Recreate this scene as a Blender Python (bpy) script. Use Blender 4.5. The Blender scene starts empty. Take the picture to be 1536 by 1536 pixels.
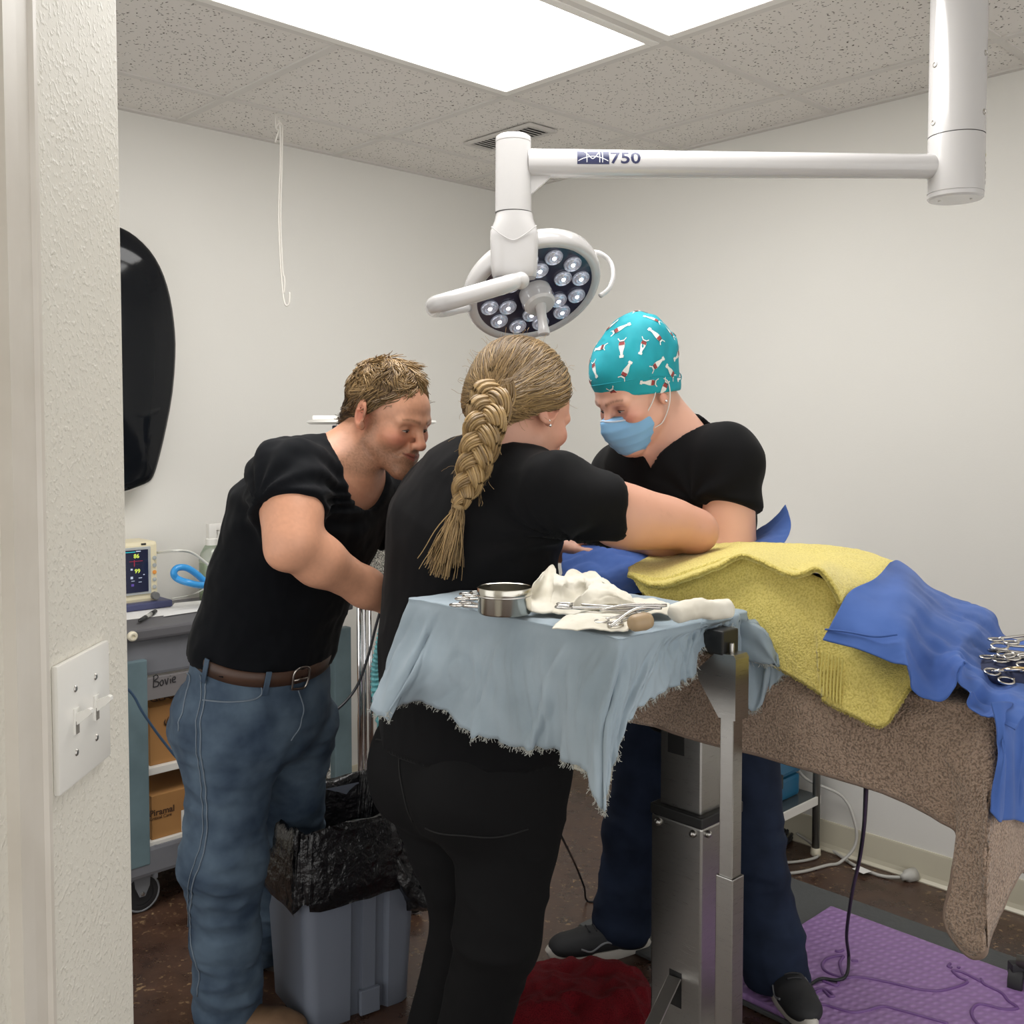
import bpy, bmesh, math, random
import numpy as np
from mathutils import Vector, Matrix

random.seed(7)
rng = np.random.default_rng(11)
SC = bpy.context.scene
COL = SC.collection

# ------------------------------------------------------------------ camera
FPX, CX, CY, PITCH, CAMH, YAW, CEIL = 1537.0, 768.0, 713.0, 0.0461, 1.40, 0.7639, 2.408
cam_d = bpy.data.cameras.new('camera')
cam = bpy.data.objects.new('camera', cam_d)
COL.objects.link(cam)
cam_d.sensor_width = 36.0
cam_d.lens = FPX / 1536.0 * 36.0
cam_d.shift_y = -(768.0 - CY) / 1536.0
cam_d.clip_start = 0.02
cam.location = (0, 0, CAMH)
cam.rotation_euler = (math.pi / 2 - PITCH, 0, 0)
SC.camera = cam

# ------------------------------------------------------------------ world / exposure
w = bpy.data.worlds.new('world'); SC.world = w
w.use_nodes = True
w.node_tree.nodes['Background'].inputs[0].default_value = (1.0, 0.985, 0.96, 1)
w.node_tree.nodes['Background'].inputs[1].default_value = 1.65
SC.view_settings.view_transform = 'Standard'
SC.view_settings.look = 'None'
SC.view_settings.gamma = 1.0
SC.view_settings.use_curve_mapping = False
SC.view_settings.exposure = 0.0
PANEL_STRENGTH = 9.3           # the fluorescent troffers' diffusers

# ------------------------------------------------------------------ coordinates
# world: camera above the origin looking along +Y.  Room axes are turned by YAW: a runs towards
# the right-hand wall, b towards the left-hand wall.
CA, SA = math.cos(YAW), math.sin(YAW)
DU = np.array([CA, SA, 0.0]); D1 = np.array([-SA, CA, 0.0])
WALL_A, WALL_B = 3.068, 3.241
def R_(a, b, z=0.0):
    return np.array([a * CA - b * SA, a * SA + b * CA, z])
_cp, _sp = math.cos(PITCH), math.sin(PITCH)
_F = np.array([0, _cp, -_sp]); _Up = np.array([0, _sp, _cp]); _Rt = np.array([1.0, 0, 0]); _C = np.array([0, 0, CAMH])
def ray(x, y): return _F + (x - CX) / FPX * _Rt - (y - CY) / FPX * _Up
def U(x, y, d): r = ray(x, y); return _C + r * (d / r[1])
def UZ(x, y, z): r = ray(x, y); return _C + r * ((z - CAMH) / r[2])
def UA(x, y, a): r = ray(x, y); return _C + r * (a / (r @ DU))
def UB(x, y, b): r = ray(x, y); return _C + r * (b / (r @ D1))
def px(p):
    q = np.asarray(p, float) - _C; d = q @ _F
    return CX + FPX * (q @ _Rt) / d, CY - FPX * (q @ _Up) / d
def ab(p): return float(p[0] * CA + p[1] * SA), float(-p[0] * SA + p[1] * CA)
RZ = Matrix.Rotation(YAW, 4, 'Z')

# ------------------------------------------------------------------ materials
MATS = {}
def _n(nt, typ, **kw):
    n = nt.nodes.new(typ)
    for k, v in kw.items():
        if k.startswith('i_'):
            n.inputs[k[2:].replace('_', ' ')].default_value = v
        else: setattr(n, k, v)
    return n
def srgb(r, g, b):
    def f(c):
        c /= 255.0
        return c / 12.92 if c <= 0.04045 else ((c + 0.055) / 1.055) ** 2.4
    return (f(r), f(g), f(b), 1.0)
def mat(name, color=(0.8, 0.8, 0.8, 1), rough=0.5, metal=0.0, bump=None, var=None, emit=None, coat=0.0,
        sheen=0.0, spec=0.5, trans=0.0, attr=None, scale3=None, sss=0.0, wave=None, alpha=1.0, rvar=None):
    """bump=(scale,strength,distance[,detail]); var=(scale,color2,contrast lo,hi); attr = vertex colour layer"""
    if name in MATS: return MATS[name]
    m = bpy.data.materials.new(name); m.use_nodes = True
    nt = m.node_tree; b = nt.nodes['Principled BSDF']; L = nt.links.new
    b.inputs['Base Color'].default_value = color
    b.inputs['Roughness'].default_value = rough
    b.inputs['Metallic'].default_value = metal
    b.inputs['Specular IOR Level'].default_value = spec
    b.inputs['Coat Weight'].default_value = coat
    b.inputs['Sheen Weight'].default_value = sheen
    b.inputs['Transmission Weight'].default_value = trans
    b.inputs['Alpha'].default_value = alpha
    if sss:
        b.inputs['Subsurface Weight'].default_value = sss
        b.inputs['Subsurface Radius'].default_value = (0.012, 0.005, 0.003)
        b.inputs['Subsurface Scale'].default_value = 1.0
    tc = _n(nt, 'ShaderNodeTexCoord'); co = tc.outputs['Object']
    if scale3:
        mp = _n(nt, 'ShaderNodeMapping'); mp.inputs['Scale'].default_value = scale3
        L(co, mp.inputs['Vector']); co = mp.outputs['Vector']
    csock = None
    if attr:
        at = _n(nt, 'ShaderNodeAttribute', attribute_name=attr); csock = at.outputs['Color']
        L(csock, b.inputs['Base Color'])
    if var:
        nz = _n(nt, 'ShaderNodeTexNoise'); nz.inputs['Scale'].default_value = var[0]; nz.inputs['Detail'].default_value = 5.0
        L(co, nz.inputs['Vector'])
        rp = _n(nt, 'ShaderNodeMapRange'); rp.inputs['From Min'].default_value = var[2] if len(var) > 2 else 0.35
        rp.inputs['From Max'].default_value = var[3] if len(var) > 3 else 0.65
        L(nz.outputs['Fac'], rp.inputs['Value'])
        mx = _n(nt, 'ShaderNodeMix', data_type='RGBA')
        L(rp.outputs['Result'], mx.inputs['Factor'])
        if csock: L(csock, mx.inputs['A'])
        else: mx.inputs['A'].default_value = color
        if csock:
            mx.blend_type = 'MULTIPLY'
        mx.inputs['B'].default_value = var[1]
        L(mx.outputs['Result'], b.inputs['Base Color'])
    if rvar:
        nz2 = _n(nt, 'ShaderNodeTexNoise'); nz2.inputs['Scale'].default_value = rvar[0]
        L(co, nz2.inputs['Vector'])
        rp2 = _n(nt, 'ShaderNodeMapRange'); rp2.inputs['To Min'].default_value = rvar[1]; rp2.inputs['To Max'].default_value = rvar[2]
        L(nz2.outputs['Fac'], rp2.inputs['Value']); L(rp2.outputs['Result'], b.inputs['Roughness'])
    h = None
    if bump:
        nb = _n(nt, 'ShaderNodeTexNoise'); nb.inputs['Scale'].default_value = bump[0]
        nb.inputs['Detail'].default_value = bump[3] if len(bump) > 3 else 3.0
        L(co, nb.inputs['Vector']); h = nb.outputs['Fac']
        bp = _n(nt, 'ShaderNodeBump'); bp.inputs['Strength'].default_value = bump[1]; bp.inputs['Distance'].default_value = bump[2]
        L(h, bp.inputs['Height']); L(bp.outputs['Normal'], b.inputs['Normal'])
    if emit:
        b.inputs['Emission Color'].default_value = emit[0]; b.inputs['Emission Strength'].default_value = emit[1]
    MATS[name] = m
    return m
def steel(name, c=(0.55, 0.55, 0.54, 1), r=0.28, dirn=(1, 1, 60)):
    return mat(name, c, r, 1.0, bump=(40, 0.08, 0.0006), scale3=dirn, rvar=(25, r * 0.8, r * 1.35))

# ------------------------------------------------------------------ objects
def empty(name, loc, label=None, cat=None, group=None):
    o = bpy.data.objects.new(name, None); COL.objects.link(o)
    o.empty_display_size = 0.05; o.location = tuple(float(v) for v in loc)
    if label: tag(o, label, cat, group)
    return o
def tag(o, label, cat, group=None, kind=None):
    if label: o['label'] = label
    if cat: o['category'] = cat
    if group: o['group'] = group
    if kind: o['kind'] = kind
    return o
def wloc(o):
    v = Vector((0, 0, 0))
    while o is not None:
        v += o.location; o = o.parent
    return v
def link_mesh(name, verts, faces, m, parent=None, smooth=False, label=None, cat=None, group=None, kind=None, center=True, mats=None, fmat=None):
    V = np.asarray(verts, float).reshape(-1, 3)
    c = (V.min(0) + V.max(0)) / 2 if center else np.zeros(3)
    me = bpy.data.meshes.new(name)
    if isinstance(faces, np.ndarray) and faces.ndim == 2:
        n, k = faces.shape
        me.vertices.add(len(V)); me.vertices.foreach_set('co', (V - c).astype(np.float32).ravel())
        me.loops.add(n * k); me.loops.foreach_set('vertex_index', faces.astype(np.int32).ravel())
        me.polygons.add(n); me.polygons.foreach_set('loop_start', np.arange(0, n * k, k, dtype=np.int32))
        me.update(calc_edges=True)
    else:
        me.from_pydata([tuple(v) for v in (V - c)], [], [tuple(int(i) for i in f) for f in faces])
        me.update()
    if mats:
        for q in mats: me.materials.append(q)
        me.polygons.foreach_set('material_index', np.asarray(fmat, dtype=np.int32))
    elif m: me.materials.append(m)
    if smooth: me.polygons.foreach_set('use_smooth', np.ones(len(me.polygons), dtype=bool))
    o = bpy.data.objects.new(name, me); COL.objects.link(o)
    if parent is not None:
        o.parent = parent; c = c - np.array(wloc(parent))
    o.location = tuple(float(v) for v in c)
    if label or cat or group or kind: tag(o, label, cat, group, kind)
    return o
def dup(o, delta, parent=None):
    """copy of one mesh object moved by delta (shares mesh data)"""
    c = o.copy(); COL.objects.link(c)
    c.location = Vector(o.location) + Vector(tuple(float(v) for v in delta))
    if parent is not None: c.parent = parent
    return c
def dup_tree(root, loc, rotz=None, label=None):
    r = root.copy(); COL.objects.link(r); r.location = tuple(float(v) for v in loc)
    if rotz is not None: r.rotation_euler = rotz if hasattr(rotz, '__len__') else (0, 0, rotz)
    if label: r['label'] = label
    for ch in list(root.children):
        c = ch.copy(); COL.objects.link(c); c.parent = r
        for g in list(ch.children):
            d = g.copy(); COL.objects.link(d); d.parent = c
    return r

class MB:
    def __init__(s): s.v = []; s.f = []
    def add(s, V, F):
        k = len(s.v); s.v += [tuple(float(c) for c in p) for p in V]; s.f += [tuple(int(i) + k for i in f) for f in F]; return s
    def box(s, c, size, M=None, bevel=0.0):
        """box of full size about c, turned by M (3x3 array or YAW when 'room')"""
        bm = bmesh.new(); bmesh.ops.create_cube(bm, size=1.0)
        for q in bm.verts: q.co = Vector((q.co.x * size[0], q.co.y * size[1], q.co.z * size[2]))
        if bevel > 0:
            bmesh.ops.bevel(bm, geom=list(bm.edges), offset=bevel, segments=2, profile=0.6, affect='EDGES')
        if M is None: R = np.eye(3)
        elif isinstance(M, str): R = np.array(RZ.to_3x3())
        else: R = np.array(M)
        bm.verts.index_update()
        V = [R @ np.array(q.co) + np.asarray(c, float) for q in bm.verts]
        F = [[q.index for q in f.verts] for f in bm.faces]
        bm.free(); return s.add(V, F)
    def tube(s, path, r, n=10, cap=True, closed=False, ell=None):
        P = np.asarray(path, float); N = len(P)
        rr = np.full(N, r) if np.isscalar(r) else np.asarray(r, float)
        T = np.gradient(P, axis=0)
        if closed:
            T = np.roll(P, -1, 0) - np.roll(P, 1, 0)
        T /= np.linalg.norm(T, axis=1)[:, None] + 1e-12
        ref = np.array([0, 0, 1.0]) if abs(T[0][2]) < 0.9 else np.array([1.0, 0, 0])
        u = np.cross(T[0], ref); u /= np.linalg.norm(u)
        V = []
        ang = np.linspace(0, 2 * math.pi, n, endpoint=False)
        for i in range(N):
            u = u - T[i] * (u @ T[i]); u /= np.linalg.norm(u) + 1e-12
            v = np.cross(T[i], u)
            e = ell[i] if ell is not None else 1.0
            for t in ang: V.append(P[i] + rr[i] * (u * math.cos(t) + v * math.sin(t) * e))
        F = []
        for i in range(N if closed else N - 1):
            j = (i + 1) % N
            for k in range(n):
                l = (k + 1) % n
                F.append((i * n + k, i * n + l, j * n + l, j * n + k))
        if cap and not closed:
            F.append(tuple(range(n - 1, -1, -1))); F.append(tuple((N - 1) * n + k for k in range(n)))
        return s.add(V, F)
    def cyl(s, a, b, r1, r2=None, n=24, bev=0.0):
        r2 = r1 if r2 is None else r2
        a = np.asarray(a, float); b = np.asarray(b, float)
        if bev > 0:
            d = (b - a) / np.linalg.norm(b - a)
            return s.tube([a, a + d * bev * 0.02, a + d * bev, b - d * bev, b - d * bev * 0.02, b], [r1 - bev, r1 - bev * 0.6, r1, r2, r2 - bev * 0.6, r2 - bev], n)
        return s.tube([a, b], [r1, r2], n)
    def lathe(s, prof, origin, axis=(0, 0, 1), n=32):
        """prof: (radius, height) along axis"""
        o = np.asarray(origin, float); ax = np.asarray(axis, float); ax /= np.linalg.norm(ax)
        ref = np.array([1.0, 0, 0]) if abs(ax[0]) < 0.9 else np.array([0, 1.0, 0])
        u = np.cross(ax, ref); u /= np.linalg.norm(u); v = np.cross(ax, u)
        V = []; F = []
        for r, h in prof:
            for k in range(n):
                t = 2 * math.pi * k / n
                V.append(o + ax * h + max(r, 1e-5) * (u * math.cos(t) + v * math.sin(t)))
        for i in range(len(prof) - 1):
            for k in range(n):
                l = (k + 1) % n
                F.append((i * n + k, i * n + l, (i + 1) * n + l, (i + 1) * n + k))
        return s.add(V, F)
    def prism(s, poly, depth, M, o):
        """poly [(x,y)] in the plane of M's first two columns, extruded by depth along the third"""
        M = np.asarray(M, float); o = np.asarray(o, float); n = len(poly)
        V = [o + M @ np.array([x, y, 0.0]) for x, y in poly] + [o + M @ np.array([x, y, depth]) for x, y in poly]
        F = [tuple(range(n - 1, -1, -1)), tuple(range(n, 2 * n))] + [(k, (k + 1) % n, n + (k + 1) % n, n + k) for k in range(n)]
        return s.add(V, F)
    def sphere(s, c, r, n=16, m=10, M=None):
        r = np.array([r, r, r] if np.isscalar(r) else r, float); M = np.eye(3) if M is None else np.asarray(M)
        V = []; F = []
        for i in range(m + 1):
            th = math.pi * i / m
            for k in range(n):
                ph = 2 * math.pi * k / n
                V.append(np.asarray(c) + M @ (r * np.array([max(math.sin(th), 1e-4) * math.cos(ph), max(math.sin(th), 1e-4) * math.sin(ph), math.cos(th)])))
        for i in range(m):
            for k in range(n):
                l = (k + 1) % n
                F.append((i * n + k, (i + 1) * n + k, (i + 1) * n + l, i * n + l))
        return s.add(V, F)
    def obj(s, name, m, parent=None, smooth=False, auto=None, **kw):
        o = link_mesh(name, s.v, s.f, m, parent, smooth, **kw)
        if auto is not None:
            me = o.data; sharp_edges(me, auto)
        return o
def sharp_edges(me, deg=40):
    me.polygons.foreach_set('use_smooth', np.ones(len(me.polygons), dtype=bool))
    bm = bmesh.new(); bm.from_mesh(me)
    for e in bm.edges:
        if len(e.link_faces) == 2 and e.calc_face_angle(0) > math.radians(deg): e.smooth = False
        elif len(e.link_faces) != 2: e.smooth = False
    bm.to_mesh(me); bm.free()
def bez(pts, n=24):
    """Catmull-Rom through the points"""
    P = np.asarray(pts, float)
    if len(P) < 3:
        t = np.linspace(0, 1, n)[:, None]; return P[0] * (1 - t) + P[-1] * t
    Q = np.vstack([2 * P[0] - P[1], P, 2 * P[-1] - P[-2]])
    out = []
    seg = len(P) - 1
    for q in np.linspace(0, seg - 1e-9, n):
        i = int(q); t = q - i
        a, b, c, d = Q[i], Q[i + 1], Q[i + 2], Q[i + 3]
        out.append(0.5 * ((2 * b) + (c - a) * t + (2 * a - 5 * b + 4 * c - d) * t * t + (3 * b - a - 3 * c + d) * t ** 3))
    return np.array(out)
def frame_from(z, up=(0, 0, 1)):
    """columns x,y,z with z given and y close to up"""
    z = np.asarray(z, float); z = z / np.linalg.norm(z); up = np.asarray(up, float)
    x = np.cross(up, z); x /= np.linalg.norm(x); y = np.cross(z, x)
    return np.column_stack([x, y, z])

def text_mesh(s, size, extrude=0.0004, bold=False, spacing=1.0, shear=0.0):
    cu = bpy.data.curves.new('lettering', 'FONT'); cu.body = s; cu.size = size; cu.align_x = 'LEFT'; cu.extrude = extrude
    cu.space_character = spacing; cu.shear = shear; cu.resolution_u = 3
    if bold: cu.offset = size * 0.018
    o = bpy.data.objects.new('lettering', cu); COL.objects.link(o)
    dg = bpy.context.evaluated_depsgraph_get(); dg.update()
    me = bpy.data.meshes.new_from_object(o.evaluated_get(dg))
    V = np.array([tuple(q.co) for q in me.vertices]); F = [tuple(p.vertices) for p in me.polygons]
    bpy.data.objects.remove(o); bpy.data.curves.remove(cu); bpy.data.meshes.remove(me)
    return V, F
def place_text(name, s, size, origin, M, m, parent, extrude=0.0004, **kw):
    V, F = text_mesh(s, size, extrude, **kw)
    W = np.asarray(origin) + V @ np.asarray(M).T
    return link_mesh(name, W, F, m, parent)

# ------------------------------------------------------------------ noise for wrinkles
def _hash(ix, iy, iz, seed):
    h = (ix.astype(np.int64) * 374761393 + iy.astype(np.int64) * 668265263 + iz.astype(np.int64) * 2147483647 + seed * 1274126177) & 0xffffffff
    h = ((h ^ (h >> 13)) * 1274126177) & 0xffffffff
    return ((h ^ (h >> 16)) & 0xffff) / 65535.0
def noise3(P, seed=0):
    P = np.asarray(P, float); i = np.floor(P).astype(np.int64); f = P - i; f = f * f * (3 - 2 * f)
    r = 0
    for dx in (0, 1):
        for dy in (0, 1):
            for dz in (0, 1):
                wgt = (f[:, 0] if dx else 1 - f[:, 0]) * (f[:, 1] if dy else 1 - f[:, 1]) * (f[:, 2] if dz else 1 - f[:, 2])
                r = r + wgt * _hash(i[:, 0] + dx, i[:, 1] + dy, i[:, 2] + dz, seed)
    return r * 2 - 1
def fbm(P, seed=0, oct=3):
    r = 0; a = 1.0
    for k in range(oct):
        r = r + a * noise3(P * (2 ** k), seed + 17 * k); a *= 0.5
    return r / 1.75
# ================================================================== THE ROOM
A0, B0 = -1.25, -1.35
def wall_mat(name, c, bscale, bstr, bdist):
    return mat(name, c, 0.62, bump=(bscale, bstr, bdist, 4.0), var=(1.3, tuple(v * 0.96 for v in c[:3]) + (1,), 0.3, 0.7), spec=0.35)
M_WALL = wall_mat('wall_paint', srgb(220, 218, 212), 180, 0.16, 0.0015)
def knockdown():
    m = bpy.data.materials.new('knockdown_paint'); m.use_nodes = True
    nt = m.node_tree; b = nt.nodes['Principled BSDF']; L = nt.links.new
    b.inputs['Base Color'].default_value = srgb(212, 208, 197); b.inputs['Roughness'].default_value = 0.55
    tc = _n(nt, 'ShaderNodeTexCoord')
    n1 = _n(nt, 'ShaderNodeTexNoise'); n1.inputs['Scale'].default_value = 170; n1.inputs['Detail'].default_value = 3.5
    n2 = _n(nt, 'ShaderNodeTexNoise'); n2.inputs['Scale'].default_value = 60
    for q in (n1, n2): L(tc.outputs['Object'], q.inputs['Vector'])
    mr = _n(nt, 'ShaderNodeMapRange', interpolation_type='SMOOTHSTEP'); mr.inputs['From Min'].default_value = 0.47; mr.inputs['From Max'].default_value = 0.72
    L(n1.outputs['Fac'], mr.inputs['Value'])
    mu = _n(nt, 'ShaderNodeMath', operation='MULTIPLY'); L(mr.outputs['Result'], mu.inputs[0]); L(n2.outputs['Fac'], mu.inputs[1])
    bp = _n(nt, 'ShaderNodeBump'); bp.inputs['Strength'].default_value = 0.55; bp.inputs['Distance'].default_value = 0.0022
    L(mu.outputs['Value'], bp.inputs['Height']); L(bp.outputs['Normal'], b.inputs['Normal'])
    return m
M_KNOCK = knockdown()
M_TRIM = mat('trim_paint', srgb(206, 200, 190), 0.4, var=(9, srgb(196, 189, 178), 0.4, 0.7))
M_TBAR = mat('grid_paint', srgb(205, 201, 195), 0.45)
def tile_mat():
    m = bpy.data.materials.new('acoustic_tile'); m.use_nodes = True
    nt = m.node_tree; b = nt.nodes['Principled BSDF']; L = nt.links.new
    b.inputs['Roughness'].default_value = 0.95; b.inputs['Specular IOR Level'].default_value = 0.1
    tc = _n(nt, 'ShaderNodeTexCoord'); oi = _n(nt, 'ShaderNodeObjectInfo')
    ad = _n(nt, 'ShaderNodeVectorMath', operation='ADD'); L(tc.outputs['Object'], ad.inputs[0]); L(oi.outputs['Location'], ad.inputs[1])
    nz = _n(nt, 'ShaderNodeTexNoise'); nz.inputs['Scale'].default_value = 60; nz.inputs['Detail'].default_value = 1
    L(ad.outputs['Vector'], nz.inputs['Vector'])
    sc = _n(nt, 'ShaderNodeVectorMath', operation='SCALE'); sc.inputs['Scale'].default_value = 0.022; L(nz.outputs['Color'], sc.inputs[0])
    ad2 = _n(nt, 'ShaderNodeVectorMath', operation='ADD'); L(ad.outputs['Vector'], ad2.inputs[0]); L(sc.outputs['Vector'], ad2.inputs[1])
    vo = _n(nt, 'ShaderNodeTexVoronoi'); vo.inputs['Scale'].default_value = 95; L(ad2.outputs['Vector'], vo.inputs['Vector'])
    lt = _n(nt, 'ShaderNodeMapRange', interpolation_type='SMOOTHSTEP'); lt.inputs['From Min'].default_value = 0.20; lt.inputs['From Max'].default_value = 0.30
    lt.inputs['To Min'].default_value = 1.0; lt.inputs['To Max'].default_value = 0.0
    L(vo.outputs['Distance'], lt.inputs['Value'])
    sp = _n(nt, 'ShaderNodeSeparateColor'); L(vo.outputs['Color'], sp.inputs['Color'])
    gt = _n(nt, 'ShaderNodeMath', operation='GREATER_THAN'); gt.inputs[1].default_value = 0.42; L(sp.outputs['Red'], gt.inputs[0])
    mu = _n(nt, 'ShaderNodeMath', operation='MULTIPLY'); L(lt.outputs['Result'], mu.inputs[0]); L(gt.outputs['Value'], mu.inputs[1])
    mx = _n(nt, 'ShaderNodeMix', data_type='RGBA'); L(mu.outputs['Value'], mx.inputs['Factor'])
    mx.inputs['A'].default_value = srgb(222, 218, 212); mx.inputs['B'].default_value = srgb(112, 106, 100)
    L(mx.outputs['Result'], b.inputs['Base Color'])
    bp = _n(nt, 'ShaderNodeBump', invert=True); bp.inputs['Strength'].default_value = 0.6; bp.inputs['Distance'].default_value = 0.003
    L(mu.outputs['Value'], bp.inputs['Height']); L(bp.outputs['Normal'], b.inputs['Normal'])
    return m
M_TILE = tile_mat()
def floor_mat():
    m = bpy.data.materials.new('brown_sealed_concrete'); m.use_nodes = True
    nt = m.node_tree; b = nt.nodes['Principled BSDF']; L = nt.links.new
    tc = _n(nt, 'ShaderNodeTexCoord')
    n1 = _n(nt, 'ShaderNodeTexNoise'); n1.inputs['Scale'].default_value = 9; n1.inputs['Detail'].default_value = 8; n1.inputs['Roughness'].default_value = 0.7
    n2 = _n(nt, 'ShaderNodeTexNoise'); n2.inputs['Scale'].default_value = 70; n2.inputs['Detail'].default_value = 4
    n3 = _n(nt, 'ShaderNodeTexNoise'); n3.inputs['Scale'].default_value = 4
    for q in (n1, n2, n3): L(tc.outputs['Object'], q.inputs['Vector'])
    r1 = _n(nt, 'ShaderNodeMapRange'); r1.inputs['From Min'].default_value = 0.30; r1.inputs['From Max'].default_value = 0.75; L(n1.outputs['Fac'], r1.inputs['Value'])
    m1 = _n(nt, 'ShaderNodeMix', data_type='RGBA'); L(r1.outputs['Result'], m1.inputs['Factor'])
    m1.inputs['A'].default_value = srgb(52, 36, 29); m1.inputs['B'].default_value = srgb(88, 64, 51)
    r2 = _n(nt, 'ShaderNodeMapRange'); r2.inputs['From Min'].default_value = 0.60; r2.inputs['From Max'].default_value = 0.72; L(n2.outputs['Fac'], r2.inputs['Value'])
    r3 = _n(nt, 'ShaderNodeMapRange'); r3.inputs['From Min'].default_value = 0.38; r3.inputs['From Max'].default_value = 0.58; L(n3.outputs['Fac'], r3.inputs['Value'])
    mu = _n(nt, 'ShaderNodeMath', operation='MULTIPLY'); L(r2.outputs['Result'], mu.inputs[0]); L(r3.outputs['Result'], mu.inputs[1])
    m2 = _n(nt, 'ShaderNodeMix', data_type='RGBA'); L(mu.outputs['Value'], m2.inputs['Factor']); L(m1.outputs['Result'], m2.inputs['A'])
    m2.inputs['B'].default_value = srgb(150, 124, 92)
    L(m2.outputs['Result'], b.inputs['Base Color'])
    rr = _n(nt, 'ShaderNodeMapRange'); rr.inputs['To Min'].default_value = 0.16; rr.inputs['To Max'].default_value = 0.42; L(n1.outputs['Fac'], rr.inputs['Value'])
    L(rr.outputs['Result'], b.inputs['Roughness'])
    bp = _n(nt, 'ShaderNodeBump'); bp.inputs['Strength'].default_value = 0.25; bp.inputs['Distance'].default_value = 0.0015
    L(n2.outputs['Fac'], bp.inputs['Height']); L(bp.outputs['Normal'], b.inputs['Normal'])
    return m
M_FLOOR = floor_mat()
def slab(name, a0, a1, b0, b1, z0, z1, m, parent=None, kind='structure', bevel=0.0):
    return MB().box(R_((a0 + a1) / 2, (b0 + b1) / 2, (z0 + z1) / 2), (a1 - a0, b1 - b0, z1 - z0), 'room', bevel).obj(name, m, parent, kind=kind if parent is None else None)
T = 0.12
floor = slab('floor', A0 - T, WALL_A + T, B0 - T, WALL_B + T, -0.1, 0, M_FLOOR)
wall_right = slab('wall_right', WALL_A, WALL_A + T, B0 - T, WALL_B + T, 0, CEIL + 0.15, M_WALL)
wall_left = slab('wall_left', A0 - T, WALL_A, WALL_B, WALL_B + T, 0, CEIL + 0.15, M_WALL)
# (the room is open behind the camera, towards the rest of the lit clinic)
# vinyl cove base
M_BASE = mat('cove_base', srgb(198, 192, 172), 0.35)
def cove(name, p0, p1, nrm):
    prof = [(0.0, 0.0), (0.016, 0.0), (0.017, 0.004), (0.009, 0.012), (0.006, 0.025), (0.005, 0.095), (0.004, 0.1), (0.0, 0.1)]
    p0 = np.array(p0); p1 = np.array(p1); n = np.array(nrm)
    V = [p0 + n * x + np.array([0, 0, z]) for x, z in prof] + [p1 + n * x + np.array([0, 0, z]) for x, z in prof]
    k = len(prof)
    F = [(i, i + 1, k + i + 1, k + i) for i in range(k - 1)] + [tuple(range(k - 1, -1, -1)), tuple(range(k, 2 * k))]
    return link_mesh(name, V, F, M_BASE, kind='structure')
cove('baseboard_right', R_(WALL_A, B0, 0.0), R_(WALL_A, WALL_B, 0), -DU)
cove('baseboard_left', R_(A0, WALL_B, 0.0), R_(WALL_A - 0.017, WALL_B, 0), -D1)

# ---- suspended ceiling: slab above, then tees and tiles
ceiling = slab('ceiling', A0, WALL_A, B0, WALL_B, CEIL + 0.05, CEIL + 0.15, M_TBAR)
GA, GB, GS = 1.5755, 2.9166, 0.61
ga = [GA + GS * k for k in range(-4, 3)]; gb = [GB - GS * k for k in range(0, 7)]
ea = [A0] + ga + [WALL_A]; eb = sorted([B0] + gb + [WALL_B])
panels = [((0.9655, 2.1855), (1.6966, 2.3066)), ((0.9655, 2.1855), (1.0866, 1.6966))]
tile_cache = {}
for i in range(len(ea) - 1):
    for j in range(len(eb) - 1):
        a0, a1, b0, b1 = ea[i], ea[i + 1], eb[j], eb[j + 1]
        ca, cb = (a0 + a1) / 2, (b0 + b1) / 2
        if any(q[0][0] < ca < q[0][1] and q[1][0] < cb < q[1][1] for q in panels): continue
        key = (round(a1 - a0, 3), round(b1 - b0, 3))
        c = R_(ca, cb, CEIL + 0.006 + 0.008)
        if key in tile_cache:
            t = tile_cache[key].copy(); COL.objects.link(t); t.location = Vector(c) - wloc(ceiling)
        else:
            t = MB().box(c, (a1 - a0 - 0.014, b1 - b0 - 0.014, 0.016), 'room', 0.002).obj('ceiling_tile', M_TILE, ceiling)
            tile_cache[key] = t
for a in ga:
    if 0.9655 + 0.1 < a < 2.1855 - 0.1:
        spans = [(B0, 1.0866), (2.3066, WALL_B)]
    else: spans = [(B0, WALL_B)]
    for b0, b1 in spans:
        MB().box(R_(a, (b0 + b1) / 2, CEIL + 0.003), (0.024, b1 - b0, 0.006), 'room').obj('ceiling_tee', M_TBAR, ceiling)
for b in gb:
    MB().box(R_((A0 + WALL_A) / 2, b, CEIL + 0.0035), (WALL_A - A0, 0.024, 0.005), 'room').obj('ceiling_tee', M_TBAR, ceiling)
slab('wall_angle', A0, WALL_A, WALL_B - 0.022, WALL_B, CEIL - 0.001, CEIL + 0.012, M_TBAR, ceiling)
slab('wall_angle', WALL_A - 0.022, WALL_A, B0, WALL_B - 0.022, CEIL - 0.001, CEIL + 0.012, M_TBAR, ceiling)

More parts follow.
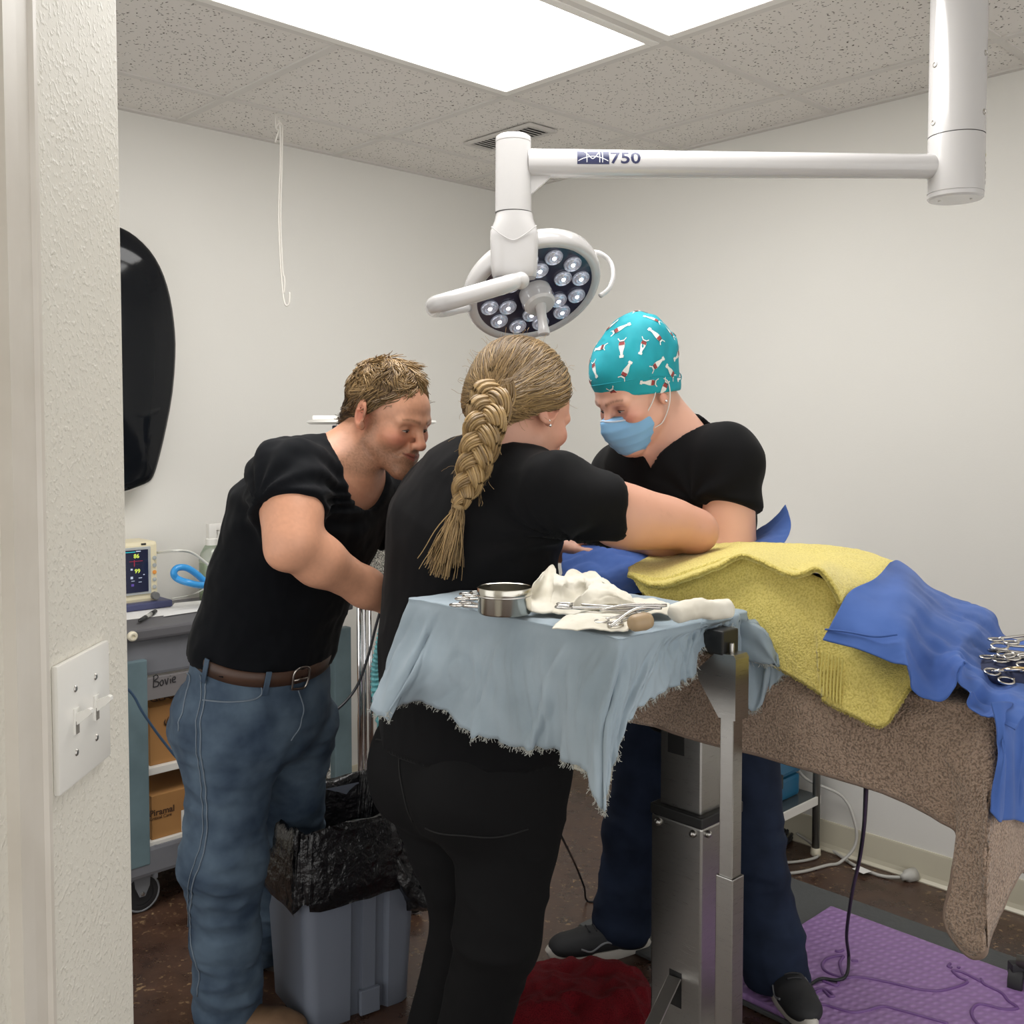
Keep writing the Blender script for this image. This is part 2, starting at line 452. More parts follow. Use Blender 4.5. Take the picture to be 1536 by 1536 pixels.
# ---- recessed troffers
M_DIFF = mat('lit_diffuser', (0.9, 0.9, 0.9, 1), 0.4, emit=((1.0, 0.985, 0.965, 1), PANEL_STRENGTH))
M_TROF = mat('troffer_frame', srgb(225, 222, 216), 0.35)
lab = ['large glowing ceiling light panel nearer the hanging wire hook',
       'glowing ceiling light panel nearer the surgical lamp column']
for k, ((a0, a1), (b0, b1)) in enumerate(panels):
    e = empty('ceiling_light', R_((a0 + a1) / 2, (b0 + b1) / 2, CEIL), lab[k], 'ceiling light', 'recessed light panels')
    f = 0.028; z0, z1 = CEIL - 0.002, CEIL + 0.022
    fr = MB()
    cs = R_((a0 + a1) / 2, (b0 + b1) / 2, (z0 + z1) / 2)
    a0i, a1i, b0i, b1i = a0 + 0.012, a1 - 0.012, b0 + 0.012, b1 - 0.012
    fr.box(R_((a0i + a1i) / 2, b0i + f / 2, (z0 + z1) / 2), (a1i - a0i, f, z1 - z0), 'room', 0.003)
    fr.box(R_((a0i + a1i) / 2, b1i - f / 2, (z0 + z1) / 2), (a1i - a0i, f, z1 - z0), 'room', 0.003)
    fr.box(R_(a0i + f / 2, (b0i + b1i) / 2, (z0 + z1) / 2), (f, b1i - b0i - 2 * f, z1 - z0), 'room', 0.003)
    fr.box(R_(a1i - f / 2, (b0i + b1i) / 2, (z0 + z1) / 2), (f, b1i - b0i - 2 * f, z1 - z0), 'room', 0.003)
    fr.obj('frame', M_TROF, e)
    MB().box(R_((a0 + a1) / 2, (b0 + b1) / 2, CEIL + 0.012), (a1i - a0i - 2 * f, b1i - b0i - 2 * f, 0.006), 'room').obj('diffuser', M_DIFF, e)

# ---- supply-air grille in the ceiling
va, vb = 2.488, 2.61
vent = empty('ceiling_vent', R_(va, vb, CEIL), 'slotted white air vent in the ceiling behind the lamp arm', 'air vent')
M_VENT = mat('vent_paint', srgb(196, 192, 186), 0.5); M_DARK = mat('dark_void', srgb(60, 58, 56), 0.9)
MB().box(R_(va, vb, CEIL + 0.002), (0.10, 0.30, 0.004), 'room').obj('backing', M_DARK, vent)
fr = MB()
for s in (-1, 1):
    fr.box(R_(va + s * 0.058, vb, CEIL - 0.002), (0.016, 0.335, 0.010), 'room', 0.002)
    fr.box(R_(va, vb + s * 0.159, CEIL - 0.002), (0.10, 0.017, 0.010), 'room', 0.002)
fr.obj('frame', M_VENT, vent)
ca_, sb_ = math.cos(0.6), math.sin(0.6)
for k in range(16):
    Mx = np.array(RZ.to_3x3()) @ np.array([[1, 0, 0], [0, ca_, -sb_], [0, sb_, ca_]])
    MB().box(R_(va, vb - 0.141 + k * 0.0188, CEIL - 0.003), (0.10, 0.011, 0.002), Mx).obj('slat', M_VENT, vent)

# ---- the partition by the camera, with its casing and switch plate
XW, YE = -0.412, 1.092
pw = MB().box(((XW - 0.06), (YE - 1.45) / 2, (CEIL + 0.03) / 2), (0.12, YE + 1.45, CEIL + 0.03), None, 0.006).obj('wall_partition', M_KNOCK, kind='structure')
cs = MB().prism([(0, 0), (0.012, 0), (0.012, 0.006), (0.009, 0.010), (0.0085, 0.030), (0.012, 0.036), (0.012, 0.058), (0.0, 0.058)], CEIL - 0.3,
                np.column_stack([[1, 0, 0], [0, -1, 0], [0, 0, 1]]), (XW - 0.001, 0.880, 0.0))
cs.obj('trim_1', M_TRIM, kind='structure')
SWY, SWZ = 0.965, 1.128
sw = empty('light_switch', (XW, SWY, SWZ), 'white double toggle light switch plate on the textured wall by the door casing', 'light switch')
M_PLATE = mat('switch_plastic', srgb(226, 224, 218), 0.28, coat=0.1)
MB().box((XW + 0.003, SWY, SWZ), (0.0065, 0.118, 0.118), None, 0.0028).obj('cover_plate', M_PLATE, sw, auto=35)
M_SCREW = mat('screw_metal', (0.5, 0.48, 0.45, 1), 0.35, 1.0)
for s in (-1, 1):
    yc = SWY + s * 0.023
    MB().box((XW + 0.0068, yc, SWZ), (0.0018, 0.0105, 0.0245), None, 0.0006).obj('toggle_collar', M_PLATE, sw)
    MB().box((XW + 0.0075, yc, SWZ - 0.006), (0.0012, 0.0068, 0.012), None).obj('toggle_slot', mat('slot_shadow', srgb(120, 116, 110), 0.8), sw)
    tg = MB().prism([(0, -0.0050), (0.003, -0.0050), (0.0135, 0.0030), (0.0160, 0.0056), (0.0157, 0.0088), (0.0130, 0.0100), (0.0, 0.0045)], 0.0062,
                    np.column_stack([[1, 0, 0], [0, 0, 1], [0, -1, 0]]), (XW + 0.006, yc + 0.0031, SWZ + 0.002))
    tg.obj('toggle', M_PLATE, sw)
    for t in (-1, 1):
        MB().lathe([(0.0033, 0), (0.0033, 0.0006), (0.0025, 0.0014), (0.0001, 0.0016)], (XW + 0.0060, yc, SWZ + t * 0.030), (1, 0, 0), 14).obj('screw', M_SCREW, sw)

# ---- duplex outlet on the left wall behind the cart
oc = UB(487, 1015, WALL_B)
ot = empty('wall_outlet', oc, 'ivory duplex outlet on the wall behind the grey cart', 'outlet')
M_IVORY = mat('ivory_plastic', srgb(216, 208, 186), 0.35)
on = -D1
MB().box(oc + on * 0.003, (0.072, 0.006, 0.116), 'room', 0.002).obj('cover_plate', M_IVORY, ot)
for s in (-1, 1):
    MB().box(oc + on * 0.0068 + np.array([0, 0, s * 0.0195]), (0.032, 0.0025, 0.028), 'room', 0.001).obj('receptacle', M_IVORY, ot)
    sl = MB()
    for t in (-1, 1): sl.box(oc + on * 0.0081 + np.array([0, 0, s * 0.0195 + 0.003]) + DU * t * 0.0065, (0.0025, 0.0006, 0.009), 'room')
    sl.box(oc + on * 0.0081 + np.array([0, 0, s * 0.0195 - 0.008]), (0.005, 0.0006, 0.005), 'room')
    sl.obj('slots', M_DARK, ot)

# ---- ceiling hook with hanging rod
hk = UZ(414, 170, CEIL)
M_WIRE = mat('white_wire', srgb(216, 212, 204), 0.4, 0.0)
def at_d(x, y): return U(x, y, hk[1])
rod = MB()
loop1 = bez([at_d(417, 182), at_d(420, 186), at_d(420.5, 240), at_d(418, 320), at_d(421, 400), at_d(425, 445), at_d(429, 458), at_d(434, 454), at_d(434.5, 438)], 60)
rod.tube(loop1, 0.0032, 8)
loop2 = bez([at_d(424, 186), at_d(422.5, 260), at_d(421, 330), at_d(424, 404), at_d(427, 418), at_d(426, 440)], 40)
rod.tube(loop2, 0.0026, 8)
hke = empty('hanging_hook', hk, 'long white wire hook hanging from the ceiling grid', 'hook')
rod.obj('wire_rod', M_WIRE, hke, smooth=True)
cl = MB(); cl.tube(bez([at_d(414, 170), at_d(414, 192), at_d(418, 196), at_d(415, 205), at_d(413, 214)], 16), 0.0028, 8)
cl.tube(bez([at_d(415, 190), at_d(420, 184), at_d(424, 189)], 12), 0.0034, 8)
cl.obj('ceiling_clip', M_WIRE, hke, smooth=True)

# ---- glossy black rounded panel standing off the left wall
M_GLOSS = mat('gloss_black', (0.006, 0.007, 0.009, 1), 0.07, spec=0.25)
M_EDGE = mat('panel_edge', srgb(222, 220, 214), 0.4)
outl = [(70, 352), (110, 338), (150, 333), (182, 342), (205, 356), (228, 380), (244, 410), (255, 448), (261, 490), (262.5, 530), (258, 590), (247, 650), (236, 695), (229, 716), (221, 724), (204, 731), (186, 737), (150, 742), (110, 738), (80, 715), (55, 650), (40, 560), (42, 450), (54, 385)]
bpl = WALL_B - 0.10
P = bez([np.append(ab(UB(x, y, bpl)), UB(x, y, bpl)[2]) for x, y in outl], 54)
pts = [(p[0], p[2]) for p in P]
cen = np.mean(pts, 0)
blk = empty('black_panel', R_(cen[0], WALL_B, cen[1]), 'large glossy black rounded panel on the wall, half hidden by the partition', 'wall panel')
rings = [(1.0, 0.0), (0.985, 0.010), (0.93, 0.017), (0.75, 0.026), (0.5, 0.032), (0.25, 0.035), (0.02, 0.036)]
V = []; F = []; n = len(pts)
for s, o in rings:
    for x, z in pts:
        V.append(R_(cen[0] + (x - cen[0]) * s, bpl - o, cen[1] + (z - cen[1]) * s))
for r in range(len(rings) - 1):
    for k in range(n): l = (k + 1) % n; F.append((r * n + k, r * n + l, (r + 1) * n + l, (r + 1) * n + k))
link_mesh('face', V, F, M_GLOSS, blk, True)
V = []; F = []
for s, bb in ((1.0, bpl - 0.001), (1.012, bpl), (1.012, bpl + 0.012), (0.9, bpl + 0.014)):
    for x, z in pts: V.append(R_(cen[0] + (x - cen[0]) * s, bb, cen[1] + (z - cen[1]) * s))
for r in range(3):
    for k in range(n): l = (k + 1) % n; F.append((r * n + k, r * n + l, (r + 1) * n + l, (r + 1) * n + k))
F.append(tuple(3 * n + k for k in range(n)))
link_mesh('rim', V, F, M_EDGE, blk, True)
MB().box(R_(cen[0], WALL_B - 0.043, cen[1]), (0.14, 0.086, 0.2), 'room', 0.005).obj('bracket', M_EDGE, blk)
# ================================================================== SURGICAL LAMP
M_LAMP = mat('lamp_enamel', srgb(192, 190, 189), 0.16, coat=0.3)
M_LAMP_IN = mat('lamp_face', srgb(52, 50, 66), 0.18, coat=0.3)
M_SEAM = mat('seam_dark', srgb(96, 94, 92), 0.6)
M_NAVY_INK = mat('navy_ink', srgb(38, 42, 78), 0.4)
LX, LY, AZ = U(1434, 250, 2.26)[0], 2.26, U(1434, 250, 2.26)[2]
lamp = empty('surgical_lamp', (LX, LY, CEIL), 'white ceiling mounted surgical lamp on a long arm with lit round head', 'surgical lamp')
zb = U(1430, 300, LY)[2]; zs = U(1430, 206, LY)[2]
rc = 0.0585
MB().lathe([(rc, CEIL + 0.01), (rc, zs + 0.0015)], (LX, LY, 0), n=48).lathe([(rc + 0.06, CEIL + 0.01), (rc + 0.06, CEIL - 0.012), (rc + 0.04, CEIL - 0.03), (rc, CEIL - 0.035)], (LX, LY, 0), n=48).obj('ceiling_column', M_LAMP, lamp, auto=40)
MB().lathe([(rc - 0.002, zs + 0.0015), (rc - 0.002, zs - 0.0005)], (LX, LY, 0), n=48).obj('seam', M_SEAM, lamp, True)
jp = MB().lathe([(rc, zs - 0.0005), (rc, zb + 0.014), (rc - 0.0015, zb + 0.0135), (rc - 0.0015, zb + 0.0122), (rc - 0.0005, zb + 0.0118), (rc - 0.0005, zb + 0.004), (rc - 0.004, zb), (0.0001, zb)], (LX, LY, 0), n=48).obj('pivot_joint', M_LAMP, lamp, auto=40)
for (x, y) in ((1465, 90), (1462.5, 177), (1398, 101), (1396, 187)):
    p = U(x, y, LY); dx = p[0] - LX; dx = max(min(dx, rc * 0.97), -rc * 0.97); n_ = np.array([dx, -math.sqrt(max(rc * rc - dx * dx, 1e-6)), 0]) / rc
    c = np.array([LX, LY, p[2]]) + n_ * rc
    sc_ = MB().lathe([(0.0062, -0.001), (0.0062, 0.0012), (0.0045, 0.002)], c, n_, 16).lathe([(0.0045, 0.002), (0.003, 0.0008), (0.0001, 0.0006)], c, n_, 16).obj('screw', M_SCREW, lamp)
for s in (-1, 1):
    MB().lathe([(0.0035, 0.0), (0.003, -0.0012), (0.0001, -0.0014)], (LX + s * 0.03, LY - 0.012 * s, zb), n=12).obj('screw', M_SCREW, lamp)
# arm
HX, HY = U(770, 240, 2.20)[0], 2.20
A_end = np.array([HX, HY, AZ - 0.008]); A_beg = np.array([LX, LY, AZ])
ar = 0.0268
adir = (A_beg - A_end) / np.linalg.norm(A_beg - A_end)
arm = MB().tube([A_beg - adir * 0.02, A_beg - adir * 0.065, A_beg - adir * 0.12, A_end + adir * 0.03], [ar * 1.04, ar * 1.0, ar * 0.98, ar * 1.12], 72)
arm.obj('arm', M_LAMP, lamp, auto=50)
# gusset under the arm by the drop
gn = np.cross(adir, [0, 0, 1]); gn /= np.linalg.norm(gn)
MB().prism([(0.025, -0.02), (0.085, -0.022), (0.075, -0.033), (0.03, -0.072), (0.025, -0.072)], 0.02, np.column_stack([adir, [0, 0, 1], -gn]), A_end + gn * 0.01).obj('gusset', M_LAMP, lamp)
# logo and model number wrapped on the arm, facing the camera
def on_arm(dist, h):
    """dist along the arm from the drop, h arc height above the arm's centre line on the camera side"""
    c = A_end + adir * dist
    t = (dist - 0.03) / (np.linalg.norm(A_beg - A_end) - 0.15); r = (ar * 1.12 + (ar * 0.98 - ar * 1.12) * t) + 0.0006
    up = np.cross(gn, adir); side = gn if gn[1] < 0 else -gn
    upz = np.array([0, 0, 1.0])
    th = h / r
    return c + r * (side * math.cos(th) + upz * math.sin(th))
def arm_patch(name, V2, F, m, lift=0.0):
    V = []
    for x, y in V2:
        p = on_arm(x, y); c = A_end + adir * x; n_ = (p - c) / np.linalg.norm(p - c)
        V.append(p + n_ * lift)
    return link_mesh(name, V, F, m, lamp)
def px_on_arm(x): # pixel column to distance along the arm
    lo, hi = 0.0, 1.0
    for _ in range(40):
        mid = (lo + hi) / 2
        if px(on_arm(mid, 0))[0] < x: lo = mid
        else: hi = mid
    return lo
x0, x1 = px_on_arm(866), px_on_arm(914)
hgt = 0.0305; y0 = -0.008
nx, ny = 14, 8
V2 = [(x0 + (x1 - x0) * i / nx, y0 + hgt * j / ny) for j in range(ny + 1) for i in range(nx + 1)]
F = [(j * (nx + 1) + i, j * (nx + 1) + i + 1, (j + 1) * (nx + 1) + i + 1, (j + 1) * (nx + 1) + i) for j in range(ny) for i in range(nx)]
arm_patch('logo_badge', V2, F, M_NAVY_INK)
M_WINK = mat('white_ink', srgb(224, 224, 228), 0.4)
def stroke(pts, wdt):
    V2 = []; F = []
    P = np.asarray(pts, float)
    for k in range(len(P)):
        d = P[min(k + 1, len(P) - 1)] - P[max(k - 1, 0)]; d /= np.linalg.norm(d); nn = np.array([-d[1], d[0]]) * wdt / 2
        V2 += [P[k] + nn, P[k] - nn]
        if k: F.append((2 * k - 2, 2 * k - 1, 2 * k + 1, 2 * k))
    return V2, F
W_ = x1 - x0
def lg(u, v): return (x0 + u * W_, y0 + v * hgt)
V2a = []; Fa = []
for st in ([lg(0.03, 0.22), lg(0.2, 0.40), lg(0.4, 0.52), lg(0.5, 0.54), lg(0.6, 0.52), lg(0.8, 0.40), lg(0.97, 0.22)],
           [lg(0.30, 0.12), lg(0.30, 0.92)], [lg(0.22, 0.95), lg(0.36, 0.60), lg(0.48, 0.36), lg(0.60, 0.60), lg(0.70, 0.92)], [lg(0.70, 0.12), lg(0.70, 0.92)], [lg(0.79, 0.12), lg(0.79, 0.92)]):
    a_, b_ = stroke(bez(np.array(st), 14), 0.0016); k = len(V2a); V2a += list(a_); Fa += [tuple(i + k for i in f) for f in b_]
arm_patch('logo_mark', V2a, Fa, M_WINK, 0.0005)
TV, TF = text_mesh('750', 0.0345, 0.0, bold=True, spacing=1.0)
bm_t = bmesh.new(); vs_t = [bm_t.verts.new(v) for v in TV]
for f_ in TF:
    try: bm_t.faces.new([vs_t[i] for i in f_])
    except ValueError: pass
for k_ in range(1, 14):
    bmesh.ops.bisect_plane(bm_t, geom=bm_t.verts[:] + bm_t.edges[:] + bm_t.faces[:], plane_co=(0, k_ * 0.0025 - 0.002, 0), plane_no=(0, 1, 0))
bm_t.verts.index_update(); TV = np.array([v.co[:] for v in bm_t.verts]); TF = [[v.index for v in f_.verts] for f_ in bm_t.faces]; bm_t.free()
tw = TV[:, 0].max() - TV[:, 0].min(); xs = px_on_arm(916); xe = px_on_arm(961)
arm_patch('model_number', [((v[0] - TV[:, 0].min()) / tw * (xe - xs) + xs, v[1] * 1.05 - 0.0055) for v in TV], TF, M_NAVY_INK)
# small printed rating label on the pivot joint
lc = U(1467, 262, LY)
for k, (yy, hh) in enumerate(((237, 0.006), (249, 0.004), (258, 0.009), (268, 0.012), (278, 0.007))):
    p = U(1466, yy, LY); dx = rc * 0.90; n_ = np.array([0.90, -math.sqrt(1 - 0.81), 0])
    tvec = np.array([-n_[1], n_[0], 0])
    c = np.array([LX, LY, p[2]]) + n_ * (rc + 0.0004)
    MB().box(c, (0.006, 0.0006, hh), np.column_stack([tvec, n_, [0, 0, 1]])).obj('rating_print', mat('label_print', srgb(150, 146, 140) if k else srgb(190, 175, 80), 0.6) if k else mat('label_yellow', srgb(176, 170, 110), 0.6), lamp)
# vertical drop, knuckle
rd = 0.0375
zt, zj = U(770, 206, HY)[2], U(770, 319, HY)[2]
MB().lathe([(0.0001, zt + 0.004), (rd * 0.85, zt + 0.003), (rd * 0.98, zt), (rd, zt - 0.003), (rd, zt - 0.010), (rd - 0.001, zt - 0.0105), (rd - 0.001, zt - 0.012), (rd, zt - 0.0125), (rd * 1.03, zj)], (HX, HY, 0), n=44).obj('drop_tube', M_LAMP, lamp, auto=40)
MB().lathe([(rd * 0.99, zj), (rd * 0.99, zj - 0.002)], (HX, HY, 0), n=44).obj('seam', M_SEAM, lamp, True)
zk = U(770, 417, HY)[2]; zm = U(770, 352, HY)[2]
kn = []; F = []
secs = [(zj - 0.002, rd * 1.03, rd * 1.03, 1), (zj - 0.018, rd * 1.12, rd * 1.05, 0.9), (zm + 0.004, rd * 1.36, rd * 1.1, 0.55), (zm - 0.02, rd * 1.37, rd * 1.12, 0.5), (zk + 0.02, rd * 1.32, rd * 1.08, 0.5), (zk + 0.004, rd * 1.27, rd * 1.0, 0.5), (zk, rd * 1.2, rd * 0.92, 0.5), (zk, 0.001, 0.001, 1)]
nn_ = 40
for z, rx, ry, e in secs:
    for k in range(nn_):
        t = 2 * math.pi * k / nn_; c_, s_ = math.cos(t), math.sin(t)
        kn.append((HX + 0.002 + rx * math.copysign(abs(c_) ** e, c_), HY + ry * math.copysign(abs(s_) ** e, s_), z))
for r in range(len(secs) - 1):
    for k in range(nn_): l = (k + 1) % nn_; F.append((r * nn_ + k, (r + 1) * nn_ + k, (r + 1) * nn_ + l, r * nn_ + l))
ko = link_mesh('knuckle_cover', kn, F, M_LAMP, lamp, True); sharp_edges(ko.data, 38)
# V-shaped cap fold on the knuckle
vp = [U(737, 340, HY - rd * 1.15), U(752, 352, HY - rd * 1.16), U(770, 360, HY - rd * 1.17), U(788, 351, HY - rd * 1.16), U(805, 338, HY - rd * 1.15)]
MB().tube(bez(vp, 20), 0.0011, 6).obj('cover_seam', M_LAMP, lamp, True)
# head: a tilted disc
HN = np.array([0.286, -0.55, -0.785]); HN /= np.linalg.norm(HN)
HC = U(803, 440, 2.32)
HR = 0.157
ref = np.array([1.0, 0, 0]); hx = ref - HN * (ref @ HN); hx /= np.linalg.norm(hx); hy = np.cross(HN, hx)
def hp(r, ang, z): return HC + (hx * math.cos(ang) + hy * math.sin(ang)) * r + HN * z
MB().lathe([(HR - 0.022, -0.003), (HR - 0.018, 0.002), (HR - 0.004, 0.001), (HR, -0.006), (HR + 0.003, -0.02), (HR + 0.001, -0.036), (HR - 0.02, -0.048), (HR - 0.07, -0.055), (0.0001, -0.057)], HC, HN, 64).obj('head_housing', M_LAMP, lamp, True)
MB().lathe([(HR - 0.020, -0.004), (0.05, -0.004), (0.0001, -0.004)], HC, HN, 64).obj('face_plate', M_LAMP_IN, lamp, True)
M_LENS = mat('led_reflector', srgb(176, 180, 196), 0.12, 0.55, bump=(160, 0.9, 0.002, 1.0), emit=((0.85, 0.9, 1.0, 1), 0.10))
M_LED = mat('led_core', (1, 1, 1, 1), 0.3, emit=((0.93, 0.96, 1.0, 1), 6.0))
lens0 = None
ring = [(0.108, math.radians(v)) for v in range(8, 368, 30)] + [(0.070, math.radians(v)) for v in range(23, 383, 60)]
for (r, t) in ring:
    c = hp(r, t, -0.004)
    e = MB().lathe([(0.0205, 0.001), (0.0205, 0.005), (0.019, 0.0075), (0.016, 0.0055), (0.012, 0.008), (0.008, 0.0055), (0.005, 0.007)], c, HN, 22).obj('led_lens', M_LENS, lamp)
    MB().lathe([(0.0050, 0.0070), (0.0035, 0.0092), (0.0001, 0.010)], c, HN, 12).obj('led_core', M_LED, e, True)
for k in range(6):
    t0 = math.radians(8 + 60 * k)
    MB().tube([hp(0.05, t0, -0.0035), hp(0.124, t0 + 0.03, -0.0035)], 0.0016, 6).obj('face_rib', mat('face_rib', srgb(72, 70, 88), 0.25), lamp)
hub = MB().lathe([(0.037, -0.004), (0.0375, 0.012), (0.0365, 0.016), (0.0372, 0.0165), (0.036, 0.034), (0.031, 0.040), (0.0001, 0.041)], HC, HN, 40).obj('centre_hub', M_LAMP, lamp, auto=35)
hd = HC + HN * 0.04
hdir = np.array([0.10, -0.33, -0.94]); hdir /= np.linalg.norm(hdir)
MB().lathe([(0.013, -0.01), (0.0125, 0.004), (0.0105, 0.02), (0.0108, 0.045), (0.0125, 0.056), (0.0135, 0.064), (0.0125, 0.069), (0.009, 0.0705), (0.0085, 0.069), (0.0001, 0.069)], hd, hdir, 28).obj('sterile_handle', M_LAMP, lamp, auto=40)
for t in (0.5, 3.3):
    n_ = hx * math.cos(t) + hy * math.sin(t)
    MB().box(HC + n_ * 0.0372 + HN * 0.024, (0.009, 0.0014, 0.011), np.column_stack([np.cross(n_, HN), n_, HN]), 0.0005).obj('hub_button', mat('button_grey', srgb(120, 120, 135), 0.4), lamp)
# yoke tube swinging out to the left and back to the head
yk = bez([U(776, 421, 2.165), U(755, 428, 2.12), U(700, 444, 2.07), U(668, 453, 2.06), U(652, 458, 2.085), U(654, 464, 2.15), U(676, 466, 2.22), U(703, 462, 2.28)], 48)
rad = np.interp(np.linspace(0, 1, 48), [0, 0.1, 0.5, 0.68, 0.78, 0.86, 0.92, 1], [0.017, 0.0185, 0.0185, 0.018, 0.015, 0.011, 0.0085, 0.0085])
MB().tube(yk, rad, 20).obj('yoke_tube', M_LAMP, lamp, True)
MB().sphere(U(781, 421, 2.16), 0.0185, 20, 12).obj('yoke_joint', M_LAMP, lamp, True)
rh = bez([U(880, 378, 2.36), U(900, 380, 2.34), U(916, 394, 2.33), U(919.5, 415, 2.31), U(913, 433, 2.29), U(900, 444, 2.28)], 30)
MB().tube(rh, 0.0055, 12).obj('head_handle', M_LAMP, lamp, True)
sp = bpy.data.lights.new('lamp_beam', 'SPOT'); sp.energy = 5.0; sp.spot_size = math.radians(50); sp.spot_blend = 0.7; sp.color = (0.95, 0.97, 1.0); sp.shadow_soft_size = 0.1
so = bpy.data.objects.new('lamp_beam', sp); COL.objects.link(so); so.parent = lamp
so.location = Vector(tuple(HC + HN * 0.05)) - lamp.location
tgt = R_(1.70, 1.25, 1.1) - (HC + HN * 0.05)
so.rotation_euler = Vector(tuple(tgt)).to_track_quat('-Z', 'Y').to_euler()

# ================================================================== OPERATING TABLE
TA0, TA1, TB0, TB1, TZ = 1.475, 1.975, 0.565, 1.80, 1.0
M_SS = steel('brushed_steel', (0.42, 0.41, 0.39, 1), 0.28, (1, 1, 90))
M_SSH = steel('satin_steel', (0.56, 0.55, 0.53, 1), 0.34, (60, 60, 1))
M_BLACKP = mat('black_plastic', (0.012, 0.012, 0.012, 1), 0.4)
tb = empty('operating_table', R_(1.70, 1.18, 0), 'stainless steel operating table on a square column, under a brown towel', 'operating table')
slab('table_top', TA0, TA1, TB0, TB1, TZ - 0.045, TZ - 0.006, M_SSH, tb, bevel=0.004)
slab('edge_rail', TA0 - 0.012, TA0, TB0 + 0.05, TB1 - 0.05, TZ - 0.05, TZ - 0.02, M_SSH, tb)
# column: near corner found from the photograph
cn = U(1052, 1300, 1.95); ca0, cb0 = ab(cn)
cwA, cwB = 0.137, 0.123
slab('lower_column', ca0, ca0 + cwA, cb0, cb0 + cwB, 0.05, UA(1052, 1245, ca0)[2], M_SS, tb, bevel=0.004)
zc = UA(1052, 1245, ca0)[2]
slab('column_collar', ca0 - 0.002, ca0 + cwA + 0.002, cb0 - 0.002, cb0 + cwB + 0.002, zc, zc + 0.022, M_BLACKP, tb, bevel=0.003)
slab('upper_column', ca0 + 0.013, ca0 + cwA - 0.013, cb0 + 0.012, cb0 + cwB - 0.012, zc + 0.02, TZ - 0.04, M_SS, tb, bevel=0.003)
slab('control_port', ca0 + 0.0115, ca0 + 0.014, cb0 + 0.052, cb0 + 0.092, zc + 0.13, zc + 0.17, M_BLACKP, tb)
slab('base_plate', ca0 - 0.12, ca0 + cwA + 0.2, cb0 - 0.20, cb0 + cwB + 0.25, 0.0, 0.05, M_SSH, tb, bevel=0.006)
for (da, db, n_) in ((-0.001, 0.02, -DU), (-0.001, cwB - 0.018, -DU), (0.02, -0.001, -D1), (cwA - 0.02, -0.001, -D1)):
    c = R_(ca0 + da, cb0 + db, zc - 0.013)
    MB().lathe([(0.0075, -0.002), (0.0075, 0.003), (0.005, 0.006), (0.0001, 0.007)], c, n_, 14).obj('bolt', M_SS, tb, auto=40)
# pedal opening and lever on the face turned to the left
pz0, pz1 = UA(1010, 1500, ca0)[2], UA(1010, 1455, ca0)[2]
slab('pedal_slot', ca0 - 0.0008, ca0 + 0.003, cb0 + 0.045, cb0 + 0.075, pz0 - 0.01, pz1, M_BLACKP, tb)
L0 = UA(1012, 1466, ca0 - 0.004); L1 = U(968, 1560, L0[1] - 0.10)
dl = (L1 - L0) / np.linalg.norm(L1 - L0); sd = np.cross(dl, [0, 0, 1]); sd /= np.linalg.norm(sd)
MB().box((L0 + L1) / 2, (np.linalg.norm(L1 - L0), 0.028, 0.005), np.column_stack([dl, sd, np.cross(dl, sd)]), 0.001).obj('pedal_lever', M_SSH, tb)
# corner leg rod and cross tube of the table seen under the towel at right
slab('outlet_box', TA1 - 0.16, TA1 - 0.08, TB0 + 0.42, TB0 + 0.52, TZ - 0.08, TZ - 0.045, M_BLACKP, tb, bevel=0.003)

# ================================================================== INSTRUMENT STAND
SA0, SA1, SB0, SB1, SZ = 1.122, 1.437, 0.952, 1.390, 1.095
ms = empty('instrument_stand', R_(1.36, 0.93, 0), 'stainless instrument stand with square telescoping post under a pale blue cloth', 'instrument stand')
tr = MB()
t_ = 0.006
tr.box(R_((SA0 + SA1) / 2, (SB0 + SB1) / 2, SZ - 0.014), (SA1 - SA0 - 0.02, SB1 - SB0 - 0.02, 0.006), 'room', 0.002)
q_ = 0.010
for (a0, a1, b0, b1) in ((SA0 + q_, SA0 + q_ + t_, SB0 + q_, SB1 - q_), (SA1 - q_ - t_, SA1 - q_, SB0 + q_, SB1 - q_), (SA0 + q_, SA1 - q_, SB0 + q_, SB0 + q_ + t_), (SA0 + q_, SA1 - q_, SB1 - q_ - t_, SB1 - q_)):
    tr.box(R_((a0 + a1) / 2, (b0 + b1) / 2, SZ - 0.007), (a1 - a0, b1 - b0, 0.014), 'room', 0.002)
tr.obj('tray', M_SSH, ms)
pa, pb = 1.352, 0.912
ps = 0.0125; ps2 = 0.0158
zsl = UB(1075, 1322, pb)[2]; ztop = UB(1089, 985, pb)[2]
slab('upper_post', pa - ps, pa + ps, pb - ps, pb + ps, zsl - 0.05, ztop, M_SS, ms, bevel=0.0015)
slab('lower_post', pa - ps2, pa + ps2, pb - ps2, pb + ps2, 0.03, zsl, M_SS, ms, bevel=0.0015)
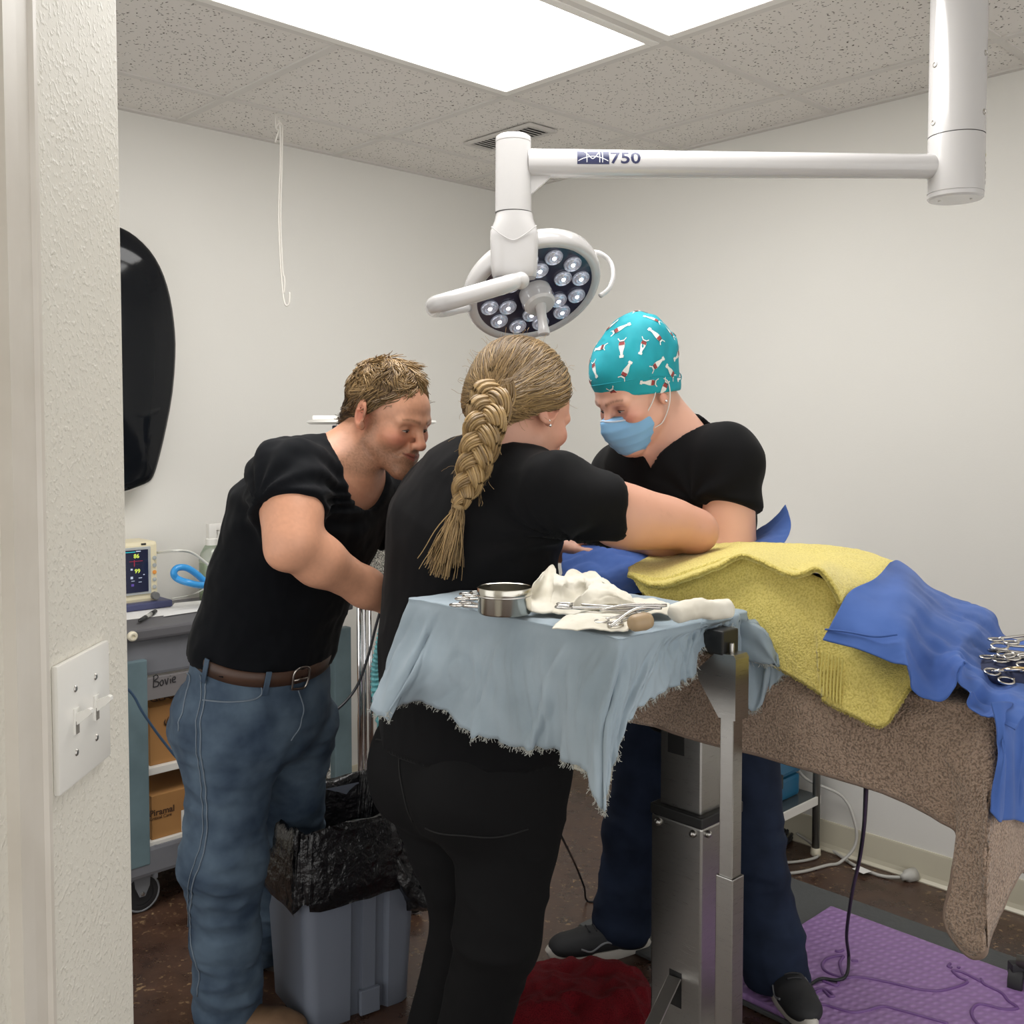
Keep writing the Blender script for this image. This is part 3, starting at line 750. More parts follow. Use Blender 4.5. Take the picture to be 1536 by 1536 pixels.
# head block: a stepped bracket holding the tray
Mr = np.array(RZ.to_3x3())
blk_poly = [(-0.018, 0.0), (0.018, 0.0), (0.018, -0.012), (0.018, -0.105), (0.014, -0.105), (-0.014, -0.085), (-0.048, -0.03), (-0.05, -0.022)]
Mp = np.column_stack([D1 * -1, [0, 0, 1], DU]) 
MB().prism([(-0.055, -0.03), (-0.018, 0.004), (0.015, 0.004), (0.019, -0.002), (0.019, -0.098), (-0.012, -0.098), (-0.05, -0.045)], 0.036, np.column_stack([-D1, [0, 0, 1], np.cross(-D1, [0, 0, 1])]), R_(pa, pb, ztop) + (-1) * np.cross(-D1, [0, 0, 1]) * 0.018).obj('head_bracket', M_SS, ms)
MB().cyl(R_(pa - 0.004, pb - 0.002, ztop), R_(pa - 0.004, pb - 0.002, ztop + 0.02), 0.0045, 0.0042, 14, 0.001).obj('lock_pin', M_SS, ms, auto=40)
slab('tray_arm', pa - 0.02, pa + 0.02, pb + 0.01, SB1 - 0.05, SZ - 0.045, SZ - 0.018, M_BLACKP, ms, bevel=0.003)
slab('tray_clamp', pa - 0.02, pa + 0.024, pb + 0.004, pb + 0.035, SZ - 0.05, SZ - 0.012, M_BLACKP, ms, bevel=0.003)
slab('foot_bar', pa - 0.016, pa + 0.016, pb - 0.05, pb + 0.55, 0.0, 0.03, M_SS, ms, bevel=0.002)
slab('foot_cross', pa - 0.26, pa + 0.12, pb - 0.02, pb + 0.015, 0.0, 0.03, M_SS, ms, bevel=0.002)
# ================================================================== GREY UTILITY CART
M_CART = mat('cart_grey_plastic', srgb(112, 113, 118), 0.5, bump=(300, 0.1, 0.0005), var=(6, srgb(98, 99, 104), 0.4, 0.7))
M_CARTD = mat('cart_dark_grey', srgb(92, 91, 94), 0.55, bump=(300, 0.1, 0.0005))
M_LEG = mat('cart_leg_bluegrey', srgb(104, 124, 130), 0.45, var=(8, srgb(86, 104, 110), 0.4, 0.75))
M_SHELFW = mat('white_board', srgb(214, 211, 204), 0.45)
CB0, CB1, CA0_, CA1_ = 2.80, 3.20, 1.14, 1.955
cart = empty('utility_cart', R_((CA0_ + CA1_) / 2, (CB0 + CB1) / 2, 0), 'grey plastic utility cart with blue grey legs and boxes on its shelves', 'cart')
def cz(x, y): return float(UB(x, y, CB0)[2])
CT = cz(250, 938)
slab('top_shelf', CA0_, CA1_, CB0, CB1, CT - 0.035, CT, M_CARTD, cart, bevel=0.008)
slab('top_tray', CA0_ + 0.03, CA1_ - 0.03, CB0 + 0.02, CB1 - 0.02, cz(250, 1012), CT - 0.03, M_CART, cart, bevel=0.01)
slab('label_strip', 1.235, 1.60, CB0 + 0.003, CB0 + 0.02, cz(250, 1046), cz(250, 1014), mat('strip_grey', srgb(116, 112, 112), 0.6), cart, bevel=0.001)
slab('mid_shelf', CA0_ + 0.03, CA1_ - 0.02, CB0 + 0.012, CB1, cz(250, 1160), cz(250, 1149), M_SHELFW, cart, bevel=0.002)
zbs = cz(240, 1262)
slab('bottom_shelf', CA0_ + 0.02, CA1_ - 0.02, CB0 + 0.01, CB1, zbs - 0.012, zbs, M_SHELFW, cart, bevel=0.002)
slab('bottom_tub', CA0_, CA1_, CB0 + 0.004, CB1, cz(250, 1308), zbs - 0.01, M_CART, cart, bevel=0.012)
for a in (CA0_ + 0.075, CA1_ - 0.042):
    for b in (CB0 + 0.018, CB1 - 0.03):
        slab('leg', a - 0.033, a + 0.033, b - 0.016, b + 0.016, cz(250, 1290), cz(250, 985), M_LEG, cart, bevel=0.004)
        slab('rib', a + 0.045, a + 0.057, b - 0.012, b + 0.004, 0.10, zbs - 0.01, M_CART, cart, bevel=0.004)
kc = UB(200, 955, CB0 - 0.012)
MB().lathe([(0.013, 0.014), (0.0145, 0.006), (0.0135, 0.0), (0.010, -0.003), (0.0055, -0.003), (0.005, 0.001), (0.0001, 0.001)], kc, D1, 24).obj('corner_knob', M_IVORY, cart, auto=40)
M_RUB = mat('caster_rubber', srgb(38, 38, 40), 0.6); M_CGREY = mat('caster_grey', srgb(120, 122, 126), 0.4)
for a in (1.235, CA1_ - 0.07):
    for b in (CB0 + 0.05, CB1 - 0.07):
        c = R_(a, b, 0.057)
        wv = MB().lathe([(0.035, -0.014), (0.052, -0.014), (0.057, -0.010), (0.057, 0.010), (0.052, 0.014), (0.035, 0.014)], c, D1, 28).obj('caster_wheel', M_RUB, cart, auto=40)
        MB().lathe([(0.054, -0.0150), (0.050, -0.0155), (0.049, -0.0145)], c, D1, 28).obj('wheel_rim', M_CGREY, wv)
        MB().lathe([(0.035, -0.012), (0.0001, -0.012)], c, D1, 24).lathe([(0.035, 0.012), (0.0001, 0.012)], c, D1, 24).obj('wheel_disc', M_RUB, wv)
        MB().prism([(-0.026, 0.075), (0.026, 0.075), (0.022, 0.02), (0.008, -0.008), (-0.008, -0.008), (-0.02, 0.02)], 0.004, np.column_stack([DU, [0, 0, 1], -D1]), c - D1 * 0.016).box(c + np.array([0, 0, 0.073]) , (0.052, 0.04, 0.006), 'room').obj('caster_fork', M_CGREY, cart)
        MB().lathe([(0.006, 0), (0.005, 0.004), (0.0001, 0.005)], c - D1 * 0.02, -D1, 12).obj('axle_bolt', M_SCREW, cart)
M_INK = mat('black_marker', srgb(38, 36, 38), 0.7)
Mf = np.column_stack([DU, [0, 0, 1], -D1])    # text frame on faces turned to -b
def scribble(name, strokes, o, sc, m, parent, r=0.0016):
    mb = MB()
    for st in strokes:
        P = [np.asarray(o) + Mf @ np.array([x * sc, y * sc, 0.0008]) for x, y in st]
        mb.tube(bez(P, max(8, 6 * len(P))), r, 6)
    return mb.obj(name, m, parent, True)
oB = UB(230, 1031, CB0 + 0.003)
scribble('handwriting', [[(0, 0), (0.02, 0.5), (0.05, 1.0)], [(0.0, 0.95), (0.3, 1.05), (0.42, 0.8), (0.1, 0.55), (0.45, 0.4), (0.4, 0.08), (0.0, 0.02)],
                         [(0.75, 0.5), (0.6, 0.3), (0.7, 0.05), (0.9, 0.2), (0.85, 0.48), (0.72, 0.5)], [(1.05, 0.55), (1.2, 0.08), (1.35, 0.6)],
                         [(1.55, 0.5), (1.56, 0.1)], [(1.55, 0.72), (1.56, 0.76)], [(1.75, 0.35), (2.0, 0.42), (1.95, 0.62), (1.75, 0.5), (1.75, 0.2), (2.05, 0.15)]], oB, 0.033, M_INK, cart)
# boxes
M_CARD = mat('cardboard', srgb(160, 116, 66), 0.8, bump=(80, 0.05, 0.001), var=(5, srgb(148, 104, 58), 0.4, 0.7))
M_CARDD = mat('cardboard_inside', srgb(110, 80, 48), 0.85)
M_BRINK = mat('box_ink', srgb(70, 46, 28), 0.8)
def logo_flame(o, s, m, parent):
    mb = MB()
    def pet(pts):
        mb.tube(bez([np.asarray(o) + Mf @ np.array([x * s, y * s, 0.0006]) for x, y in pts], 14), np.interp(np.linspace(0, 1, 14), [0, 0.4, 1], [0.05 * s, 0.11 * s, 0.02 * s]), 6)
    pet([(0.0, -0.5), (-0.42, 0.05), (-0.34, 0.5)]); pet([(0.02, -0.45), (-0.12, 0.2), (0.04, 0.7)]); pet([(0.05, -0.5), (0.22, 0.0), (0.3, 0.55)]); pet([(0.08, -0.5), (0.45, -0.15), (0.5, 0.25)])
    return mb.obj('logo', m, parent, True)
z0 = cz(250, 1149)
bx = empty('cardboard_box', R_(1.33, 3.0, z0), 'tall brown cardboard box with open flap on the white middle shelf', 'box')
bl, br, bf, bt = 1.264, 1.56, 2.83, cz(250, 1062)
MB().box(R_((bl + br) / 2, bf + 0.13, (z0 + bt) / 2), (br - bl, 0.26, bt - z0), 'room', 0.0015).obj('carton', M_CARD, bx)
MB().prism([(0.0, 0.0), (br - bl, 0.0), (br - bl - 0.012, 0.09), (-0.034, 0.085)], 0.003, np.column_stack([DU, np.array(D1) * 0.72 + np.array([0, 0, 0.34]), np.cross(DU, np.array(D1) * 0.72 + np.array([0, 0, 0.34]))]), R_(bl, bf, bt)).obj('flap', M_CARD, bx)
MB().prism([(-0.058, 0.022), (0.0, -0.004), (0.0, 0.0), (-0.05, 0.03)], 0.2, np.column_stack([DU, [0, 0, 1], D1]), R_(bl, bf + 0.02, bt)).obj('side_flap', M_CARDD, bx)
fl = np.column_stack([DU, (D1 * 0.72 + np.array([0, 0, 0.34])) / 0.797, np.cross(DU, D1 * 0.72 + np.array([0, 0, 0.34])) / 0.797])
place_text('lettering', 'GLASS', 0.033, R_(bl + 0.012, bf, bt) + fl @ np.array([0, 0.02, 0.0045]), fl, M_BRINK, bx, bold=True)
place_text('lettering', 'Piramal', 0.030, UB(255, 1091, bf - 0.0012), Mf, M_BRINK, bx, bold=True)
place_text('lettering', 'Critical Care', 0.014, UB(255, 1096, bf - 0.0012), Mf, M_BRINK, bx)
logo_flame(UB(252.5, 1084, bf - 0.001), 0.026, M_BRINK, bx)
for k, hh in enumerate((0.016, 0.05, 0.02, 0.018)):
    MB().box(R_(bl - 0.0006, bf + 0.13, bt - 0.05 - k * 0.052), (0.0008, 0.034 if k != 2 else 0.05, hh), 'room').obj('side_print', M_BRINK, bx)
bx2 = empty('cardboard_box', R_(1.42, 3.0, zbs), 'low brown cardboard box with a white label on the bottom cart shelf', 'box')
bl2, br2, bf2, bt2 = 1.262, 1.70, 2.822, cz(240, 1196)
MB().box(R_((bl2 + br2) / 2, bf2 + 0.15, (zbs + bt2) / 2), (br2 - bl2, 0.30, bt2 - zbs), 'room', 0.0015).obj('carton', M_CARD, bx2)
place_text('lettering', 'Piramal', 0.026, UB(224, 1226, bf2 - 0.0012), Mf, M_BRINK, bx2, bold=True)
place_text('lettering', 'Critical Care', 0.013, UB(224, 1232, bf2 - 0.0012), Mf, M_BRINK, bx2)
logo_flame(UB(219.5, 1222, bf2 - 0.001), 0.024, M_BRINK, bx2)
lp = UB(284, 1228, bf2 - 0.001)
MB().box(lp, (0.05, 0.001, 0.062), 'room').obj('shipping_label', M_SHELFW, bx2)
MB().box(lp + np.array([0, 0, 0.012]) - D1 * 0.001, (0.03, 0.0006, 0.02), 'room').obj('label_print', mat('label_blueprint', srgb(150, 156, 176), 0.7), bx2)
# right-hand bits on the cart
p = UB(484, 1165, 2.86)
bx3 = MB().box(R_(ab(p)[0], 2.96, zbs + 0.075), (0.17, 0.16, 0.15), 'room', 0.0015).obj('cardboard_box', M_CARDD, label='small brown carton beside the clear tubes at the cart right end', cat='box')
pv = empty('plastic_tubes', R_(1.86, 2.86, zbs), 'clear plastic syringe barrels lying beside the small carton on the cart', 'syringes')
M_CLEAR = mat('milky_plastic', srgb(205, 205, 198), 0.25, trans=0.35)
for (x, y, ex, ey) in ((498, 1163, 488, 1118), (494, 1178, 490, 1150), (500, 1150, 470, 1160)):
    q = UB(x, y, 2.835); q2 = UB(ex, ey, 2.95)
    MB().tube([q, q + (q2 - q) * 0.04, q + (q2 - q) * 0.05, q2], [0.018, 0.018, 0.013, 0.012], 16, cap=False).obj('barrel', M_CLEAR, pv, True)
    MB().lathe([(0.018, 0), (0.012, -0.001), (0.009, 0.001), (0.0001, 0.001)], q, q - q2, 16).obj('barrel_end', M_SHELFW, pv)
# cables over the cart front
M_CABLE_B = mat('cable_blue', srgb(52, 74, 98), 0.4); M_CABLE_K = mat('cable_black', srgb(20, 22, 28), 0.4)
MB().tube(bez([UB(150, 1000, 2.77), UB(195, 1037, 2.77), UB(215, 1070, 2.765), UB(245, 1112, 2.76), UB(279, 1151, 2.75), UB(330, 1190, 2.76), UB(360, 1250, 2.775), UB(365, 1300, 2.79)], 50), 0.0038, 8).obj('cable', M_CABLE_B, smooth=True, label='blue grey cable sagging across the front of the cart boxes', cat='cable')

# ---- things on the cart top
M_PAPER = mat('paper', srgb(230, 229, 226), 0.7)
pap = MB()
PZ = CT + 0.001
def paper(corners, z): 
    return [UZ(x, y, z) for x, y in corners]
for k, (cs_, lb) in enumerate(((((150, 935), (290, 918), (312, 905), (190, 915)), 'white paper sheet under the pen on the cart'), (((245, 925), (325, 913), (335, 898), (262, 905)), 'loose white paper sheet beside the man on the cart top'))):
    c = paper(cs_, PZ + k * 0.0015)
    V = c + [q + np.array([0, 0, 0.0012]) for q in c]
    link_mesh('paper_sheet', V, [(3, 2, 1, 0), (4, 5, 6, 7), (0, 1, 5, 4), (1, 2, 6, 5), (2, 3, 7, 6), (3, 0, 4, 7)], M_PAPER, label=lb, cat='paper', group='papers on the cart')
pn0, pn1 = UZ(208, 932, CT + 0.010), UZ(233, 917, CT + 0.010)
pe = empty('pen', (pn0 + pn1) / 2, 'clear ballpoint pen with black ends lying on the paper', 'pen')
dv_ = pn1 - pn0
MB().tube([pn0 + dv_ * 0.4, pn0 + dv_ * 0.75], [0.0062, 0.0062], 10).obj('barrel', M_CLEAR, pe, True)
MB().tube([pn0, pn0 + dv_ * 0.08, pn0 + dv_ * 0.4], [0.002, 0.006, 0.0068], 10).obj('grip', M_BLACKP, pe, True)
MB().tube([pn0 + dv_ * 0.72, pn1], [0.0068, 0.0066], 10).obj('cap', M_BLACKP, pe, True)
# patient monitor
M_MON = mat('monitor_cream', srgb(226, 216, 184), 0.4); M_BEZ = mat('monitor_bezel', srgb(172, 176, 176), 0.35)
mo = UB(150, 905, 3.09); mz = CT + 0.022
ml = UB(237, 860, 3.09)
ma1 = ab(ml)[0]; ma0 = ma1 - 0.24
mh = UB(220, 812, 3.09)[2]
mon = empty('patient_monitor', R_((ma0 + ma1) / 2, 3.15, CT), 'cream patient monitor with green and yellow readings, half hidden by the partition', 'monitor')
slab('housing', ma0, ma1, 3.09, 3.21, mz, mh, M_MON, mon, bevel=0.012)
slab('base', ma0 - 0.02, ab(UB(258, 890, 3.07))[0], 3.065, 3.23, CT + 0.003, mz + 0.004, mat('monitor_navy', srgb(66, 70, 104), 0.45), mon, bevel=0.006)
sx1 = ab(UB(222, 850, 3.088))[0]; sz0, sz1 = UB(215, 889, 3.088)[2], UB(215, 822, 3.088)[2]
slab('bezel', ma0 + 0.015, sx1 + 0.008, 3.084, 3.1, sz0 - 0.004, sz1 + 0.004, M_BEZ, mon, bevel=0.002)
M_SCRN = mat('screen_dark', srgb(12, 12, 24), 0.15, emit=((0.01, 0.012, 0.03, 1), 1.0))
scr = MB().box(R_((ma0 + 0.025 + sx1 - 0.002) / 2, 3.0825, (sz0 + sz1) / 2), (sx1 - ma0 - 0.027, 0.002, sz1 - sz0 - 0.008), 'room').obj('screen', M_SCRN, mon)
def glow(name, c, s=1.0): return mat(name, (0, 0, 0, 1), 0.5, emit=(c, s))
G_Y = glow('read_yellow', srgb(226, 246, 96)); G_C = glow('read_cyan', srgb(40, 200, 210)); G_R = glow('read_red', srgb(150, 40, 60)); G_W = glow('read_white', srgb(190, 200, 220)); G_P = glow('read_purple', srgb(90, 70, 150))
def scr_txt(s, x, y, size, m, bold=True): return place_text('reading', s, size, UB(x, y, 3.0808), Mf, m, scr, 0.0, bold=bold)
scr_txt('86', 200.5, 837.5, 0.018, G_Y); scr_txt('99', 202, 860, 0.018, G_Y)
def scr_bar(x0_, x1_, y0_, y1_, m):
    p0 = UB(x0_, y1_, 3.0808); p1 = UB(x1_, y0_, 3.0808)
    a0, _ = ab(p0); a1, _ = ab(p1)
    return MB().box(R_((a0 + a1) / 2, 3.0808, (p0[2] + p1[2]) / 2), (a1 - a0, 0.0006, p1[2] - p0[2]), 'room').obj('reading', m, scr)
scr_bar(180, 203, 827.5, 830.5, G_C); scr_bar(204, 211, 826, 828, G_W); scr_bar(194, 214, 841.5, 842.5, G_R); scr_bar(198, 209, 846.5, 847.5, G_R); scr_bar(201, 202, 840, 850, G_R)
scr_bar(196, 199, 853, 856, G_W); scr_bar(196, 199.5, 865, 869, G_W); scr_bar(197, 202, 871.2, 872.4, G_W); scr_bar(208, 213, 866, 867.5, G_W); scr_bar(208, 212.5, 872.4, 873.6, G_W); scr_bar(197, 201, 876, 880, G_P); scr_bar(215, 217, 861, 862.5, G_W)
for k, yy in enumerate((836.5, 847.5, 858, 869, 880)):
    c = UB(231.5, yy, 3.09)
    MB().lathe([(0.0062, 0.0), (0.0062, 0.003), (0.0001, 0.004)], c, -D1, 16).obj('button', mat('btn_orange', srgb(226, 150, 70), 0.4) if k == 2 else M_BEZ, mon, auto=40)
MB().lathe([(0.0125, 0.0), (0.012, 0.014), (0.010, 0.017), (0.0001, 0.017)], UB(231.5, 893, 3.09), -D1, 22).obj('dial_knob', mat('knob_grey', srgb(112, 112, 112), 0.4), mon, auto=40)
slab('name_mark', ab(UB(212, 816, 3.089))[0], ab(UB(219, 816, 3.089))[0], 3.0885, 3.091, UB(215, 817.5, 3.089)[2], UB(215, 815, 3.089)[2], M_INK, mon)
# spray bottle with green liquid
sbp = UZ(316, 872, CT); sb = empty('spray_bottle', R_(ab(UB(318, 870, 3.12))[0], 3.12, CT), 'spray bottle of green liquid with white trigger head on the cart', 'spray bottle')
sa = ab(UB(318, 870, 3.12))[0]; sO = R_(sa, 3.12, CT)
zg = UB(318, 843, 3.12)[2] - CT; zn = UB(318, 812, 3.12)[2] - CT; zt_ = UB(318, 788, 3.12)[2] - CT
M_BOT = mat('clear_bottle', srgb(222, 228, 218), 0.12, trans=0.75); M_GRN = mat('green_liquid', srgb(150, 190, 104), 0.15, trans=0.25)
MB().lathe([(0.0001, 0.003), (0.036, 0.003), (0.038, 0.008), (0.038, zg)], sO, n=28).lathe([(0.038, zg), (0.0001, zg)], sO, n=28).obj('liquid', M_GRN, sb, True)
MB().lathe([(0.0001, 0.0), (0.039, 0.0), (0.041, 0.006), (0.041, zg + 0.01), (0.036, zg + 0.03), (0.022, zg + 0.055), (0.016, zn - 0.01), (0.016, zn)], sO, n=28).obj('bottle', M_BOT, sb, True)
MB().lathe([(0.019, zn - 0.012), (0.019, zn + 0.008), (0.014, zn + 0.012)], sO, n=20).obj('collar', M_PLATE, sb, auto=40)
MB().box(sO + np.array([0, 0, (zn + zt_) / 2 + 0.006]), (0.028, 0.024, zt_ - zn), 'room', 0.005).box(sO + DU * 0.02 + np.array([0, 0, zt_ - 0.006]), (0.055, 0.022, 0.022), 'room', 0.005).obj('spray_head', M_PLATE, sb, auto=40)
MB().tube(bez([sO + DU * 0.02 + np.array([0, 0, zt_ - 0.016]), sO + DU * 0.027 + np.array([0, 0, zt_ - 0.035]), sO + DU * 0.019 + np.array([0, 0, zt_ - 0.055])], 10), 0.006, 8).obj('trigger', M_PLATE, sb, True)
# blue breathing tube loop, thin white tubes, clear tray
M_BLUE = mat('blue_tubing', srgb(56, 148, 214), 0.3)
dB = 2.98
hose = bez([UB(330, 902, 3.0), UB(314, 880, dB), UB(296, 862, dB), UB(280, 852, dB), UB(266, 852, dB), UB(260.5, 860, dB), UB(266, 868, dB), UB(282, 874, dB - 0.03), UB(302, 878, dB - 0.03), UB(322, 876, dB)], 60)
MB().tube(hose, 0.0105, 12).obj('blue_tube', M_BLUE, smooth=True, label='bright blue tubing looped on the cart top behind the man', cat='tubing')
MB().tube(bez([UB(236, 829, 3.12), UB(262, 826, 2.95), UB(285, 828, 3.0), UB(304, 840, 3.02), UB(322, 856, 3.02), UB(345, 880, 3.02)], 40), 0.0042, 8).obj('thin_tube', mat('white_tubing', srgb(222, 222, 214), 0.35), smooth=True, label='thin white hose running from the monitor past the spray bottle', cat='tubing')
MB().tube(bez([UZ(258, 898, CT + 0.008), UZ(285, 893, CT + 0.01), UB(303, 885, 2.95), UB(312, 879, 2.97)], 24), 0.0022, 6).obj('thin_lead', mat('white_tubing', srgb(222, 222, 214), 0.35), smooth=True, label='thin white lead lying across the papers to the blue tube', cat='cable')
st = empty('storage_tray', R_(1.58, 3.08, CT), 'small grey metal tray behind the blue tube on the cart', 'tray')
q0 = ab(UZ(276, 890, CT))[0]
slab('tray_body', q0, q0 + 0.22, 3.02, 3.15, CT + 0.002, CT + 0.03, M_SS, st, bevel=0.003)
slab('tray_inside', q0 + 0.006, q0 + 0.214, 3.026, 3.144, CT + 0.028, CT + 0.0305, M_CARTD, st)

# ================================================================== ANAESTHESIA MACHINE
mc = U(552, 1000, 3.06); am_a, am_b = ab(mc)
an = empty('anesthesia_machine', (mc[0], mc[1], 0), 'anesthesia machine with white top shelf and chrome posts behind the man', 'medical machine')
M_CHROME = mat('chrome', (0.75, 0.75, 0.76, 1), 0.08, 1.0)
M_NAVYP = mat('navy_panel', srgb(50, 60, 82), 0.4)
dm = mc[1]
tp0, tp1 = U(459, 632, dm), U(650, 632, dm); tpz = tp0[2]
tc_ = (tp0 + tp1) / 2
lx = np.array([1.0, 0, 0])
V = []
MB().lathe([(0.0001, 0.0), (0.185, 0.0), (0.196, 0.006), (0.193, 0.012), (0.182, 0.0122), (0.18, 0.007), (0.0001, 0.007)], (tc_[0], dm + 0.05, tpz - 0.009), n=48).obj('top_shelf', M_PLATE, an, auto=40)
MB().box((U(480, 628, dm)[0] + 0.02, dm - 0.02, tpz + 0.010), (0.07, 0.05, 0.014), None, 0.004).obj('shelf_pad', M_PLATE, an)
c0, c1 = U(498, 650, dm + 0.03), U(600, 650, dm + 0.03)
MB().box(((c0[0] + c1[0]) / 2, dm + 0.06, (tpz - 0.012 + 1.28) / 2), (c1[0] - c0[0], 0.06, tpz - 0.012 - 1.28), None, 0.004).obj('support_post', M_NAVYP, an)
g0, g1 = U(540, 690, dm), U(680, 790, dm)
MB().box(((g0[0] + g1[0]) / 2, dm + 0.07, (g0[2] + g1[2]) / 2), (g1[0] - g0[0], 0.12, g0[2] - g1[2]), None, 0.01).obj('gauge_panel', M_PLATE, an)
for (x, y) in ((594, 721), (588, 716), (620, 730)):
    q = U(x, y, dm + 0.009)
    MB().lathe([(0.004, 0), (0.003, 0.002), (0.0001, 0.0025)], q, (0, -1, 0), 10).obj('gauge_dot', M_INK, an)
cc = U(569, 860, dm - 0.02); czt = U(569, 815, dm)[2]; czb = U(569, 900, dm)[2]
def granule_mat():
    m = mat('soda_lime', srgb(176, 172, 160), 0.8, bump=(260, 1.0, 0.004), var=(420, srgb(70, 68, 64), 0.42, 0.56)); return m
MB().lathe([(0.0001, czb), (0.052, czb), (0.054, czb + 0.005), (0.054, czt)], (cc[0], dm - 0.0, 0), n=32).obj('absorber_canister', granule_mat(), an, True)
MB().lathe([(0.06, czt), (0.06, czt + 0.03), (0.0001, czt + 0.03)], (cc[0], dm, 0), n=32).obj('canister_cap', M_BLACKP, an, auto=40)
MB().lathe([(0.06, czb), (0.06, czb - 0.012), (0.0001, czb - 0.012)], (cc[0], dm, 0), n=32).obj('canister_cap', M_BLACKP, an, auto=40)
for x, r in ((540, 0.009), (547.5, 0.005), (556, 0.007)):
    q = U(x, 1000, dm)
    MB().cyl((q[0], dm, 0.06), (q[0], dm, 1.30), r, r, 16).obj('chrome_post', M_CHROME, an, True)
for k in range(5):
    t = 2 * math.pi * k / 5 + 0.3
    e_ = np.array([mc[0] + 0.26 * math.cos(t), dm + 0.20 * math.sin(t), 0.075])
    lg_ = MB().tube([(mc[0], dm, 0.10), e_], [0.02, 0.014], 12).obj('base_leg', M_CHROME, an, True)
    MB().sphere(e_ + np.array([0, 0, -0.042]), (0.03, 0.014, 0.032), 16, 10).obj('caster', M_RUB, lg_, True)
hz = bez([U(585, 880, dm - 0.12), U(577, 930, dm - 0.13), U(569, 970, dm - 0.13), U(563, 1010, dm - 0.11), U(566, 1060, dm - 0.1), U(580, 1120, dm - 0.08)], 120)
rr_ = 0.0125 + 0.0022 * np.sin(np.arange(120) * 1.6)
MB().tube(hz, rr_, 12).obj('corrugated_hose', mat('teal_hose', srgb(112, 190, 196), 0.35, trans=0.1), an, True)
MB().tube(bez([U(584, 870, dm - 0.16), U(565, 935, dm - 0.16), U(552, 985, dm - 0.17), U(535, 1030, dm - 0.2), U(508, 1062, dm - 0.25), U(478, 1075, dm - 0.3), U(440, 1085, dm - 0.3)], 50), 0.004, 8).obj('cable', M_CABLE_K, smooth=True, label='black cable curving from the chrome posts down behind the man', cat='cable')
MB().tube(bez([U(506, 1063, dm - 0.24), U(506, 1085, dm - 0.24), U(498, 1115, dm - 0.25), U(480, 1142, dm - 0.26), U(468, 1158, dm - 0.26)], 30), 0.0035, 8).obj('cable', M_CABLE_B, smooth=True, label='thin blue cable drooping in front of the outlet by the cart', cat='cable')

# ================================================================== SMALL STEEL TABLE AT THE RIGHT WALL
qa0, qa1, qb0, qb1 = 2.69, 3.015, 1.685, 2.25
bk = empty('side_table', R_(2.85, 1.95, 0), 'low steel shelf table with tube legs against the right wall', 'side table')
M_GLEG = mat('grey_tube', srgb(120, 120, 116), 0.35, 0.7)
for a in (qa0 + 0.01, qa1 - 0.012):
    for b in (qb0 + 0.01, qb1 - 0.01):
        lg_ = MB().cyl(R_(a, b, 0.02), R_(a, b, 0.80), 0.0125, 0.0125, 18).obj('leg', M_GLEG, bk, True)
        MB().cyl(R_(a, b, 0.0), R_(a, b, 0.026), 0.017, 0.0155, 16, 0.003).obj('foot_cap', M_IVORY, lg_, auto=40)
zsh = U(1205, 1210, 3.2)[2]
slab('lower_shelf', qa0, qa1, qb0, qb1, zsh - 0.028, zsh, M_SHELFW, bk, bevel=0.002)
slab('shelf_liner', qa0 + 0.005, qa1 - 0.004, qb0 + 0.005, qb1 - 0.005, zsh, zsh + 0.002, mat('shelf_dark', srgb(66, 72, 74), 0.25), bk)
slab('upper_shelf', qa0, qa1, qb0, qb1, 0.775, 0.80, M_SHELFW, bk, bevel=0.002)
bc = empty('blue_case', R_(2.86, 1.93, zsh), 'teal blue plastic case with dark latch on the low shelf table', 'case')
M_TEAL = mat('teal_plastic', srgb(30, 92, 124), 0.3)
zc0 = zsh + 0.012
slab('case_bottom', 2.75, 2.97, 1.735, 2.08, zsh + 0.003, zsh + 0.075, M_TEAL, bc, bevel=0.012)
slab('case_lid', 2.745, 2.975, 1.73, 2.085, zsh + 0.08, zsh + 0.30, M_TEAL, bc, bevel=0.014)
slab('latch', 2.80, 2.84, 1.718, 1.735, zsh + 0.055, zsh + 0.10, M_BLACKP, bc, bevel=0.003)
wb = empty('white_bottle', R_(2.735, 1.80, zsh), 'white plastic bottle beside the teal case behind the table post', 'bottle')
wO = R_(2.72, 1.84, zsh + 0.002)
MB().lathe([(0.0001, 0), (0.024, 0), (0.026, 0.005), (0.026, 0.12), (0.018, 0.145), (0.011, 0.155)], wO, n=24).obj('bottle_body', M_PLATE, wb, True)
MB().lathe([(0.013, 0.153), (0.013, 0.178), (0.0001, 0.18)], wO, n=20).obj('cap', M_CABLE_B, wb, auto=40)
# cables on the floor by the wall
M_CABLE_W = mat('cable_white', srgb(178, 176, 170), 0.4)
def fz(x, y, z=0.006): return UZ(x, y, z)
MB().tube(bez([fz(1150, 1312), fz(1200, 1308), fz(1240, 1298), R_(2.99, 1.60, 0.010), R_(3.03, 1.572, 0.06), R_(3.035, 1.575, 0.13), R_(3.03, 1.62, 0.21), R_(3.0, 1.74, 0.25), R_(3.01, 1.80, 0.33), R_(3.02, 1.85, 0.45)], 70), 0.005, 8).obj('cable', M_CABLE_W, smooth=True, label='grey cable looping up the wall behind the side table leg', cat='cable')
MB().tube(bez([fz(1150, 1293), fz(1190, 1293), fz(1222, 1287), fz(1226, 1280), fz(1216, 1265, 0.02), fz(1195, 1250, 0.03)], 40), 0.0045, 8).obj('cable', M_CABLE_W, smooth=True, label='short grey cable bent back on itself under the side table', cat='cable')
pc = empty('power_cord', fz(1300, 1300, 0), 'white power cord with paper tag and grey plug lying along the wall base', 'power cord')
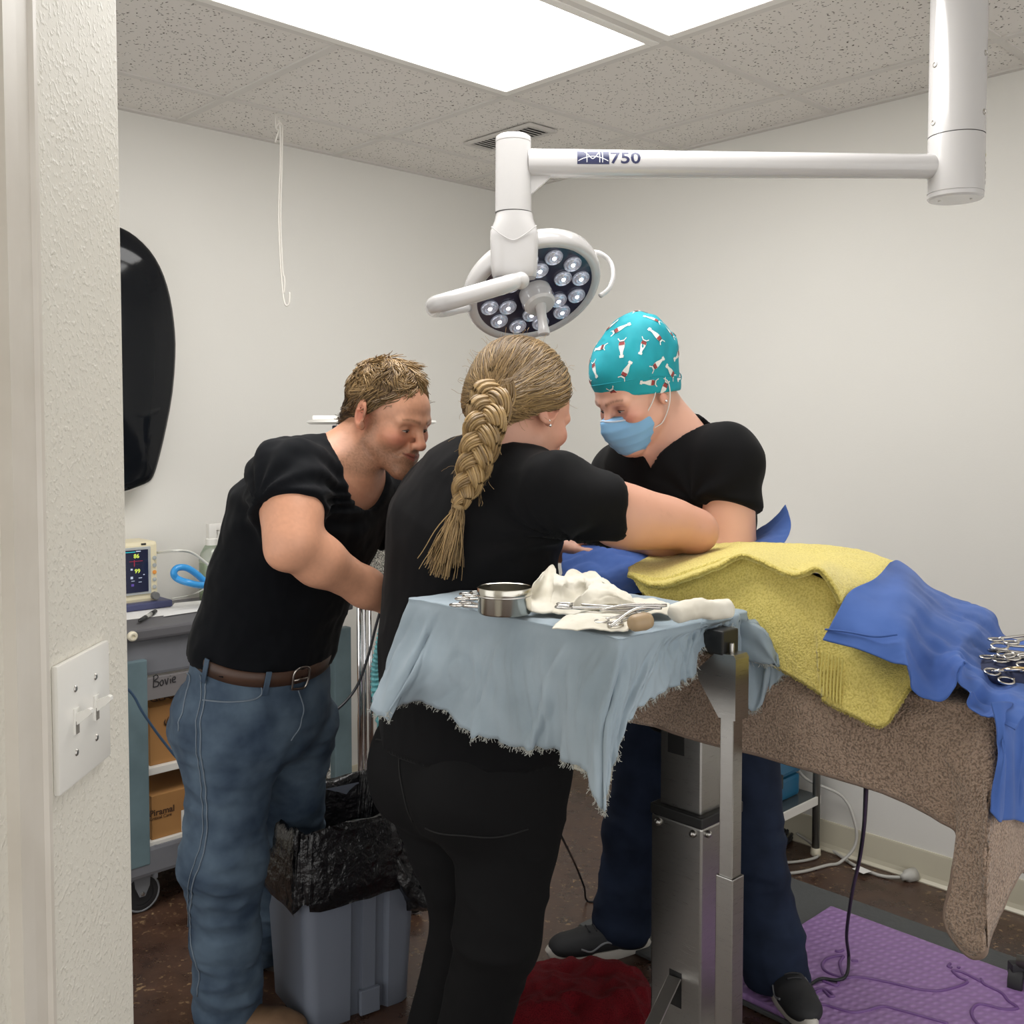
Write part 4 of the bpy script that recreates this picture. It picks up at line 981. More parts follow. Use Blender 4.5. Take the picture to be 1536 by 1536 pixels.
MB().tube(bez([fz(1185, 1240, 0.012), fz(1220, 1262, 0.008), fz(1250, 1277), fz(1280, 1297), fz(1310, 1310), fz(1330, 1315), fz(1354, 1316, 0.012)], 60), 0.0055, 8).obj('cord', M_CABLE_W, pc, True)
t0, t1 = fz(1286, 1302, 0.013), fz(1299, 1308, 0.013)
td = (t1 - t0) / np.linalg.norm(t1 - t0); tn = np.cross([0, 0, 1], td)
MB().box((t0 + t1) / 2, (np.linalg.norm(t1 - t0) * 1.3, 0.035, 0.0012), np.column_stack([td, tn, [0, 0, 1]])).obj('paper_tag', M_PAPER, pc)
k0, k1 = fz(1353, 1316, 0.016), fz(1372, 1311, 0.018)
MB().tube([k0, k0 + (k1 - k0) * 0.25, k0 + (k1 - k0) * 0.4, k1], [0.009, 0.012, 0.019, 0.021], 16).obj('plug', M_CABLE_W, pc, True)
pd = (k1 - k0) / np.linalg.norm(k1 - k0); psd = np.cross([0, 0, 1], pd)
for s in (-1, 1):
    MB().box(k1 + pd * 0.012 + psd * 0.007 * s, (0.024, 0.0015, 0.006), np.column_stack([pd, psd, [0, 0, 1]])).obj('prong', M_CHROME, pc)
cb_ = fz(1190, 1272, 0)
for k, (rx, ry, z, lb) in enumerate(((0.11, 0.07, 0.012, 'black cable coil lying lowest on the floor under the side table'), (0.09, 0.06, 0.026, 'black cable coil lying on top of the other coils under the side table'), (0.12, 0.055, 0.02, 'wide black cable coil half spread under the side table'))):
    t = np.linspace(0, 2 * math.pi * 2.3, 90)
    P = np.array([cb_ + DU * (0.02 * k + (rx + 0.006 * np.sin(3 * q)) * math.cos(q + k)) + D1 * (0.10 + 0.012 * k + ry * math.sin(q + k)) + np.array([0, 0, z + 0.007 * math.sin(2.3 * q + k)]) for q in t])
    MB().tube(P, 0.0055, 7).obj('cable_coil', M_CABLE_K, smooth=True, label=lb, cat='cable', group='black cables under the side table')

# ================================================================== MATS
M_MATD = mat('dark_rubber', srgb(80, 82, 82), 0.75, bump=(90, 0.6, 0.003, 1.0))
slab('rubber_mat', 2.08, 2.775, 0.30, 1.90, 0.001, 0.012, M_MATD, None, kind=None, bevel=0.003)
tag(bpy.data.objects['rubber_mat'], 'dark grey rubber floor mat under the purple mat', 'floor mat')
def mat_purple():
    m = bpy.data.materials.new('purple_foam'); m.use_nodes = True
    nt = m.node_tree; b = nt.nodes['Principled BSDF']; L = nt.links.new
    b.inputs['Base Color'].default_value = srgb(136, 92, 160); b.inputs['Roughness'].default_value = 0.42
    tc = _n(nt, 'ShaderNodeTexCoord'); mp = _n(nt, 'ShaderNodeMapping'); L(tc.outputs['Object'], mp.inputs['Vector'])
    mp.inputs['Rotation'].default_value = (0, 0, -YAW + 0.25)
    hs = []
    for ax in ('X', 'Y'):
        wv = _n(nt, 'ShaderNodeTexWave', wave_type='BANDS', bands_direction=ax); wv.inputs['Scale'].default_value = 11 if ax == 'X' else 16
        L(mp.outputs['Vector'], wv.inputs['Vector']); hs.append(wv.outputs['Fac'])
    mx = _n(nt, 'ShaderNodeMath', operation='MULTIPLY'); L(hs[0], mx.inputs[0]); L(hs[1], mx.inputs[1])
    bp = _n(nt, 'ShaderNodeBump'); bp.inputs['Strength'].default_value = 0.5; bp.inputs['Distance'].default_value = 0.004
    L(mx.outputs['Value'], bp.inputs['Height']); L(bp.outputs['Normal'], b.inputs['Normal'])
    mm = _n(nt, 'ShaderNodeMix', data_type='RGBA'); L(mx.outputs['Value'], mm.inputs['Factor'])
    mm.inputs['A'].default_value = srgb(146, 112, 166); mm.inputs['B'].default_value = srgb(166, 132, 186); L(mm.outputs['Result'], b.inputs['Base Color'])
    return m
pm = empty('purple_mat', R_(2.37, 1.0, 0.012), 'purple quilted foam floor mat with an embossed dog outline', 'floor mat')
slab('mat_pad', 2.085, 2.662, 0.42, 1.452, 0.012, 0.028, mat_purple(), pm, bevel=0.006)
def m6(x, y): return UZ(1116 + x * 0.27344, 1116 + y * 0.27344, 0.0285)
M_EMB = mat('emboss_purple', srgb(112, 76, 136), 0.4); M_EMBL = mat('emboss_light', srgb(172, 134, 196), 0.4)
lines = [[(330, 1415), (420, 1350), (470, 1385), (490, 1380), (440, 1345), (380, 1350)], [(520, 1290), (505, 1325), (430, 1300)],
         [(560, 1280), (540, 1260), (525, 1200), (545, 1165), (500, 1165), (445, 1185), (430, 1220), (460, 1255), (545, 1280), (640, 1280), (800, 1310), (950, 1345), (1060, 1355), (1160, 1335), (1225, 1305), (1180, 1280), (1145, 1245), (1200, 1255), (1300, 1305)],
         [(1300, 1290), (1320, 1320), (1410, 1365), (1450, 1410), (1500, 1450), (1420, 1455), (1340, 1435), (1280, 1430), (1250, 1460), (1255, 1500), (1290, 1545)],
         [(330, 1440), (430, 1430), (520, 1455), (600, 1472), (680, 1460), (760, 1440), (850, 1460), (960, 1490), (1120, 1535)], [(1130, 1205), (1120, 1220), (1140, 1230)], [(1170, 1225), (1185, 1230)], [(590, 1190), (625, 1192)], [(500, 1135), (520, 1140), (545, 1130)]]
for st in lines:
    MB().tube(bez([m6(x, y) for x, y in st], 8 * len(st)), 0.0042, 6).obj('embossed_line', M_EMB, pm, True)
# ---- black cord from the table to the floor
MB().tube(bez([UA(1299, 1150, 1.66), UA(1299, 1185, 1.66), U(1296, 1240, 2.05), U(1289, 1290, 2.2), U(1278, 1340, 2.38), U(1270, 1400, 2.5), U(1273, 1435, 2.55), UZ(1270, 1462, 0.04), UZ(1256, 1470, 0.034), UZ(1232, 1468, 0.034), UZ(1215, 1477, 0.034), UZ(1190, 1490, 0.034)], 90), 0.0042, 8).obj('cord', M_CABLE_K, smooth=True, label='thin black cord hanging from the operating table onto the purple mat', cat='cord')
MB().tube(bez([U(840, 1250, 2.42), UZ(862, 1295, 0.16), UZ(876, 1330, 0.06), UZ(880, 1350, 0.005), UZ(900, 1352, 0.005), UZ(1000, 1345, 0.005)], 40), 0.003, 7).obj('cord', M_CABLE_K, smooth=True, label='thin black cord on the brown floor behind the scrubs trousers', cat='cord')
# ---- horizontal steel foot rail seen between bin and trousers
fr0, fr1 = U(622, 1270, 2.75), U(700, 1272, 2.62)
fb = empty('foot_rail', (fr0 + fr1) / 2 * np.array([1, 1, 0]), 'steel rail low above the floor between the bin and the black trousers', 'rail')
MB().cyl(fr0 - (fr1 - fr0) * 0.3, fr1 + (fr1 - fr0) * 0.6, 0.014, 0.014, 16).obj('rail_bar', M_CHROME, fb, True)
for q in (fr0 - (fr1 - fr0) * 0.25, fr1 + (fr1 - fr0) * 0.55):
    MB().cyl((q[0], q[1], 0.0), (q[0], q[1], q[2]), 0.012, 0.012, 14).obj('rail_leg', M_CHROME, fb, True)
# ---- rolling stool, only one caster and leg end in view
so_ = UZ(1524, 1492, 0.0); scn = so_ + np.array([0.26, -0.15, 0])
sto = empty('rolling_stool', scn, 'rolling stool of which one grey leg with black caster shows beyond the towel', 'stool')
for k in range(5):
    t = math.radians(150 + 72 * k); e_ = scn + np.array([0.30 * math.cos(t), 0.30 * math.sin(t), 0.085])
    lg_ = MB().tube([scn + np.array([0, 0, 0.11]), e_], [0.022, 0.016], 12).obj('leg', mat('stool_metal', srgb(130, 126, 120), 0.35, 0.8), sto, True)
    c = e_ + np.array([0, 0, -0.05])
    MB().lathe([(0.02, -0.018), (0.033, -0.016), (0.035, 0), (0.033, 0.016), (0.02, 0.018)], c, (math.sin(t), math.cos(t) * 0.4, 0), 20).box(c + np.array([0, 0, 0.03]), (0.035, 0.03, 0.035), None, 0.006).obj('caster', M_RUB, lg_, auto=45)
MB().cyl(scn + np.array([0, 0, 0.1]), scn + np.array([0, 0, 0.46]), 0.025, 0.025, 18).obj('column', M_CHROME, sto, True)
MB().lathe([(0.0001, 0.46), (0.15, 0.46), (0.17, 0.475), (0.17, 0.52), (0.15, 0.535), (0.0001, 0.54)], (scn[0], scn[1], 0), n=36).obj('seat', M_BLACKP, sto, True)

# ================================================================== WASTE BIN
M_BIN = mat('bin_grey', srgb(104, 110, 122), 0.42, bump=(220, 0.08, 0.0006))
E1 = np.array([0.827, 0.562, 0]); E2 = np.array([-0.562, 0.827, 0]); BC = np.array([-0.424, 2.475, 0.0])
BZ = 0.47
bn = empty('waste_bin', BC, 'grey plastic waste bin with a black liner folded over its rim', 'waste bin')
def rrect(hw, hd, r, n=9, notch=None):
    pts = []
    for (cx, cy, a0) in ((hw - r, -hd + r, -90), (hw - r, hd - r, 0), (-hw + r, hd - r, 90), (-hw + r, -hd + r, 180)):
        for k in range(n): t = math.radians(a0 + 90 * k / (n - 1)); pts.append((cx + r * math.cos(t), cy + r * math.sin(t)))
    if notch:   # channel in the -y side, running from the last point to the first
        c0_, w0_, dpt = notch
        pts += [(c0_ - w0_ - 0.008, -hd), (c0_ - w0_, -hd + dpt), (c0_ - w0_ * 0.45, -hd + dpt), (c0_ - w0_ * 0.4, -hd + dpt * 0.35), (c0_ + w0_ * 0.4, -hd + dpt * 0.35), (c0_ + w0_ * 0.45, -hd + dpt), (c0_ + w0_, -hd + dpt), (c0_ + w0_ + 0.008, -hd)]
    return pts
V = []; F = []
lv = [(0.0, 0.92), (0.004, 0.94), (0.06, 0.955), (0.25, 1.02), (0.42, 1.085), (BZ, 1.10)]
for z, s in lv:
    dpt = 0.016 if z < 0.46 else 0.0
    nt_ = (0.02, 0.042, dpt)
    for (x, y) in rrect(0.142 * s, 0.125 * s, 0.03, 9, nt_): V.append(BC + E1 * x + E2 * y + np.array([0, 0, z]))
n = len(rrect(0.1, 0.1, 0.03, 9, (0, 0.02, 0.01)))
for r in range(len(lv) - 1):
    for k in range(n): l = (k + 1) % n; F.append((r * n + k, r * n + l, (r + 1) * n + l, (r + 1) * n + k))
F.append(tuple(range(n - 1, -1, -1)))
bo = link_mesh('bin_body', V, F, M_BIN, bn); sharp_edges(bo.data, 35)
MB().box(BC + E1 * 0.02 - E2 * (0.125 * 0.95) + np.array([0, 0, 0.035]), (0.052, 0.012, 0.06), np.column_stack([E1, E2, [0, 0, 1]]), 0.003).obj('vent_foot', M_BIN, bn)
# liner
M_BAG = mat('black_liner', (0.006, 0.006, 0.007, 1), 0.22, bump=(38, 0.55, 0.02, 5.0), coat=0.2)
nu = 260
us = np.linspace(0, 1, nu, endpoint=False)
base = np.array(bez([np.array(p + (0,)) for p in (rrect(1, 1, 0.28, 9) + [rrect(1, 1, 0.28, 9)[0]])], nu + 1))[:nu, :2]
prof = [(0.66, -0.30), (0.72, -0.2), (0.80, -0.10), (0.90, -0.03), (0.985, 0.0), (1.0, 0.018), (1.03, 0.018), (1.06, 0.0), (1.075, -0.03), (1.085, -0.06), (1.09, -0.09), (1.085, -0.105), (1.07, -0.115), (1.055, -0.12)]
G = []
for j, (s, dz) in enumerate(prof):
    x = base[:, 0] * 0.156 * s; y = base[:, 1] * 0.139 * s
    droop = 1.0 + 0.45 * np.sin(us * 2 * math.pi * 1 + 2.3) * (1 if dz < 0 else 0) + 0.2 * np.sin(us * 2 * math.pi * 3 + 0.5)
    z = BZ + np.ones(nu) * dz * (droop if (j > 6 and dz < 0) else 1.0)
    P = BC + x[:, None] * E1 + y[:, None] * E2 + z[:, None] * np.array([0, 0, 1.0])
    nrm = (x[:, None] * E1 + y[:, None] * E2); nrm /= np.linalg.norm(nrm, axis=1)[:, None]
    Q = np.column_stack([us * 26 * math.cos(0.4) + j * 0.35, np.full(nu, j * 0.45), us * 5])
    w1 = 1 - np.abs(fbm(Q, 3, 3)); Q2 = np.column_stack([base[:, 0] * 4, base[:, 1] * 4, np.full(nu, j * 0.3)])
    amp = 0.016 if j > 5 else 0.012
    P = P + nrm * ((w1 - 0.6) * amp * 1.6)[:, None] + np.array([0, 0, 1.0]) * (fbm(Q2, 9, 3) * 0.022 * (1.0 if 3 <= j <= 8 else 0.5))[:, None]
    G.append(P)
V = np.vstack(G); F = []
for j in range(len(prof) - 1):
    for k in range(nu): l = (k + 1) % nu; F.append((j * nu + k, j * nu + l, (j + 1) * nu + l, (j + 1) * nu + k))
F.append(tuple(range(nu)))
link_mesh('liner', V, F, M_BAG, bn, True)
# knotted tail of the liner at the right corner
kp = bez([U(575, 1243, 2.47), U(590, 1270, 2.42), U(597, 1290, 2.41), U(612, 1315, 2.42), U(630, 1340, 2.43), U(640, 1362, 2.44)], 40)
kr = np.interp(np.linspace(0, 1, 40), [0, 0.18, 0.33, 0.42, 0.6, 0.85, 1], [0.055, 0.045, 0.018, 0.02, 0.034, 0.04, 0.012])
mb = MB().tube(kp, kr, 28)
Vk = np.array(mb.v); ctr = np.repeat(kp, 28, 0); dd = Vk - ctr
Vk = ctr + dd * (1 + 0.35 * fbm(np.column_stack([np.tile(np.arange(28), 40) * 0.9, np.repeat(np.arange(40), 28) * 0.12, np.zeros(1120)]), 5, 3))[:, None]
link_mesh('liner_knot', Vk, mb.f, M_BAG, bn, True)
# ================================================================== SIGNED-DISTANCE SCULPTING
def _nrm(v): v = np.asarray(v, float); return v / (np.linalg.norm(v) + 1e-12)
class Sdf:
    def __init__(s, g=1.0): s.ops = []; s.g = g
    def _add(s, fn, k, mode, bc=None, br=0.0): s.ops.append((fn, k, mode, bc, br)); return s
    def cone(s, a, b, r1, r2=None, k=0.02, mode='u'):
        a = np.asarray(a, float); b = np.asarray(b, float); r2 = r1 if r2 is None else r2
        r1 = r1 * s.g; r2 = r2 * s.g
        ba = b - a; L2 = ba @ ba + 1e-12
        def f(P):
            pa = P - a; t = np.clip(pa @ ba / L2, 0, 1)
            q = pa - t[:, None] * ba
            return np.sqrt((q * q).sum(1)) - (r1 + (r2 - r1) * t)
        return s._add(f, k, mode, (a + b) / 2, math.sqrt(L2) / 2 + max(r1, r2))
    def ell(s, c, r, R=None, k=0.02, mode='u'):
        c = np.asarray(c, float); r = np.asarray(r, float) * s.g; R = np.eye(3) if R is None else np.asarray(R, float)
        def f(P):
            q = (P - c) @ R; x = q / r; k0 = np.sqrt((x * x).sum(1)) + 1e-9; y = x / r; k1 = np.sqrt((y * y).sum(1)) + 1e-9
            return k0 * (k0 - 1) / k1
        return s._add(f, k, mode, c, float(r.max()))
    def ecap(s, a, b, ra, rb, side, k=0.03, mode='u'):
        """tapered capsule of elliptic section: ra,rb=(half width along side, half depth)"""
        a = np.asarray(a, float); b = np.asarray(b, float); ba = b - a; L2 = ba @ ba + 1e-12; w = ba / math.sqrt(L2)
        u = np.asarray(side, float); u = _nrm(u - w * (u @ w)); v = np.cross(w, u); ra = np.asarray(ra, float) * s.g; rb = np.asarray(rb, float) * s.g
        def f(P):
            pa = P - a; t = np.clip(pa @ ba / L2, 0, 1); q = pa - t[:, None] * ba
            ru = ra[0] + (rb[0] - ra[0]) * t; rv = ra[1] + (rb[1] - ra[1]) * t; rw = np.minimum(ru, rv)
            x, y, z = q @ u / ru, q @ v / rv, q @ w / rw
            k0 = np.sqrt(x * x + y * y + z * z) + 1e-9; k1 = np.sqrt((x / ru) ** 2 + (y / rv) ** 2 + (z / rw) ** 2) + 1e-9
            return k0 * (k0 - 1) / k1
        return s._add(f, k, mode, (a + b) / 2, math.sqrt(L2) / 2 + float(max(ra.max(), rb.max())))
    def sleeve(s, a, b, r1, r2, t, n, k=0.03, kh=0.006):
        """tapered tube from a towards b, cut at fraction t by a plane of normal n"""
        a = np.asarray(a, float); b = np.asarray(b, float); r1 = r1 * s.g; r2 = r2 * s.g
        ba = b - a; L2 = ba @ ba; pc = a + ba * t; n = _nrm(n)
        def f(P):
            pa = P - a; q = np.clip(pa @ ba / L2, 0, 1); w = pa - q[:, None] * ba
            d = np.sqrt((w * w).sum(1)) - (r1 + (r2 - r1) * q); e = (P - pc) @ n
            h = np.clip(0.5 - 0.5 * (e - d) / kh, 0, 1); return e * (1 - h) + d * h + kh * h * (1 - h)
        return s._add(f, k, 'u', (a + b) / 2, math.sqrt(L2) / 2 + max(r1, r2))
    def plane(s, p, n, k=0.004, mode='i'):
        """keep the side opposite to n"""
        p = np.asarray(p, float); n = _nrm(n)
        return s._add(lambda P: (P - p) @ n, k, mode)
    def fn(s, f, k=0.005, mode='s'): return s._add(f, k, mode)
    def near(s, P, cell=0.11):
        """same as calling, for points close to the surface: parts far from each cell are skipped"""
        key = np.floor(P / cell).astype(np.int64); key = (key[:, 0] * 73856093) ^ (key[:, 1] * 19349663) ^ (key[:, 2] * 83492791)
        o = np.argsort(key, kind='stable'); ks = key[o]; cut = np.flatnonzero(np.diff(ks)) + 1
        out = np.empty(len(P))
        for ix in np.split(o, cut):
            Q = P[ix]; lo = Q.min(0); hi = Q.max(0); c = (lo + hi) / 2; r = np.linalg.norm(hi - lo) / 2
            out[ix] = s(Q, c, r)
        return out
    def __call__(s, P, cc=None, cr=0.0):
        d = None
        for f, k, mode, bc, br in s.ops:
            if cc is not None and bc is not None and mode != 'i' and np.linalg.norm(bc - cc) - br - cr > 0.06 + k: continue
            if d is None and mode != 'u': d = np.full(len(P), 0.1)
            e = f(P)
            if d is None: d = e; continue
            if mode == 'u':
                h = np.clip(0.5 + 0.5 * (e - d) / k, 0, 1); d = e * (1 - h) + d * h - k * h * (1 - h)
            elif mode == 's':
                h = np.clip(0.5 - 0.5 * (e + d) / k, 0, 1); d = d * (1 - h) - e * h + k * h * (1 - h)
            elif mode == 'i':
                h = np.clip(0.5 - 0.5 * (e - d) / k, 0, 1); d = e * (1 - h) + d * h + k * h * (1 - h)
        return d if d is not None else np.full(len(P), 0.1)
    def grad(s, P, e=0.0015):
        ev = s.near if len(P) > 3000 else s
        d0 = ev(P)
        g = np.stack([ev(P + np.eye(3)[i] * e) - d0 for i in range(3)], 1) / e
        return d0, g
    def project(s, P, it=2, e=0.0015):
        for _ in range(it):
            d, g = s.grad(P, e); g2 = (g * g).sum(1)[:, None] + 1e-9
            P = P - np.clip(d, -0.01, 0.01)[:, None] * g / g2
        return P
def sdf_mesh(S, lo, hi, h, proj=1):
    lo = np.asarray(lo, float); hi = np.asarray(hi, float); B = 4
    nb = np.ceil((hi - lo) / (h * B)).astype(int) + 1
    cx = [lo[i] + (np.arange(nb[i]) + 0.5) * h * B - h * 0.5 for i in range(3)]
    Pc = np.stack(np.meshgrid(*cx, indexing='ij'), -1).reshape(-1, 3)
    dc = np.concatenate([S(q) for q in np.array_split(Pc, max(1, len(Pc) // 150000))])
    near = np.abs(dc) < h * B * 1.45
    D = np.repeat(np.repeat(np.repeat(dc.reshape(nb).astype(np.float32), B, 0), B, 1), B, 2)
    bi = np.argwhere(near.reshape(nb))
    off = np.stack(np.meshgrid(*[np.arange(B)] * 3, indexing='ij'), -1).reshape(-1, 3)
    gi = (bi[:, None, :] * B + off[None]).reshape(-1, 3)
    val = S.near(lo + gi * h).astype(np.float32)
    D[gi[:, 0], gi[:, 1], gi[:, 2]] = val
    neg = D < 0
    nx, ny, nz = D.shape
    cnt = np.zeros((nx - 1, ny - 1, nz - 1), np.uint8)
    for dx in (0, 1):
        for dy in (0, 1):
            for dz in (0, 1): cnt += neg[dx:nx - 1 + dx, dy:ny - 1 + dy, dz:nz - 1 + dz]
    act = np.argwhere((cnt > 0) & (cnt < 8))
    ids = np.ravel_multi_index(act.T, cnt.shape)
    cs = np.array([(i, j, k) for i in (0, 1) for j in (0, 1) for k in (0, 1)])
    cv = np.stack([D[act[:, 0] + c[0], act[:, 1] + c[1], act[:, 2] + c[2]] for c in cs], 1).astype(float)
    acc = np.zeros((len(act), 3)); num = np.zeros(len(act))
    for a in range(8):
        for b in range(a + 1, 8):
            if np.abs(cs[a] - cs[b]).sum() != 1: continue
            va, vb = cv[:, a], cv[:, b]; m = (va < 0) != (vb < 0)
            t = np.where(m, va / np.where(m, va - vb, 1), 0)
            acc += np.where(m[:, None], cs[a] + t[:, None] * (cs[b] - cs[a]), 0); num += m
    V = lo + (act + acc / num[:, None]) * h
    F = []
    for ax in range(3):
        o1, o2 = [(1, 2), (2, 0), (0, 1)][ax]
        sl0 = [slice(None)] * 3; sl1 = [slice(None)] * 3
        sl0[ax] = slice(0, -1); sl1[ax] = slice(1, None)
        e = np.argwhere(neg[tuple(sl0)] != neg[tuple(sl1)])
        e = e[(e[:, o1] > 0) & (e[:, o2] > 0) & (e[:, o1] < D.shape[o1] - 1) & (e[:, o2] < D.shape[o2] - 1)]
        q = []
        for d1_, d2_ in ((1, 1), (0, 1), (0, 0), (1, 0)):
            c = e.copy(); c[:, o1] -= d1_; c[:, o2] -= d2_
            q.append(np.searchsorted(ids, np.ravel_multi_index(c.T, cnt.shape)))
        q = np.stack(q, 1)
        flip = ~neg[e[:, 0], e[:, 1], e[:, 2]]
        q[flip] = q[flip][:, ::-1]
        F.append(q)
    F = np.concatenate(F)
    if proj: V = S.project(V, proj)
    return V, F
def vnormals(V, F):
    n = np.cross(V[F[:, 2]] - V[F[:, 0]], V[F[:, 3]] - V[F[:, 1]]) if F.shape[1] == 4 else np.cross(V[F[:, 1]] - V[F[:, 0]], V[F[:, 2]] - V[F[:, 0]])
    N = np.zeros_like(V)
    for k in range(F.shape[1]): np.add.at(N, F[:, k], n)
    return N / (np.linalg.norm(N, axis=1)[:, None] + 1e-12)
def refine(V, F, sel, S=None, it=1):
    """split the quads whose corners are all selected in four; border quads become n-gons (no cracks)"""
    bm = bmesh.new()
    vs = [bm.verts.new(v) for v in V.tolist()]
    for f in F.tolist(): 
        if len(set(f)) == 4: bm.faces.new([vs[i] for i in f])
    bm.verts.index_update(); bm.edges.ensure_lookup_table()
    ed = [e for e in bm.edges if sel[e.verts[0].index] and sel[e.verts[1].index]]
    bmesh.ops.subdivide_edges(bm, edges=ed, cuts=1, use_grid_fill=True)
    bm.verts.index_update()
    V2 = np.array([q.co[:] for q in bm.verts]); F2 = [[q.index for q in f.verts] for f in bm.faces]
    bm.free()
    if S is not None:
        new = np.arange(len(V2)) >= len(V)
        V2[new] = S.project(V2[new], 2)
    return V2, F2
def set_colors(o, C):
    me = o.data; at = me.color_attributes.new('Col', 'FLOAT_COLOR', 'POINT')
    A = np.ones((len(me.vertices), 4), np.float32); A[:, :3] = C
    at.data.foreach_set('color', A.ravel())
def lin(r, g, b): return np.array(srgb(r, g, b)[:3])

# ------------------------------------------------------------------ heads and hands
class Head:
    def __init__(s, c, f, up_hint=(0, 0, 1), scale=1.0):
        s.c = np.asarray(c, float); s.f = _nrm(f); r = _nrm(np.cross(s.f, up_hint)); u = np.cross(r, s.f)
        s.R = np.column_stack([r, s.f, u]); s.s = scale       # columns: right, forward, up
    def w(s, x, y, z): return s.c + s.R @ (np.array([x, y, z]) * s.s)
    def loc(s, P): return (P - s.c) @ s.R / s.s
def head_sdf(S, H, male=False, ears=(1, -1), smile=0.0, mouth=True):
    k = H.s / S.g; w = H.w; R = H.R
    def E(c, r, kk=0.02, mode='u'): S.ell(w(*c), np.array(r) * k, R, kk, mode)
    def Cn(a, b, r1, r2, kk=0.012, mode='u'): S.cone(w(*a), w(*b), r1 * k, r2 * k, kk, mode)
    E((0, -0.016, 0.042), (0.073, 0.094, 0.080), 0.02)
    E((0, 0.030, -0.020), (0.060, 0.060, 0.080), 0.03)
    E((0, 0.052, 0.035), (0.054, 0.040, 0.042), 0.03)               # forehead
    jw = 0.050 if male else 0.044
    for sx in (1, -1):
        Cn((sx * jw, 0.010, -0.052), (sx * 0.018, 0.078, -0.098), 0.022, 0.017, 0.03)
        E((sx * 0.040, 0.064, -0.022), (0.026, 0.026, 0.022), 0.022)      # cheek
    E((0, 0.086, -0.098), (0.024, 0.018, 0.018), 0.02)
    for sx in (1, -1): Cn((sx * 0.012, 0.093, 0.021), (sx * 0.045, 0.078, 0.018), 0.010, 0.009, 0.014)     # brow
    for sx in (1, -1): E((sx * 0.031, 0.097, 0.0005), (0.018, 0.013, 0.012), 0.012, 's')                     # sockets
    for sx in (1, -1): E((sx * 0.031, 0.0775, 0.0005), (0.0145, 0.0125, 0.0115), 0.005)                      # lids
    Cn((0, 0.094, 0.010), (0, 0.113, -0.026), 0.0075, 0.0105, 0.012)                                        # nose
    E((0, 0.1135, -0.029), (0.0125, 0.0115, 0.010), 0.008)
    for sx in (1, -1): E((sx * 0.0135, 0.1035, -0.0325), (0.0085, 0.010, 0.0078), 0.006)
    for sx in (1, -1): E((sx * 0.0065, 0.109, -0.0405), (0.0038, 0.0045, 0.003), 0.003, 's')
    E((0, 0.084, -0.062), (0.034, 0.020, 0.022), 0.02)                                                       # muzzle
    if mouth:
        zc = 0.007 * smile; wd = 0.023 + 0.005 * smile; lr = 0.68 if male else 1.0
        for sx in (1, -1):
            Cn((0, 0.1015, -0.0555), (sx * wd * 0.9, 0.090, -0.0585 + zc), 0.0055 * lr, 0.0028 * lr, 0.005)
            Cn((0, 0.1005, -0.0665), (sx * wd * 0.8, 0.0905, -0.063 + zc), 0.0068 * lr, 0.003 * lr, 0.005)
            Cn((0, 0.1085, -0.0603), (sx * wd, 0.0955, -0.0600 + zc), 0.0016, 0.0014, 0.003, 's')
            if smile: Cn((sx * 0.021, 0.098, -0.034), (sx * 0.036, 0.084, -0.055), 0.0035, 0.003, 0.010, 's')  # fold beside the nose
    for sx in ears:
        e = _nrm(np.array([0.35 * sx, 1, 0])); Re = np.column_stack([R @ np.array([0.92 * sx, -0.38, 0]), R @ np.array([0.38 * sx, 0.92, 0]), R @ np.array([0, 0, 1.0])])
        S.ell(w(sx * 0.0815, -0.012, 0.004), np.array([0.0085, 0.022, 0.034]) * k, Re, 0.005)
        S.ell(w(sx * 0.0895, -0.007, 0.004), np.array([0.0075, 0.0125, 0.021]) * k, Re, 0.004, 's')
        S.ell(w(sx * 0.080, 0.000, -0.020), np.array([0.006, 0.010, 0.011]) * k, Re, 0.005)
        S.cone(w(sx * 0.085, -0.020, 0.010), w(sx * 0.083, -0.004, 0.020), 0.0028 * k, 0.0022 * k, 0.003)
